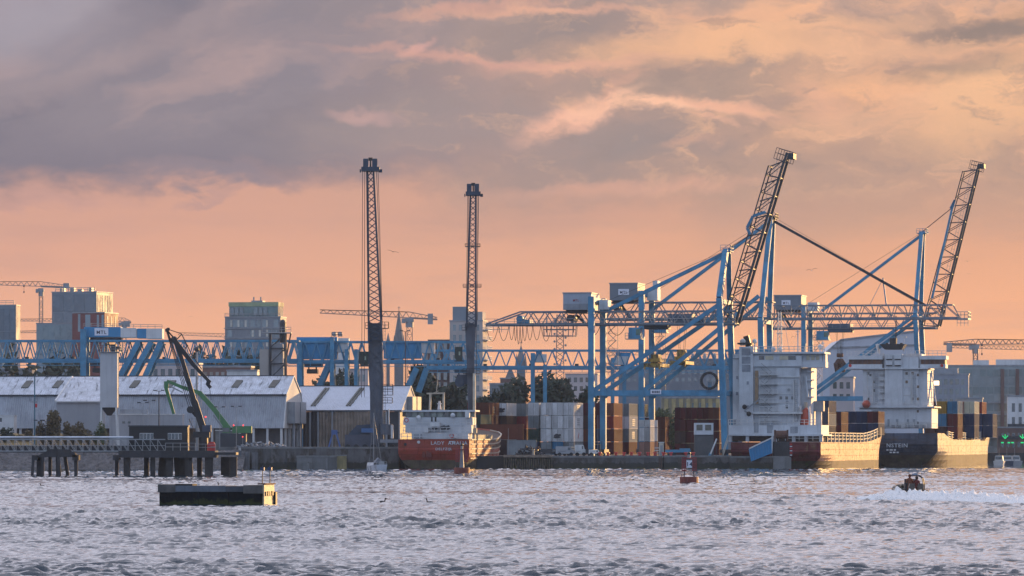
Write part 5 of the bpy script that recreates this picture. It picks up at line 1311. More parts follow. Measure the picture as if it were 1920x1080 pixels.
def container(loc, rz, color, L, H, label, group):
    t = thing('shipping_container', label, 'container', loc, rz, group)
    bd, fr, dr, sl = cproto(L, H)
    for nm, me in (('body', bd), ('frame', fr)):
        o = bpy.data.objects.new(nm, me); col.objects.link(o); o.parent = t; o.material_slots[0].link = 'OBJECT'; o.material_slots[0].material = CC[color]
    o = bpy.data.objects.new('door_seal', sl); col.objects.link(o); o.parent = t
    for s in (1, -1):
        o = bpy.data.objects.new('door', dr); col.objects.link(o); o.parent = t; o.material_slots[0].link = 'OBJECT'; o.material_slots[0].material = CC[color]
        if s < 0: o.location = (-1.08, 0, 0)
    return t
def logo_front(t, kind, H):
    b = B()
    if kind == 'blot':   # dark printed picture on the door end
        b.slab([(x, z) for x, z in [(-.9, .9), (-.7, 1.5), (-.2, 1.75), (.3, 1.6), (.75, 1.7), (.8, 1.25), (.4, 1.2), (.75, .95), (.3, .75), (-.4, .7)]], 0, .01)
        o = b.build('printed_mark', logo_dark, t); o.rotation_euler = (PI / 2, 0, 0); o.location = (0, -.075, 0)
def logo_side(t, kind, L, H):
    b = B(); cy = L / 2
    if kind == 'square':
        for dz in (.0, .45, .9, 1.3): b.bx(1.2, 1.215, cy - 1.9, cy + 1.9, .7 + dz, .95 + dz)
        b.build('printed_mark', logo_grey, t)
    elif kind == 'bars':
        for dz in (.5, 1.1, 1.6): b.bx(1.2, 1.215, cy - .9, cy + .9, dz, dz + .35)
        b.build('printed_mark', logo_dark, t)
    else:
        b.bar((1.205, cy - .7, .7), (1.205, cy + .5, 1.9), .02, .5); b.build('printed_mark', logo_red, t)
def stack(px, Y, cols, where, L=12.19, H=2.9, z=GZ, rz=-TH, group='containers stacked on the quay', loc=None, marks={}):
    """one stack: near left foot of the door end at px"""
    if loc is None: loc = (WX(px, Y) + 1.22 * CT, Y)
    zz = z
    for i, c in enumerate(cols):
        h = H - .08
        if c.startswith('half_'): c = c[5:]; h = H * .5
        j = random.uniform(-.04, .04)
        pos = TIER[len(cols)][i]
        lab = f"{CNAME[c]} container {where}" if len(cols) == 1 else f"{CNAME[c]} container, {pos} of stack {where}"
        t = container((loc[0] + j, loc[1] + random.uniform(-.05, .05), zz + .004), rz + random.uniform(-.002, .002), c, L, h, lab, group); zz += h + .09
        if i in marks:
            if marks[i][0] == 'f': logo_front(t, marks[i][1:], h)
            else: logo_side(t, marks[i][1:], L, h)
    return zz
stack(876, 1140, ['maroon', 'green', 'maroon', 'maroon'], 'left of orange ship mast')
stack(897, 1140, ['maroon', 'maroon', 'maroon', 'rust'], 'beside orange ship mast', marks={3: 'sbars'})
stack(930, 1153, ['maroon', 'grey', 'brown', 'white'], 'behind broadside rust container', marks={3: 'fblot'})
stack(967, 1166, ['grey', 'maroon', 'red', 'grey'], 'between two white stacks', marks={3: 'ssquare'})
stack(990, 1144, ['navy', 'green', 'grey', 'white'], 'left of white block', marks={3: 'ssquare'})
stack(1013.5, 1140, ['grey', 'white', 'white', 'white'], 'first of three white stacks')
stack(1034.8, 1140, ['blue', 'white', 'white', 'white'], 'second of three white stacks', marks={1: 'fblot'})
stack(1056, 1140, ['grey', 'white', 'white', 'white'], 'third of three white stacks', marks={3: 'ssquare', 2: 'ssquare', 1: 'sslash'})
stack(1090, 1153, ['maroon', 'rust', 'brown', 'maroon'], 'right of white block')
stack(1110.5, 1153, ['navy', 'navy', 'maroon', 'maroon'], 'behind front crane leg')
stack(1131, 1153, ['maroon', 'maroon', 'red', 'rust'], 'right of front crane leg')
stack(1160, 1168, ['maroon', 'grey', 'white', 'grey'], 'left of middle crane legs', marks={2: 'ssquare', 1: 'ssquare'})
stack(1180, 1182, ['blue', 'green', 'maroon', 'green'], 'behind middle crane legs')
stack(1209, 1190, ['maroon', 'brown', 'maroon'], 'just left of middle crane leg')
stack(1228, 1190, ['maroon', 'rust', 'rust'], 'below the leafy green tree')
for i, px in enumerate((1265, 1286, 1307, 1328)):
    stack(px, 1120, [['maroon', 'brown', 'maroon', 'maroon'], ['brown', 'maroon', 'maroon', 'maroon'], ['navy', 'brown', 'brown', 'maroon'], ['maroon', 'maroon', 'maroon', 'rust']][i],
          ['first of four maroon stacks', 'second of four maroon stacks', 'third of four maroon stacks', 'fourth of four maroon stacks'][i], H=2.59)
stack(1197, 1046, ['pink', 'white', 'half_white'], 'alone beside middle crane leg', L=10)
# broadside containers by the wharf
BR = -TH + R(90)
def broadside(px, Y, cols, where, L, H=2.9, z=GZ, group='containers standing broadside by the wharf'):
    return stack(0, Y, cols, where, L, H, z, BR + R(8), group, (WX(px, Y) + L, Y + 1))
broadside(951, 1078, ['grey'], 'broadside behind wharf scrap', 6.1, 3.3)
broadside(900, 1081, ['brown', 'rust'], 'broadside at orange ship bow', 9.12, 3.3)
stack(880, 1096, ['grey', 'grey', 'green'], 'behind orange ship bulwark', H=2.9)

# ---------------------------------------------------------------- ships
hullbits = dict(ribs=True)
class Ship:
    def __init__(s, name, label, px, Y, beam, L, rz=-TH):
        s.beam, s.L, s.Y = beam, L, Y
        xr = WX(px, Y)                            # right corner of the stern
        s.x0 = xr - beam / 2 * math.cos(rz); s.rz = rz; s.c, s.s = math.cos(rz), -math.sin(rz)
        s.t = thing(name, label, 'ship', (s.x0, Y, 0), rz)
    def k(s, px, py, y=0.0):
        """local point on the ship at distance y forward of the stern, seen at photo position px, py"""
        x = 0.0
        for _ in range(4):
            Yd = s.Y + y * s.c - x * s.s
            x = (WX(px, Yd) - s.x0 - y * s.s) / s.c
        return (x, y, WZ(py, s.Y + y * s.c - x * s.s))
    def hull(s, zdeck, zboot, mu, ml, counter=2.2, tuck=.7, rake=6.0, sb=.78, bulw=0.9, deckm=None):
        ss = [0, .012, .03, .06, .1, .15, .25, .4, .55, .7, .78, .83, .87, .905, .935, .96, .98, .993, 1.0]
        def hb(q, tt):
            st = tuck + (1 - tuck) * min(1, q / .16) ** .6
            st = st + (1 - st) * min(1, tt * 2.2) ** .7
            u = max(0, (q - sb) / (1 - sb))
            bw = (1 - u ** 1.5) * (1 - tt) + (1 - u ** 3.4) * tt
            return max(.02, s.beam / 2 * st * bw)
        lev = [-2.5, -.8, 0, zboot * .5, zboot]
        nu = 6; rows = []
        for q in ss:
            zd = zdeck(q); zs = lev + [zboot + (zd - zboot) * (i + 1) / nu for i in range(nu)]
            r = []
            for z in zs:
                tt = max(0, min(1, z / zd)); u = max(0, (q - sb) / (1 - sb))
                y = q * s.L * .96 + (rake * tt ** 1.3) * u + (1 - q) ** 8 * counter * max(0, (1 - tt * 1.6))
                r.append((hb(q, tt), y, z))
            rows.append(r)
        n = len(rows[0]); kb = 4
        for nm, m, a, e in (('lower_hull', ml, 0, kb), ('hull', mu, kb, n - 1)):
            vs, fs = [], []; w = e - a + 1
            for r in rows:
                for sgn in (1, -1): vs += [(sgn * r[j][0], r[j][1], r[j][2]) for j in range(a, e + 1)]
            for i in range(len(rows) - 1):
                for sgn in (0, 1):
                    o, o2 = (2 * i + sgn) * w, (2 * (i + 1) + sgn) * w
                    for j in range(w - 1):
                        f = (o + j, o2 + j, o2 + j + 1, o + j + 1); fs.append(f if sgn == 0 else f[::-1])
            for j in range(w - 1): fs.append((j, j + 1, w + j + 1, w + j))     # transom
            B().add(vs, fs).build(nm, m, s.t, False)
        vs, fs = [], []
        for r in rows: vs += [(r[-1][0] - .03, r[-1][1], r[-1][2] - bulw), (-r[-1][0] + .03, r[-1][1], r[-1][2] - bulw)]
        for i in range(len(rows) - 1): fs.append((2 * i, 2 * i + 2, 2 * i + 3, 2 * i + 1))
        B().add(vs, fs).build('deck', deckm or mat('deck_paint', (.10, .07, .06), .8), s.t)
        s.side = lambda q, tt: (hb(q, tt), q * s.L * .96 + rake * tt ** 1.3 * max(0, (q - sb) / (1 - sb)), zdeck(q) * tt)
    def box(s, name, m, a, b, pt, pb, y0, y1, parent=None):
        p, q = s.k(a, pt, y0), s.k(b, pb, y0)
        return B().bx(p[0], q[0], y0, y1, q[2], p[2]).build(name, m, parent or s.t)
    def boxes(s, name, m, lst, parent=None):
        return [s.box(name, m, *v, parent) for v in lst]

glossred = mat('dark_red_hull', (.20, .022, .028), .38, var=.35, scale=.3, streak=.55, rust=(.24, .13, .06), rustamt=.2, spec=.6, bump=.5, bscale=.7, plates=(6.5, 1.25))
glossblue = mat('slate_blue_hull', (.07, .085, .125), .38, var=.35, scale=.3, streak=.55, rust=(.24, .15, .09), rustamt=.2, spec=.6, bump=.5, bscale=.7, plates=(7.5, 1.5))
orange = mat('orange_red_hull', (.38, .05, .025), .40, var=.3, scale=.3, streak=.45, rust=(.20, .10, .05), rustamt=.12, spec=.6, bump=.5, bscale=.7, plates=(6, 1.4))
boot = mat('dark_boot_topping', (.12, .09, .06), .75, var=.5, scale=.5, streak=.5, rust=(.075, .095, .02), rustamt=.3, spec=.3, bump=.6)
tanrail = mat('tan_rail_paint', (.45, .40, .33), .5, var=.2, scale=.6)  # pale tan shared by rails, strakes, posts and lines
shipglass = mat('bridge_glass', (.05, .055, .06), .1, var=.3, spec=.9)
brownglass = mat('brown_bridge_shutters', (.16, .075, .045), .4, var=.4, scale=.8)
buffm = mat('buff_mast_paint', (.48, .40, .30), .5)
lifered = mat('lifeboat_orange', (.42, .075, .04), .5, var=.15, scale=.8, streak=.2)

# --- orange cargo ship, stern towards us
s = Ship('cargo_ship', 'orange cargo ship with white wheelhouse and sunlit side, LADY AMALIA on its stern', 880, 992, 13.8, 70, -R(6))
s.hull(lambda q: 5.75 + .2 * q + 2.3 * max(0, (q - .72) / .28) ** 1.3, 1.75, orange, boot, counter=1.0, tuck=.62, rake=2.5, sb=.8, bulw=.3)
k = s.k
text('LADY  AMALIA', 'ship_name', white, s.t, (k(842, 834, 0)[0], -.06, k(0, 831)[2]), .92, sx=1.05, bold=.012)
text('DELFZIJL', 'home_port', white, s.t, (k(832, 843, 0)[0], -.06, k(0, 842)[2]), .68, sx=1.1, bold=.012)
B().bx(k(842, 0)[0], k(852, 0)[0], -.05, .0, k(0, 828.5)[2], k(0, 827)[2]).build('registry_mark', white, s.t)
b = B(); 
for a, e in ((792, 797), (799, 804), (805, 809)): b.bx(k(a, 0)[0], k(e, 0)[0], -.06, .02, k(0, 857)[2], k(0, 845 + random.random() * 3)[2])
b.build('stern_emblem', mat('emblem_dark_red', (.16, .03, .02), .6), s.t)
for px, py in ((785, 829), (760, 833)): B().tube((k(px, py)[0], -.1, k(0, py)[2]), (k(px, py)[0], .1, k(0, py)[2]), .3, 10).build('fairlead', offwhite if px > 770 else black, s.t)
s.boxes('deckhouse', white, [(772, 878, 812, 823, 3, 14), (760, 884, 797, 811.7, 4, 13)])
o = s.box('wheelhouse', white, 757, 886, 782.5, 796.8, 4.5, 11)
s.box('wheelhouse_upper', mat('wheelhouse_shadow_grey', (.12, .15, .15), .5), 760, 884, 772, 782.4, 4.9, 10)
s.box('roof', white, 754, 891, 768.8, 771.9, 4, 12)
for a in range(761, 882, 12): s.box('window', mat('wheelhouse_window', (.20, .24, .20), .12, var=.4, scale=1.0, spec=.9) if (a // 12) % 3 else shipglass, a, a + 9, 773, 782, 4.82, 4.95)
for a, e, pt, pb in ((795, 803, 801, 811), (806, 824, 793, 800), (775, 790, 813, 822), (850, 856, 814, 821), (872, 880, 772, 783)): s.box('deck_locker', offwhite if a != 775 else greyp, a, e, pt, pb, 2.4, 4.4)
b = B().rail([k(756, 797, 3.2), k(886, 797, 3.2)], 1.0, .05, 1.2); b.rail([k(756, 811.5, 2.5), k(884, 811.5, 2.5)], 1.0, .05, 1.2); b.rail([k(752, 823, .3), k(880, 823, .3)], 1.0, .05, 1.2); b.build('guard_rail', offwhite, s.t)
for px, py in ((785, 783), (849, 779)): B().ball(k(px, py, 4), .48, 10, 7).tube(k(px, py + 9, 4), k(px, py + 3, 4), .1, 6).build('radome', white, s.t)
b = B()
for px in (805, 831): b.bar(k(px, 800, 6), k(px + (2 if px < 820 else 1), 738, 6), .4)
b.bar(k(800, 738, 6), k(834, 737, 6), .3); b.bar(k(806, 778, 6), k(831, 778, 6), .25); b.bar(k(818, 737, 6), k(822, 700, 6), .14); b.bar(k(822, 733, 6), k(812, 737, 6), .12); b.build('gantry_mast', buffm, s.t)
b = B().tube(k(824, 768, 7), k(824, 752, 7), .4, 8, .2); b.bar(k(820, 757, 7), k(828, 757, 7), .2); b.build('radar_mast', white, s.t)
b = B()
for px in (808, 815): b.bx(k(px, 0, 3)[0], k(px + 3, 0, 3)[0], 3, 3.4, k(0, 791, 3)[2], k(0, 782, 3)[2])
b.build('exhaust_pipe', black, s.t)
for px in (762, 847): 
    b = B(); c_ = k(px, 817 if px > 800 else 788, 2.3); 
    for i in range(10):
        a, a2 = 2 * PI * i / 10, 2 * PI * (i + 1) / 10; b.bar((c_[0] + .38 * math.cos(a), 2.3, c_[2] + .38 * math.sin(a)), (c_[0] + .38 * math.cos(a2), 2.3, c_[2] + .38 * math.sin(a2)), .15)
    b.build('lifebuoy', redp, s.t)
b = B()
for (a, e, h0) in ((827, 834, 5), (836, 842, 6), (812, 818, 4)): b.tube(k(a, 803, 3), k(e, 801, 3.4), .4, 8); b.bx(k(a, 0, 3)[0], k(e, 0, 3)[0], 2.8, 3.6, k(0, 806, 3)[2], k(0, 804, 3)[2])
b.build('liferaft_canister', dark, s.t)
B().bar(k(889, 833, 8), k(889, 772, 8), .28).bx(k(885, 0, 8)[0], k(894, 0, 8)[0], 7.5, 8.6, k(0, 812, 8)[2], k(0, 803, 8)[2]).build('side_mast', buffm, s.t)
# rubbing strakes, black shade strips and hatch coaming on the sunlit side
b = B()
for tt in (.36, .52, .68, .84, .985):
    pts = [s.side(q, tt) for q in (.04, .15, .3, .5, .65, .76, .82, .87, .92, .96)]
    for p, q in zip(pts, pts[1:]): b.bar((p[0] + .06, p[1], p[2]), (q[0] + .06, q[1], q[2]), .22)
b.build('rubbing_strake', tanrail, s.t)
for r_, (ta, tb) in enumerate(((.70, .78), (.80, .88), (.90, .97))):
    qs = (.5, .62, .72, .79, .84, .885, .92, .95) if r_ else (.56, .68, .76, .81, .86, .90, .93)
    b = B()
    for q0, q1 in zip(qs, qs[1:]):
        a, c_, e, f = s.side(q0, ta), s.side(q1, ta), s.side(q1, tb), s.side(q0, tb); d = .09
        b.add([(v[0] + d, v[1], v[2]) for v in (a, c_, e, f)] + [(v[0] - .1, v[1], v[2]) for v in (a, c_, e, f)], [(0, 1, 2, 3), (0, 4, 5, 1), (2, 6, 7, 3), (1, 5, 6, 2), (3, 7, 4, 0)])
    b.build('opening_shade_strip', black, s.t)  # black strips laid on the hull as the shade inside its openings
B().bx(-5.6, 5.9, 16, 50, 4.6, 6.7).build('hatch_coaming', mat('hatch_green_grey', (.10, .13, .145), .6, streak=.3), s.t)

# --- container ships
def deck_stacks(s, lst, group, whereof, H=2.59):
    for (px, ypos, z, cols, where, L) in lst:
        p = s.k(px, 800, ypos)
        wx = s.x0 + (p[0] + 1.22) * s.c + ypos * s.s; wy = s.Y + ypos * s.c - (p[0] + 1.22) * s.s
        stack(0, 0, cols, where + ' ' + whereof, L, H, z, s.rz, group, (wx, wy))
def stanchions(s, q0, q1, n, z0, h, m, inset=.35):
    o = None; top = []
    for i in range(n):
        q = q0 + (q1 - q0) * i / (n - 1); p = s.side(q, 1)
        if o is None: o = B().bx(-.22, .22, -.3, .3, -.4, h).build('lashing_post', m, s.t); o.location = (p[0] - inset, p[1], p[2])
        else: share(o, s.t, (p[0] - inset, p[1], p[2] - .0))
        top.append((p[0] - inset, p[1], p[2] + h))
    b = B()
    for f in (.35, .7, 1.0):
        for p, q in zip(top, top[1:]): b.bar((p[0], p[1], p[2] - h * (1 - f)), (q[0], q[1], q[2] - h * (1 - f)), .14)
    b.build('bulwark_rail', m, s.t)

a_ship = s = Ship('container_ship', 'container ship with dark red stern and white bridge tower beside the cranes', 1538, 1012, 17.8, 128)
k = s.k
s.hull(lambda q: 5.2 + 2.6 * max(0, (q - .6) / .4) ** 1.6, 1.5, glossred, boot, counter=2.5, tuck=.6, rake=5, sb=.82, bulw=.4)
s.boxes('poop_house', white, [(1366, 1540, 797, 816, 2, 14)])
s.box('poop_deck', white, 1364, 1543, 814.5, 817.2, .3, 15)
for px in (1366, 1398, 1450, 1485, 1508, 1536): s.box('deck_pillar', white, px, px + 6, 817.3, 828, .6, 1.6)
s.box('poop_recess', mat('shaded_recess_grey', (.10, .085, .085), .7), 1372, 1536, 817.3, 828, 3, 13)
for a_, e, pt, pb in ((1414, 1422, 792, 811), (1438, 1449, 793, 812), (1482, 1496, 800, 812), (1375, 1381, 786, 796)): s.box('doorway', greyp, a_, e, pt, pb, 1.9, 2.05)
s.box('accommodation', white, 1412, 1499, 687, 797, 5, 16)
s.box('accommodation_wing', white, 1499, 1521, 690, 797, 7.5, 16)
s.box('funnel_casing', white, 1386, 1412, 650, 797, 4, 10)
s.box('funnel_annex', white, 1374, 1386, 673, 797, 5.5, 10)
for py in (653, 669, 684): s.box('louvre', mat('louvre_grey', (.27, .29, .33), .6), 1391, 1407, py, py + 13, 3.93, 4)
s.box('warm_pipe_casing', mat('tan_pipe_paint', (.42, .27, .16), .5), 1415.5, 1421.5, 695, 757, 4.6, 5)
b = B().bar(k(1404, 650, 6), k(1399, 630, 6), 1.1); b.bx(k(1385, 0, 6)[0], k(1411, 0, 6)[0], 4, 9, k(0, 651, 6)[2], k(0, 648, 6)[2]); b.build('funnel_top', black, s.t)
B().tube(k(1392, 648, 5), k(1392, 638, 5), .5, 8).ball(k(1393, 640, 5), .55, 8, 6).build('vent', offwhite, s.t)
s.box('bridge', white, 1405, 1503, 667, 687, 4.5, 13)
s.box('bridge_wing', white, 1490, 1548, 678, 689, 5, 9)
s.box('bridge_wing', white, 1374, 1386, 664, 672, 5, 9)
s.box('bridge_wing_house', white, 1492, 1542, 663, 677.9, 5.4, 9)
o = s.box('bridge_roof', white, 1402, 1546, 660, 663, 4, 13.5)
s.box('bridge_window_band', white, 1408, 1492, 663, 667, 4.8, 12)
for a_, e, m in ((1423, 1433, shipglass), (1435, 1450, goldglass), (1462, 1478, goldglass), (1478, 1492, shipglass)): s.box('bridge_window', m, a_, e, 667.2, 674.5, 4.42, 4.6)
for a_ in (1497, 1512, 1521, 1530): s.box('wing_window', goldglass if a_ != 1497 else shipglass, a_, a_ + 6, 666, 675, 5.3, 5.42)
s.box('sunlit_wing_end', offwhite, 1543.2, 1548, 664, 677.8, 5.5, 8.5)
B().rail([k(1404, 660, 4.2), k(1546, 660, 4.2)], 1.1, .05, 1.0).build('roof_rail', offwhite, s.t)
B().rail([k(1366, 797, 2.1), k(1412, 797, 2.1)], 1.1, .05, 1.0).build('guard_rail', offwhite, s.t)
for x_, y0_, y1_ in ((1462, 660, 585), (1496, 660, 618), (1543, 660, 640)):
    b = B()
    if x_ == 1462: lattice(b, k(x_, y0_, 7), k(x_, y1_, 7), .9, .5, 9, .12, .08, 4, False); b.bar(k(x_ - 9, 612, 7), k(x_ + 8, 612, 7), .16); b.bar(k(x_ - 6, 625, 7), k(x_ + 6, 625, 7), .16); b.tube(k(x_ + 8, 598, 7), k(x_ + 18, 660, 7), .04, 4); b.tube(k(x_ - 8, 605, 7), k(x_ - 16, 660, 7), .04, 4)
    else: b.tube(k(x_, y0_, 7), k(x_, y1_, 7), .12, 6); b.bar(k(x_ - 4, y1_ + 4, 7), k(x_ + 4, y1_ + 4, 7), .12)
    b.build('radar_mast' if x_ == 1462 else 'aerial', offwhite, s.t)
for px, py in ((1415, 640), (1450, 655), (1463, 655), (1538, 650)): B().ball(k(px, py, 6), .5, 9, 6).tube(k(px, py + 4, 6), k(px, 661, 6), .14, 6).build('radome', white, s.t)
# zigzag outside stairs
lv = [690, 706.5, 723, 740, 757, 772, 790]
for i in range(6):
    x0_, x1_ = (1427, 1447) if i % 2 == 0 else (1447, 1431)
    b = B().bar(k(x0_, lv[i], 4.2), k(x1_, lv[i + 1], 4.2), .5, .14); b.bar(k(x0_, lv[i] - 9, 4), k(x1_, lv[i + 1] - 9, 4), .09); b.build('stair_flight', steel, s.t)
    b = B().bx(k(1424, 0, 4)[0], k(1458, 0, 4)[0], 3.7, 5, k(0, lv[i + 1] + 1, 4)[2], k(0, lv[i + 1], 4)[2]); b.rail([k(1424, lv[i + 1], 3.7), k(1458, lv[i + 1], 3.7)], 1.0, .045, .9); b.build('landing', offwhite, s.t)
s.box('deck_ledge', offwhite, 1405, 1500, 706, 707.6, 4.6, 5)
s.box('deck_ledge', offwhite, 1412, 1503, 772, 776, 3.4, 5)
s.box('upper_house', white, 1456, 1490, 690, 706, 4.7, 5)
for px, py in ((1479, 731), (1476, 754), (1484, 775), (1492, 778)): B().tube(k(px, py, 4.93), k(px, py, 5.03), .32, 10).build('porthole', greyp, s.t)
b = B().bar(k(1425, 748, 3), k(1398, 768, 3), .28); b.bar(k(1398, 768, 3), k(1395, 758, 3), .2); b.bar(k(1396, 770, 3), k(1404, 776, 3), .3); b.build('stores_crane', greyp, s.t)
b = B()
for p in ((1396, 763), (1404, 776)): b.ball(k(*p, 2.9), .5, 7, 5)
b.build('hook_gear', black, s.t)
# lifeboat on the right
p = k(1509, 784, 6); vs = []; fs = []
b = B(); nn = 9; mm = 10
for i in range(nn):
    u = i / (nn - 1) * 2 - 1; r_ = max(.05, (1 - abs(u) ** 2.6)) ** .6
    for j in range(mm):
        a_ = 2 * PI * j / mm; vs.append((p[0] + .95 * r_ * math.cos(a_) + .28 * u, 6 + 1.05 * r_ * math.sin(a_), p[2] + 2.1 * u + .0))
for i in range(nn - 1):
    for j in range(mm): fs.append((i * mm + j, i * mm + (j + 1) % mm, (i + 1) * mm + (j + 1) % mm, (i + 1) * mm + j))
B().add(vs, fs).build('lifeboat', lifered, s.t, True)
b = B().bar(k(1497, 812, 5.5), k(1502, 760, 5.5), .35); b.bar(k(1519, 812, 5.5), k(1517, 762, 5.5), .35); b.build('davit', white, s.t)
s.box('gangway_platform', white, 1495, 1500, 764, 790, 5, 5.6)
s.box('sunlit_vent', buffm, 1508, 1513, 754, 764, 6, 7)
b = B()
for y_ in (700, 715, 730, 746): b.bx(k(1513, 0, 7)[0], k(1527, 0, 7)[0], 6.6, 9, k(0, y_ + 2, 7)[2], k(0, y_, 7)[2])
b.bar(k(1515, 745, 6.6), k(1511, 706, 6.6), .3); b.build('side_gallery', white, s.t)
s.box('crane_post', offwhite, 1529, 1540, 752, 815, 12, 13); s.box('post_head', greyp, 1525, 1544, 752, 771, 11.5, 13.5)
s.box('stern_bulkhead', mat('lashing_bridge_navy', (.025, .045, .085), .55, streak=.3), 1540, 1553, 764, 815, 31, 32)
b = B().rail([k(1447, 826, .2), k(1537, 826, .2)], .9, .04, 1.2); b.build('stern_rail', offwhite, s.t)
stanchions(s, .10, .92, 17, 5.5, 1.9, tanrail)
deck_stacks(s, [(1532, 33, 5.9, ['navy', 'grey', 'navy'], 'by the bridge at the edge', 12.19), (1510, 33, 5.9, ['navy', 'navy', 'navy'], 'by the bridge, inner', 12.19),
    (1556, 55, 6.4, ['maroon', 'maroon'], 'amidships at the edge', 12.19), (1535, 55, 6.4, ['navy', 'maroon'], 'amidships, inner', 12.19),
    (1626, 103, 6.8, ['navy', 'maroon'], 'at the bow edge', 12.19), (1604, 103, 6.8, ['navy', 'navy'], 'at the bow, second inward', 12.19), (1583, 103, 6.8, ['navy', 'navy'], 'at the bow, third inward', 12.19), (1561, 103, 6.8, ['navy', 'blue'], 'at the bow, fourth inward', 12.19)],
    'containers on the deck of the red ship', 'on the red ship')

b_ship = s = Ship('container_ship', 'slate blue container ship with boxy white bridge tower and black funnel top', 1757, 1150, 16.2, 154)
k = s.k
s.hull(lambda q: 7.3 + 2.0 * max(0, (q - .6) / .4) ** 1.6 - 1.4 * max(0, min(1, (q - .1) / .1)) * (1 if q < .85 else max(0, 1 - (q - .85) / .1)), 2.4, glossblue, boot, counter=3.2, tuck=.5, rake=6, sb=.82, bulw=.4)
text('NSTEIN', 'ship_name', white, s.t, (k(1682, 836, 0)[0], -.06, k(0, 835.5)[2]), 1.2, sx=1.08, bold=.012)
b = B()
for i, (a_, e) in enumerate(((1662, 1666), (1668, 1674), (1676, 1680), (1668, 1672), (1674, 1679), (1681, 1685))): b.bx(k(a_, 0)[0], k(e, 0)[0], -.05, .02, k(0, 844.6 + (i // 3) * 4.5)[2], k(0, 842 + (i // 3) * 4.5)[2])
b.build('home_port_marks', offwhite, s.t)
s.box('poop_house', white, 1612, 1747, 764.5, 803, 2.5, 16)
s.box('accommodation', white, 1618, 1739, 692, 764, 3.2, 16)
s.box('stair_tower', white, 1659, 1692, 664, 762, 2.2, 3.2)
s.box('corner_block', white, 1692.2, 1722, 670, 762, 2.7, 3.2)
s.box('deck_ledge', white, 1604, 1752, 762, 764.3, 1.4, 16.5); s.box('deck_ledge', white, 1588, 1740, 690, 692, 1.9, 16)
for a_, e in ((1590, 1654), (1725, 1773)):
    s.box('bridge_wing', white, a_, e, 683, 690, 3, 8); s.box('wing_window_band', brownglass, a_ + 2, e - 1, 674, 683, 3.3, 7.5); s.box('wing_roof', white, a_ - 1, e + 1, 667, 673.9, 2.8, 8.4)
    for m_ in range(a_ + 8, e - 4, 9): s.box('mullion', brickw, m_, m_ + 2, 674, 683, 3.2, 3.3)
s.box('bridge', white, 1650, 1728, 664, 690, 3.6, 12)
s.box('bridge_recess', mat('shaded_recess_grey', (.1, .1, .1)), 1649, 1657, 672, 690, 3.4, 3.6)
for a_ in (1661, 1677):
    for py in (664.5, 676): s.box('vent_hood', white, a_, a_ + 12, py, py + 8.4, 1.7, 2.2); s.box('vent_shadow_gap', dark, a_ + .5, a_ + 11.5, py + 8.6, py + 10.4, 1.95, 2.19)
B().prism([(k(1659, 0, 3)[0], k(0, 661, 3)[2]), (k(1691, 0, 3)[0], k(0, 661, 3)[2]), (k(1697, 0, 3)[0], k(0, 651, 3)[2]), (k(1649, 0, 3)[0], k(0, 651, 3)[2])], 2.6, 8).build('funnel_top', black, s.t)
b = B().tube(k(1675, 652, 5), k(1675, 634, 5), .85, 10); b.tube(k(1663, 651, 5), k(1663, 643, 5), .3, 8); b.tube(k(1690, 651, 5), k(1690, 643, 5), .3, 8); b.build('exhaust_pipe', black, s.t)
b = B().tube(k(1680, 652, 6), k(1680, 592, 6), .12, 6); b.bar(k(1676, 620, 6), k(1684, 620, 6), .1); b.build('signal_mast', black, s.t)
b = B().tube(k(1695, 660, 6), k(1695, 633, 6), .12, 6); b.bar(k(1690, 632, 6), k(1700, 632, 6), .3); b.build('radar_mast', offwhite, s.t); B().tube(k(1648, 662, 6), k(1644, 645, 6), .3, 8).build('vent_pipe', offwhite, s.t)
for a_, e in ((1588, 1656), (1700, 1774)): B().rail([k(a_, 667, 2.9), k(e, 667, 2.9)], 1.1, .05, .9).build('roof_rail', offwhite, s.t)
for px in (1594, 1766): B().tube(k(px, 685.5, 2.9), k(px, 685.5, 3.0), .36, 10).build('lifebuoy', redp, s.t)
for px, py in ((1632, 703), (1721, 703), (1721, 725), (1721, 748), (1721, 771), (1721, 793)): s.box('window', shipglass, px - 1.8, px + 1.8, py - 2.4, py + 2.4, 3.12 if px < 1700 else (2.62 if py < 762 else 2.42), 3.22)
b = B()
for py in (705, 716, 727, 738, 750): b.bx(k(1649, 0, 2.6)[0], k(1659, 0, 2.6)[0], 2.3, 3.2, k(0, py + 1, 2.6)[2], k(0, py, 2.6)[2]); b.rail([k(1649, py, 2.3), k(1659, py, 2.3)], .9, .04, .5)
b.build('balcony', offwhite, s.t)
b = B().bar(k(1740, 760, 4), k(1747, 695, 4), .3); b.bar(k(1756, 760, 4), k(1747, 698, 4), .2); b.bar(k(1744, 700, 4), k(1748, 760, 4), .2)
for py in (700, 715, 730, 745): b.bar(k(1740, py, 4), k(1752, py, 4), .12)
b.build('side_derrick', white, s.t)
s.box('lifeboat_cradle', white, 1606, 1634, 768, 780, 0.8, 2.4)
p = k(1624, 758, 1.2); B().ball((p[0], 1.6, p[2]), .95, 10, 7, (1.0, 2.2, 1.0)).build('lifeboat', lifered, s.t, True)
b = B().rail([k(1668, 803, .3), k(1757, 803, .3)], 1.0, .045, 1.2); b.rail([k(1670, 800, 2.3), k(1745, 800, 2.3)], 1.0, .045, 1.2); b.build('stern_rail', offwhite, s.t)
b = B(); [b.bx(k(a_, 0, 1.5)[0], k(a_ + 6, 0, 1.5)[0], 1, 2.2, k(0, 803, 1.5)[2], k(0, 798, 1.5)[2]) for a_ in (1672, 1684, 1700, 1716, 1730)]; b.build('mooring_winch', greyp, s.t)
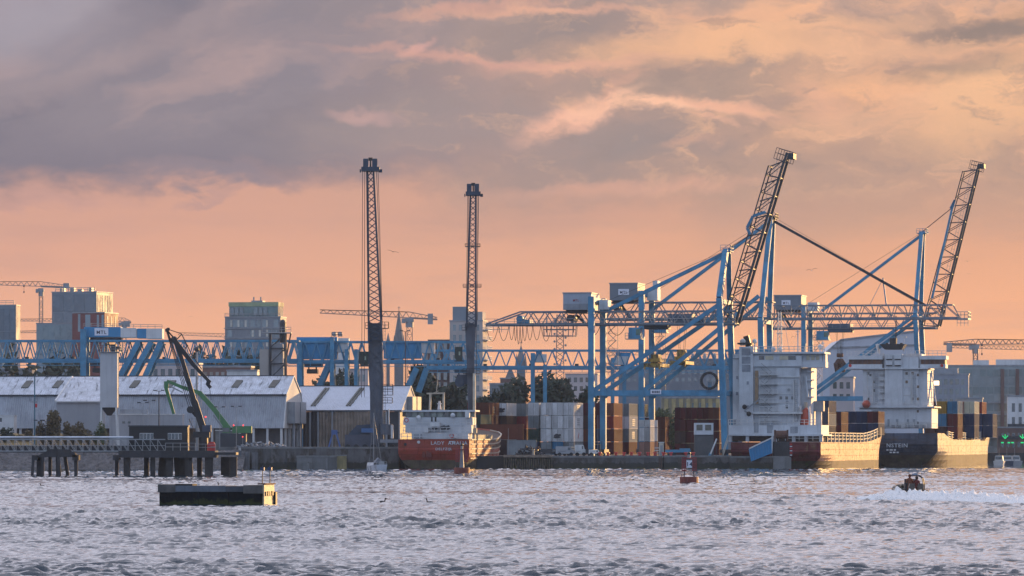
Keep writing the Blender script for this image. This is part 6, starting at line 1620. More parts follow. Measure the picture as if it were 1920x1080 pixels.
b = B(); q = s.side(.06, 1); b.add([(q[0] + .05, q[1], q[2]), (q[0] + .05, q[1] + 10, q[2] - 1.5), (q[0] + .05, q[1], q[2] - 1.5), (q[0] - .2, q[1], q[2]), (q[0] - .2, q[1] + 10, q[2] - 1.5), (q[0] - .2, q[1], q[2] - 1.5)], [(0, 2, 1), (3, 4, 5), (0, 1, 4, 3), (0, 3, 5, 2)]); b.build('quarter_bulwark', glossblue, s.t)
stanchions(s, .18, .93, 15, 5.5, 1.6, tanrail)
b = B(); e = s.side(1, 1); b.tube((0, e[1] - .5, e[2] - .3), (0, e[1] - .4, e[2] + 1.6), .12, 6); b.bar((-.4, e[1] - .5, e[2] + 1.3), (.4, e[1] - .5, e[2] + 1.3), .3); b.build('bow_light', offwhite, s.t)
deck_stacks(s, [(1776, 41, 6.1, ['maroon', 'maroon', 'blue'], 'by the tower at the edge', 12.19), (1755, 41, 6.1, ['brown', 'blue', 'ochre'], 'by the tower, second inward', 12.19), (1734, 41, 6.1, ['brown', 'maroon', 'maroon'], 'by the tower, third inward', 12.19),
    (1808, 72, 6.3, ['navy', 'navy', 'cream'], 'amidships at the edge', 12.19), (1788, 72, 6.3, ['brown', 'navy', 'pink'], 'amidships, inner', 12.19),
    (1843, 108, 6.5, ['navy', 'navy'], 'near the bow edge', 12.19), (1823, 108, 6.5, ['navy', 'navy', 'red'], 'near the bow, second inward', 12.19), (1803, 108, 6.5, ['navy', 'brown'], 'near the bow, third inward', 12.19)],
    'containers on the deck on the slate blue ship', 'on the slate blue ship', 2.9)

# ---------------------------------------------------------------- small fittings on the two ship towers
def fittings(s, x0, x1, pys, y, seed, gap=None):
    """portholes in rows, doors, pipes, ladders and deck edges on a tower front"""
    rs = random.Random(seed); first = None
    for py in pys:
        for px in range(x0 + 6, x1 - 4, 11):
            if gap and gap[0] - 4 < px < gap[1] + 4: continue
            if rs.random() < .42: continue
            p = s.k(px, py, y)
            if first is None: first = B().bx(-.26, .26, -.05, .04, -.3, .3).build('porthole', shipglass, s.t); first.location = p
            else: share(first, s.t, p)
    for py in pys:
        a, b_ = s.k(x0, py + 9, y), s.k(x1, py + 9, y); B().bx(a[0], b_[0], y - .10, y - .005, a[2] - .06, a[2] + .06).build('deck_edge', offwhite, s.t)
    for i in range(3):
        px = rs.uniform(x0 + 4, x1 - 4); B().tube(s.k(px, pys[0], y - .14), s.k(px, pys[-1] + 8, y - .14), .07, 6).build('down_pipe', offwhite, s.t)
    px = x1 - 7; a, b_ = s.k(px, pys[-1] + 8, y - .2), s.k(px, pys[0], y - .2); b = B()
    b.bar(a, b_, .06); b.bar((a[0] + .45, a[1], a[2]), (b_[0] + .45, b_[1], b_[2]), .06); n = int((b_[2] - a[2]) / .4)
    for i in range(n): b.bar((a[0], a[1], a[2] + i * .4), (a[0] + .45, a[1], a[2] + i * .4), .05)
    b.build('wall_ladder', greyp, s.t)
fittings(a_ship, 1458, 1498, (712, 729, 746, 763, 783), 4.98, 4)
fittings(b_ship, 1622, 1648, (700, 716, 732, 748), 3.18, 9)
fittings(b_ship, 1694, 1720, (700, 716, 732, 748), 2.68, 12)
for s_, py, x0, x1, y in ((a_ship, 772, 1460, 1500, 3.3), (a_ship, 797, 1370, 1540, 1.9), (b_ship, 764, 1606, 1750, 1.5)):
    B().rail([s_.k(x0, py, y), s_.k(x1, py, y)], 1.05, .045, 1.1).build('deck_rail', offwhite, s_.t)
for px in (1640, 1700, 1712, 1664, 1680): b_ship.box('doorway', greyp, px, px + 4, 786, 799, 2.36, 2.48)
for px in (1622, 1652, 1690, 1730): b_ship.box('deck_locker', offwhite, px, px + 7, 794, 803, 1.2, 2.2)
for px, py in ((1380, 705), (1380, 735), (1400, 715), (1400, 760)): a_ship.box('vent_louvre', mat('louvre_grey', (.27, .29, .33)), px, px + 4, py, py + 6, 3.9 if px > 1386 else 5.4, 4.02 if px > 1386 else 5.52)
# soot and mooring lines
for s_, pts in ((a_ship, [((1480, 830, -.1), (1478, 858, -14))]), (b_ship, [((1662, 808, -.1), (1640, 850, 10))])):
    for p, q in pts: B().tube(s_.k(*p), s_.k(*q), .05, 5).build('mooring_line', tanrail, s_.t)

# ---------------------------------------------------------------- things on the quay
QY = 1001.2
for i, px in enumerate((1125, 1140, 1155, 1170, 1184, 1199, 1215, 1228, 1244, 1258, 1286, 1300)):
    t = thing('mooring_bollard', f"red mooring bollard {['at the left end of the low quay', 'second from the left end of the row', 'below the lit brown container side', 'left of the pair under the grey stack', 'right of the pair under the grey stack', 'left of the lone white stack', 'at the foot of the lone white stack', 'below the yellow lit cabin', 'at the joint between both quay walls', 'left of the blue trailer', 'left of the buoy lantern', 'right of the buoy lantern'][i]}",
              'bollard', (WX(px, QY), QY, GZ + .05), 0, 'red bollards along the quay edge')
    b = B().tube((0, 0, 0), (0, 0, .5), .24, 10); b.tube((0, 0, .5), (0, 0, .72), .42, 10, .36); b.build('post', redp, t); B().tube((0, 0, -.01), (0, 0, .06), .45, 10).build('base_plate', dark, t)
# quay ladder
for i, px in enumerate((1238,)):
    t = thing('quay_ladder', 'narrow rusty ladder on the low quay wall beside its joint', 'ladder', (WX(px, 1000), 999.85, 0))
    b = B(); b.bar((-.22, 0, -1), (-.22, 0, 2.5), .07); b.bar((.22, 0, -1), (.22, 0, 2.5), .07)
    for k_ in range(9): b.bar((-.22, 0, -.8 + k_ * .38), (.22, 0, -.8 + k_ * .38), .05)
    b.build('rungs', ruststeel, t)

def wheelset(t, xs, r, w, y0, y1, m=black):
    for x in xs:
        for y in (y0, y1):
            B().tube((x, y - w / 2, r), (x, y + w / 2, r), r, 12).build('wheel', m, t)
def van(label, px, Y, L, H, m, kind='van', name='parked_van'):
    t = thing(name, label, kind, (WX(px, Y), Y, GZ))
    B().prism([(0, .45), (L * .99, .45), (L, H * .55), (L * .86, H * .62), (L * .78, H * .95), (L * .74, H), (.05, H), (0, H * .9)], 0, 1.9).build('body', m, t)
    for x0, x1 in ((L * .62, L * .8),): B().bx(x0, x1 - .15, -.02, 0, H * .62, H * .9).build('window', glass, t)
    wheelset(t, (L * .2, L * .8), .36, .22, .1, 1.8)
    B().bx(L - .02, L + .03, .15, .45, .7, .9).build('headlight', offwhite, t); B().bx(L * .1, L * .5, -.015, 0, .9, .95).build('side_trim', dark, t)
    return t
van('white van parked on the quay left of the red bollards', 1104, 1006, 2.4, 1.25, offwhite)
van('grey van parked in front of the white container block', 1042, 1010, 3.8, 1.9, mat('grey_van_paint', (.33, .35, .38), .4))
van('white van with lit rear right of the grey one', 1078, 1012, 2.2, 2.2, offwhite)
van('dark car behind the scrap pile on the timber wharf', 1012, 1012, 4, 1.4, dark, 'car', 'parked_car')
t = thing('platform_truck', 'low truck with rows of pale pipes in front of the white containers', 'truck', (WX(1053, 1015), 1015, GZ))
B().bx(0, 3.8, 0, 2.2, .6, .95).build('flatbed', dark, t)
for r_ in range(2):
    for q in range(3): B().tube((.1, .3 + q * .7, 1.15 + r_ * .5), (3.6, .3 + q * .7, 1.15 + r_ * .5), .17, 8).build('pipe', tanrail, t)
wheelset(t, (.6, 1.4, 3.2), .34, .25, .15, 2.05)
t = thing('forklift', 'yellow forklift standing by the dark maroon stacks', 'forklift', (WX(1113, 1016), 1016, GZ))
B().bx(0, 1.5, 0, 1.2, .35, 1.2).build('body', yellowp, t); b = B()
for x in (.1, 1.3):
    for y in (.1, 1.1): b.bar((x, y, 1.2), (x, y, 2.2), .08)
b.bx(0, 1.4, 0, 1.2, 2.2, 2.28); b.build('cab_frame', yellowp, t); b = B().bar((1.65, .3, .1), (1.65, .3, 2.9), .12); b.bar((1.65, .9, .1), (1.65, .9, 2.9), .12); b.bar((1.65, .3, 2.8), (1.65, .9, 2.8), .1); b.build('mast', dark, t)
B().bx(1.7, 2.7, .3, .9, .1, .18).build('fork', dark, t); wheelset(t, (.3, 1.25), .32, .24, .1, 1.1)
t = thing('container_trailer', 'low mid blue trailer behind the lantern of the numbered buoy', 'trailer', (WX(1248, 1008), 1008, GZ))
B().bx(0, 4.9, 0, 2.3, .7, 1.25).build('bed', blue2, t); B().bx(2.8, 4.8, .1, 2.2, 1.26, 1.5).build('deck_box', blue2, t); wheelset(t, (.8, 1.7, 4.0), .42, .3, .2, 2.1)
t = thing('yard_cabin', 'small cream lit cabin on the quay beside the lone white stack', 'cabin', (WX(1236, 1012), 1012, GZ))
B().bx(0, .9, 0, 2, 0, 2.6).build('wall', mat('cream_paint', (.6, .55, .45)), t); B().bx(-.1, 1.0, -.1, 2.1, 2.6, 2.75).build('roof', offwhite, t)
for z in (.5, 1.0, 1.5): B().bx(-.9, -.02, .2, .5, z, z + .18).build('shelf', offwhite, t)
B().bx(.2, .7, -.03, 0, .2, 2.1).build('door', greyp, t)
t = thing('checkpoint_cabin', 'white two windowed cabin raised on a grey block under the maroon containers', 'cabin', (WX(1302, 1008), 1008, GZ))
w = MP(36, 1008); zz = WZ(815, 1008) - GZ
B().bx(.05, w, 0, 3, 0, zz).build('base', mat('dark_grey_render', (.10, .105, .11), .8), t); B().bx(0, w - .05, -.3, 3, zz, WZ(793, 1008) - GZ).build('wall', white, t)
for a in (.28, w / 2 + .1): o = B().bx(a, a + 1.4, -.36, -.28, zz + .75, zz + 2.05).build('window_frame', offwhite, t); B().bx(a + .1, a + 1.3, -.39, -.35, zz + .85, zz + 1.95).build('pane', mat('dim_pane', (.10, .10, .08), .15, var=.4), o)
t = thing('sloping_conveyor', 'short pale sloping chute at the front crane waterside leg', 'chute', (WX(1338, 1003), 1003, GZ)); B().bar((-.6, 0, .4), (.6, 0, 3.4), .9, .25).build('trough', offwhite, t); B().bar((-.8, 0, 0), (-.6, 0, .6), .7, .5).build('foot', blue2, t); B().bar((.6, .3, 0), (.5, .3, 3), .12).build('prop', dark, t)
t = thing('access_gangway', 'sunlit lattice gangway leaning on the red ship stern', 'gangway', (WX(1360, 1003), 1003, GZ)); b = B()
for y in (0, .9): b.bar((-.5, y, -.2), (.55, y, 3.1), .12); b.bar((-.5, y, .9), (.55, y, 4.1), .1)
for i in range(8): f = i / 8; b.bar((-.5 + 1.05 * f, 0, -.2 + 3.3 * f), (-.5 + 1.05 * f, 0, .9 + 3.2 * f), .08); b.bar((-.5 + 1.05 * f, 0, -.2 + 3.3 * f), (-.5 + 1.05 * f, .9, -.2 + 3.3 * f), .1)
b.build('lattice', tanrail, t); B().bar((-.5, .45, -.25), (.55, .45, 3.05), .8, .06).build('tread', greyp, t)
# blue ribbed ramp and the machine on its block
Y = 997.2
t = thing('link_ramp', 'bright blue ribbed ramp sloping down in front of the red ship stern', 'ramp', (WX(1405, Y), Y, 0)); r = lambda px, py: (MP(px - 1405, Y), WZ(py, Y))
B().prism([r(1405, 842), r(1446, 822), r(1447, 850), r(1409, 865)], .2, 3).build('side_plate', brightblue, t)
for i in range(9):
    f = i / 8; (xa, za), (xb, zb) = r(1405.5 + 40 * f, 842 - 20 * f), r(1409 + 37.5 * f, 865 - 15 * f); B().bar((xa, .1, za), (xb, .1, zb), .16, .22).build('rib', brightblue, t)
b = B().bar(r(1405, 841)[:1] + (.1,) + r(0, 841)[1:], r(1447, 0)[:1] + (.1,) + r(0, 821)[1:], .3, .25); b.build('top_rail', offwhite, t)
b = B().bar(r(1447, 0)[:1] + (.1, r(0, 850)[1]), r(1449, 0)[:1] + (.1, r(0, 806)[1]), .2); b.build('mast', offwhite, t)
t = thing('quay_block', 'dark concrete block carrying a rusty winch before the red ship stern', 'quay block', (WX(1450, 999), 999, 0)); w = MP(30, 999)
B().bx(0, w, -.8, 3, -1, WZ(828, 999)).build('block', mat('dark_block_concrete', (.055, .055, .06), .9, var=.4, scale=.4, streak=.5, bump=.4), t); B().bx(-.1, w + .3, -1.6, 3, -1.5, WZ(857, 999)).build('footing', concrete, t)  # block in dark streaked concrete
b = B().tube((.5, 0, WZ(815, 999)), (2.6, 0, WZ(815, 999)), .8, 12); b.bx(.2, .45, -.6, 1.5, WZ(828, 999), WZ(806, 999)); b.bx(2.65, 2.9, -.6, 1.5, WZ(828, 999), WZ(806, 999)); b.build('winch', ruststeel, t)
b = B().bar((w, -.9, WZ(857, 999)), (w, -.9, -.5), .3); b.build('guard_post', tanrail, t)
t = thing('ladder_boards', 'red and white step marker on the red ship stern side block', 'marker', (WX(1481, 998), 998, 0))
for i in range(6): B().bx(0, .45, 0, .12, 2.6 + i * .42, 2.8 + i * .42).build('step', redp if i % 2 else white, t)
# A-frame and scrap by the sheds
t = thing('trestle', 'blue steel trestle in front of the stained tan shed wall', 'trestle', (WX(627, 1010), 1010, 4.3)); b = B()
for s_ in (-1, 1):
    for y in (0, 1.2): b.bar((s_ * 1.1, y, 0), (s_ * .25, y, 3.0), .28)
b.build('legs', mat('trestle_blue', (.06, .12, .30), .5), t); B().bx(-.6, .6, -.1, 1.3, 2.4, 3.3).build('hopper_head', mat('trestle_blue', (.06, .12, .30)), t); B().bar((-.3, .5, 3.2), (.9, .5, 2.7), .3).build('spout', dark, t)
def heap(name, label, px, w, h, Y, z, m, n=70):
    t = thing(name, label, 'scrap heap', (WX(px, Y), Y, z)); b = B()
    for _ in range(n):
        u = random.uniform(-1, 1); x = u * w / 2; y = random.uniform(0, 2.5); zz = random.random() * h * (1 - abs(u) ** 2)
        d = Vector((random.gauss(0, 1), random.gauss(0, 1), random.gauss(0, .5))).normalized() * random.uniform(.2, .7); b.bar(Vector((x, y, zz)) - d, Vector((x, y, zz)) + d, random.uniform(.08, .4), random.uniform(.08, .3))
    o = b.build('scrap', m, t); o['kind'] = 'stuff'
heap('scrap_heap', 'jumbled dark scrap heap on the timber wharf', 992, 5.5, 1.9, 1003, GZ, dark, 90)
heap('scrap_heap', 'rusty scrap on the right end of the timber wharf heap', 1006, 2.2, 2.2, 1005, GZ, ruststeel, 40)
heap('scrap_heap', 'low grey rubble heap behind the tall dark quay wall', 490, 9, .9, 1008, 4.3, greyp, 90)
t = thing('wharf_post', 'pale stub post standing on the timber wharf edge', 'post', (WX(1000, 999), 998.9, 2.7)); B().tube((0, 0, 0), (0, 0, 1.0), .22, 8).build('shaft', tanrail, t); B().tube((0, 0, 1.0), (0, 0, 1.15), .3, 8).build('cap', tanrail, t)
pole('thin lamp mast in front of the dark maroon stacks', 1121, 778, 850, 1008, .05, name='lamp_mast', z0=GZ)
pole('slender grey post right of the orange ship bow', 953, 803, 850, 1006, .06, name='lamp_mast', z0=GZ)
pole('tall dark lamp column behind the first shed gable trusses', 760, 622, 850, 1095, .14, 1, dark, z0=GZ)
for i, (px, w_, m) in enumerate([(574, 2, concrete), (641, 3.0, mat('mossy_tan_fender', (.26, .21, .10), .8, var=.4, streak=.5, rust=(.10, .12, .02), rustamt=.2))]):
    t = thing('fender_pile', ['short stepped concrete fender on the pale quay block', 'tall mossy tan fender at the right end of the pale block'][i], 'fender', (WX(px, 993), 993, 0)); B().bx(-w_ / 2 * .6, w_ / 2 * .6, -.2, 1, -1.5, 2.55 if i else 1.2).build('face', m, t); B().bx(-w_ / 2 * .65, w_ / 2 * .65, -.25, 1, (2.55 if i else 1.2), (2.75 if i else 1.4)).build('cap', concrete, t)
for i, (px, y) in enumerate([(448, 996), (462, 997), (478, 998.5)]):
    t = thing('sheet_pile_dolphin', ['grey sheet pile dolphin beside the jetty end', 'middle grey sheet pile dolphin right of the jetty', 'rusty edged sheet pile dolphin farthest right of the jetty'][i], 'dolphin', (WX(px, y), y, 0)); b = B()
    for q in range(4): b.bx(-.6 + q * .3, -.34 + q * .3, -.12 * (q % 2), .9, -2, 3.6 - i * .2)
    b.build('sheet_pile', mat('grey_sheet_pile', (.20, .20, .21), .7, var=.3, streak=.5, rust=(.14, .09, .06), rustamt=.1), t)

# ---------------------------------------------------------------- small craft far right
for i, (px, w_, m, lab) in enumerate([(1872, 20, offwhite, 'small white motor boat just right of the slate blue bow'), (1890, 22, mat('navy_boat', (.03, .05, .09), .4), 'dark motor boat with pale cabin near the right edge'), (1908, 20, greyp, 'grey cabin boat at the right frame edge')]):
    Y = 1180 + i * 6; t = thing('motor_boat', lab, 'boat', (WX(px, Y), Y, 0), R(12 * i - 10)); w = MP(w_, Y) / 2
    B().prism([(-w, 1.0), (-w * .8, -.2), (w * .8, -.2), (w, 1.0)], 0, 5).build('hull', m, t); B().prism([(-w * .8, 1.0), (w * .8, 1.0), (w * .65, 2.2), (-w * .65, 2.2)], 1, 3.6).build('cabin', offwhite, t)
    B().bx(-w * .6, w * .6, .94, 1.0, 1.35, 2.0).build('window', glass, t); b = B().bar((0, 2, 2.2), (0, 2, 3.9), .08); b.bar((-w * .6, .1, 1), (-w * .6, .1, 1.7), .06); b.bar((w * .6, .1, 1), (w * .6, .1, 1.7), .06); b.bar((-w * .6, .1, 1.7), (w * .6, .1, 1.7), .06); b.build('mast_and_rail', steel, t)

# ---------------------------------------------------------------- buoys
def buoy(label, px, pyw, pyt, wpx, num):
    Y = CAM_H * F / (pyw - 834); k = lambda n: MP(n, Y)
    t = thing('channel_buoy', label, 'buoy', (WX(px, Y), Y, 0), 0); r = k(wpx) / 2; H = WZ(pyt, Y)
    br = mat('buoy_red', (.25, .03, .035), .45, var=.3, scale=1.2, streak=.3); hb = H * .21
    B().tube((0, 0, -.5), (0, 0, hb), r, 18).build('float', mat('buoy_rust_red', (.22, .05, .035), .5, var=.3, scale=1.0, streak=.4), t); B().tube((0, 0, -.1), (0, 0, .08), r * 1.02, 18).build('waterline_band', black, t)
    for s_ in (-1, 1): B().bar((s_ * r * .85, -.2, hb), (s_ * r * .75, -.2, hb + .28), .06).build('lifting_eye', steel, t)
    for sx in (-1, 1):
        for sy in (-1, 1): B().bar((sx * r * .52, sy * r * .5, hb), (sx * r * .40, sy * r * .32, H * .80), .07).build('leg', dark, t)
        xs = sx * r * .56
        for q in range(7):
            z = H * (.40 + q * .067)
            for xx in (xs - sx * r * .0,): B().bx(xx - r * .23, xx + r * .23, -r * .55, -r * .49, z, z + H * .042).build('daymark_slat', br, t)
        b = B(); b.bar((xs - r * .23, -r * .47, H * .39), (xs - r * .2, -r * .47, H * .84), .07); b.bar((xs + r * .23, -r * .47, H * .39), (xs + r * .2, -r * .47, H * .84), .07); b.build('daymark_frame', br, t)
    b = B().bx(-r * .4, r * .4, -r * .4, r * .4, H * .79, H * .82); b.build('top_plate', br, t)
    B().tube((0, 0, H * .82), (0, 0, H * .93), r * .16, 10).build('lantern_stand', greyp, t); B().ball((0, 0, H * .965), r * .2, 10, 6, (1, 1, .9)).build('lantern', black, t)
    if num:
        B().bx(-r * .3, r * .3, -r * .56, -r * .52, H * .50, H * .74).build('number_plate', signw, t); text(num, 'number', ink, t, (0, -r * .585, H * .61), r * .62, bold=.02)
    else: B().tube((0, 0, hb), (0, 0, H * .8), r * .3, 8, r * .18).build('core', greyp, t)
    return t
buoy('red channel buoy carrying the number 14 on a white plate', 1292, 906, 848, 35, '14')
buoy('red channel buoy in front of the orange ship stern', 866, 888.5, 832, 30, None)

# sailing yacht seen end on, moored under the quay wall
Y = CAM_H * F / (883.5 - 834); t = thing('sailing_yacht', 'small sailing yacht with bare mast close to the dark quay wall', 'yacht', (WX(704, Y), Y, 0), R(24)); k = lambda n: MP(n, Y)
b = B(); st = []
for i in range(9):
    u = i / 8; hw = .05 + k(11) * math.sin(PI * min(1, u * .62 + .38)) ** .8; y = u * 7 - 3; st.append((hw, y, .95 + .25 * (1 - u) ** 2))
vs = []; 
for hw, y, z in st: vs += [(-hw, y, z), (-hw * .75, y, -.25), (hw * .75, y, -.25), (hw, y, z)]
fs = [];
for i in range(8):
    for j in range(3): fs.append((4 * i + j, 4 * i + j + 1, 4 * i + j + 5, 4 * i + j + 4))
    fs.append((4 * i + 3, 4 * i, 4 * i + 4, 4 * i + 7))
fs += [(0, 3, 2, 1), (32, 33, 34, 35)]
b.add(vs, fs).build('hull', mat('yacht_hull', (.45, .48, .54), .3), t)
B().prism([(-.7, 1.0), (.7, 1.0), (.55, 1.55), (-.55, 1.55)], -.6, 2.4).build('cabin', white, t); B().bx(-.5, .5, -.66, -.6, 1.15, 1.45).build('window', glass, t)
B().tube((0, .8, 1.0), (0, .8, 10.4), .07, 8).build('mast', steel, t); B().bar((0, .8, 1.9), (0, -2.6, 2.0), .12).build('boom', steel, t); b = B().tube((-.9, .8, 1), (0, .8, 10.2), .02, 4); b.tube((.9, .8, 1), (0, .8, 10.2), .02, 4); b.tube((0, -3, 1), (0, .8, 10.3), .02, 4); b.build('rigging', steel, t)
B().bx(-.5, .5, -2.9, -2.8, 1.0, 1.7).rail([(-1, -2.8, 1.05), (1, -2.8, 1.05)], .7, .03, .6).build('pushpit', steel, t); B().prism([(-.8, 1.5), (0, 2.4), (.8, 1.5)], -1.6, -.7).build('sprayhood', mat('grey_canvas', (.18, .19, .22), .9), t)

# ---------------------------------------------------------------- concrete mooring platform
Y = 401.5; th = R(12)
t = thing('mooring_platform', 'dark floating concrete platform with sunlit end and two lamp posts', 'platform', (WX(293, Y), Y + 1.7, 0), -th)
w = MP(202, Y) / math.cos(th); d = 3.1; m1 = mat('dark_platform_concrete', (.014, .015, .018), .75, var=.45, scale=1.2, streak=.6, bump=.5, rust=(.02, .02, .02), rustamt=.3, spec=.1, tide=.42)
endm = mat('sunlit_platform_end', (.58, .47, .30), .5, var=.4, scale=1.3, streak=.55, rust=(.12, .05, .015), rustamt=.32, bump=.5)  # pale gold base carries the low sun falling on this end
z1, z2 = 1.03, 1.5
for a, e in ((.12, 3.25), (3.28, 5.7), (5.73, w - .1)): B().bx(a, e, .05, d - .05, -1.2, z1 - .01).build('base_block', m1, t)
for a, e, mm_, za, zt in ((0, 1.42, mat('brown_grey_concrete', (.12, .11, .105), .85, var=.35, scale=1.5, bump=.6), .98, 1.6), (1.44, 5.5, mat('blue_grey_concrete', (.13, .15, .18), .8, var=.25, scale=1.2, streak=.3, bump=.4), z1, 1.5),
                          (5.52, 6.9, mat('slate_concrete', (.075, .085, .105), .8, var=.3, scale=1.2, bump=.4), z1, 1.47), (6.92, w - .12, mat('brown_grey_concrete', (.12, .11, .105)), .9, 1.55)):
    B().bx(a, e, 0, d, za, zt).build('upper_block', mm_, t)
B().bx(1.4, 2.8, .05, 1.4, 1.5, 1.64).build('timber_board', timber, t)
B().bx(w - .1, w + .02, 0, d, -1.2, 1.6).build('end_wall', endm, t)
for y, h_ in ((.3, .32), (.9, .45), (1.5, .4), (2.2, .5), (2.6, .38)): B().bx(w + .02, w + .10, y, y + h_, .72, .98 + h_ * .2).build('fender_block', black, t)
B().bx(w + .02, w + .2, d - .25, d + .25, -1, 1.0).build('side_fender', black, t)
B().bx(w - .5, w + .12, -.06, d + .1, 1.6, 1.7).build('cap_edge', ruststeel, t)
for y in (.5, d - .3):
    o = B().bar((w - .25, y, 1.7), (w - .25, y, 2.75), .06).build('lamp_post', dark, t); B().bx(w - .4, w - .1, y - .15, y + .15, 2.7, 2.95).build('lamp_head', mat('navy_lamp', (.03, .05, .12), .4), o); B().tube((w - .25, y, 2.95), (w - .25, y, 3.1), .05, 6).build('lamp_cap', dark, o)

# ---------------------------------------------------------------- inflatable speedboat, crew and wake
BY = 439.0
t = thing('inflatable_boat', 'dark inflatable speedboat seen from astern throwing up spray', 'speedboat', (WX(1714, BY), BY, .12), R(6)); bx0 = WX(1714, BY)
rubber = mat('olive_black_rubber', (.05, .042, .03), .45, var=.3, scale=1.5)
b = B()
for s_ in (-1, 1):
    pts = [(s_ * 1.02, -.3, .45), (s_ * 1.05, 1.5, .5), (s_ * 1.0, 3.6, .62), (s_ * .72, 5.0, .8), (0, 6.0, .95)]
    for p, q in zip(pts, pts[1:]): b.tube(p, q, .29, 12)
    for p in pts[1:]: b.ball(p, .292, 10, 6)
    b.tube((s_ * 1.02, -.3, .45), (s_ * 1.0, -.75, .43), .29, 12, .08)
b.build('collar_tube', rubber, t, True)
B().add([(-.85, -.2, .05), (.85, -.2, .05), (.9, 4, .25), (-.9, 4, .25), (0, 5.8, .7), (0, -.2, -.25), (0, 4.2, 0)], [(0, 5, 6, 3), (5, 1, 2, 6), (3, 6, 4), (6, 2, 4), (0, 3, 2, 1), (2, 3, 4), (0, 1, 5)]).build('hull', dark, t)
B().bx(-.8, .8, -.28, -.2, -.1, .75).build('transom', dark, t)
for x in (-.32, .42):
    o = B().prism([(x - .22, .55), (x + .22, .55), (x + .25, 1.0), (x + .17, 1.28), (x - .17, 1.28), (x - .25, 1.0)], -.75, -.3).build('outboard_motor', mat('outboard_grey', (.05, .045, .04), .35), t); B().bx(x - .09, x + .09, -.65, -.35, -.4, .55).build('motor_leg', dark, o)
B().bx(-.55, .55, 1.2, 1.9, .4, 1.25).build('console', dark, t); B().bx(-.5, .5, 1.9, 1.94, 1.2, 1.65).build('windscreen', glass, t)
b = B()
for y in (.35, .9):
    pts = [(.95, y, .65), (.98, y, 1.2), (.85, y, 1.75), (.5, y + .1, 1.98), (-.3, y + .1, 1.98)]
    b.path(pts, .045, 6)
b.build('roll_frame', dark, t)
B().bx(-.05, .42, .55, .85, 1.92, 2.12).build('radar_box', mat('pale_blue_grey', (.30, .36, .48), .4), t); b = B().tube((-.32, .7, 1.4), (-.34, .7, 3.0), .015, 4); b.tube((.72, .7, 1.8), (.74, .7, 3.1), .015, 4); b.build('whip_aerial', dark, t)
def person(label, loc, rz, joints, radii, mcloth, mskin, mhair, hood):
    t = thing('person', label, 'person', loc, rz)
    edges = [(0, 1), (1, 2), (2, 3), (3, 4), (2, 5), (5, 6), (6, 7), (2, 8), (8, 9), (9, 10), (0, 11), (11, 12), (12, 13), (0, 14), (14, 15), (15, 16), (13, 17), (16, 18)]
    me = bpy.data.meshes.new('tmp'); me.from_pydata(joints, edges, []); o = bpy.data.objects.new('tmp', me); col.objects.link(o)
    sk = o.modifiers.new('s', 'SKIN'); sk.use_smooth_shade = True; o.modifiers.new('d', 'SUBSURF').levels = 1
    for i, r_ in enumerate(radii): me.skin_vertices[0].data[i].radius = (r_, r_ * .85)
    me.skin_vertices[0].data[0].use_root = True
    m2 = bpy.data.meshes.new_from_object(o.evaluated_get(bpy.context.evaluated_depsgraph_get())); bpy.data.objects.remove(o)
    m2.name = 'body'; m2.materials.clear(); m2.materials.append(mcloth); bd = bpy.data.objects.new('body', m2); col.objects.link(bd); bd.parent = t
    h = joints[4]; B().ball((h[0], h[1], h[2]), .125, 10, 8, (.85, .95, 1.1)).build('head', mskin, t, True)
    B().ball((h[0], h[1] - .03, h[2] + .03), .15, 10, 7, (.95, 1, 1.08)).build('hood' if hood else 'hair', mhair, t, True)
    for s_ in (-1, 1):
        i = 7 if s_ < 0 else 10; b = B(); p = Vector(joints[i])
        for f in range(4): b.bar(p + Vector((-.03 + f * .02, .0, 0)), p + Vector((-.03 + f * .022, .09 - abs(f - 1.5) * .01, -.03)), .018)
        b.bar(p, p + Vector((-s_ * .05, .05, .01)), .02); b.build('hand', mskin, t)
    return t
J = [(0, 0, .80), (0, .02, 1.05), (0, .05, 1.32), (0, .07, 1.46), (0, .09, 1.60), (-.20, .05, 1.33), (-.28, .16, 1.08), (-.20, .40, 1.02), (.20, .05, 1.33), (.28, .16, 1.08), (.20, .40, 1.02), (-.11, .08, .72), (-.14, .16, .42), (-.15, .02, .08), (.11, .08, .72), (.14, .16, .42), (.15, .02, .08), (-.15, .16, .03), (.15, .16, .03)]
Rr = [.15, .145, .16, .07, .08, .085, .065, .05, .085, .065, .05, .11, .08, .06, .11, .08, .06, .05, .05]
orangej = mat('orange_brown_jacket', (.17, .055, .028), .8, var=.3, scale=3); redj = mat('dark_red_jacket', (.15, .03, .025), .8, var=.3, scale=3); skin = mat('skin', (.42, .24, .17), .6)
person('person in hooded orange brown jacket standing at the left of the speedboat', (bx0 - .32, BY + .55, .42), R(10), J, Rr, orangej, skin, orangej, True)
person('person in dark red jacket steering at the right of the speedboat', (bx0 + .30, BY + .80, .34), R(8), [(x, y, z * .94) for x, y, z in J], Rr, redj, skin, mat('dark_hair', (.03, .02, .015), .7), False)
foam = bpy.data.materials.new('white_foam'); foam.use_nodes = True
g = N(foam.node_tree); bs = g.n['Principled BSDF']; tcn = g.new('ShaderNodeTexCoord')
fn = g.noise(g.vm('MULTIPLY', tcn.outputs['Object'], (1, .5, 1)), 2.6, 7, .65)
g.put(bs.inputs['Base Color'], g.ramp(fn, [(.22, (.40, .44, .47, 1)), (.38, (.84, .84, .84, 1)), (.7, (.94, .93, .92, 1))])); bs.inputs['Roughness'].default_value = .7
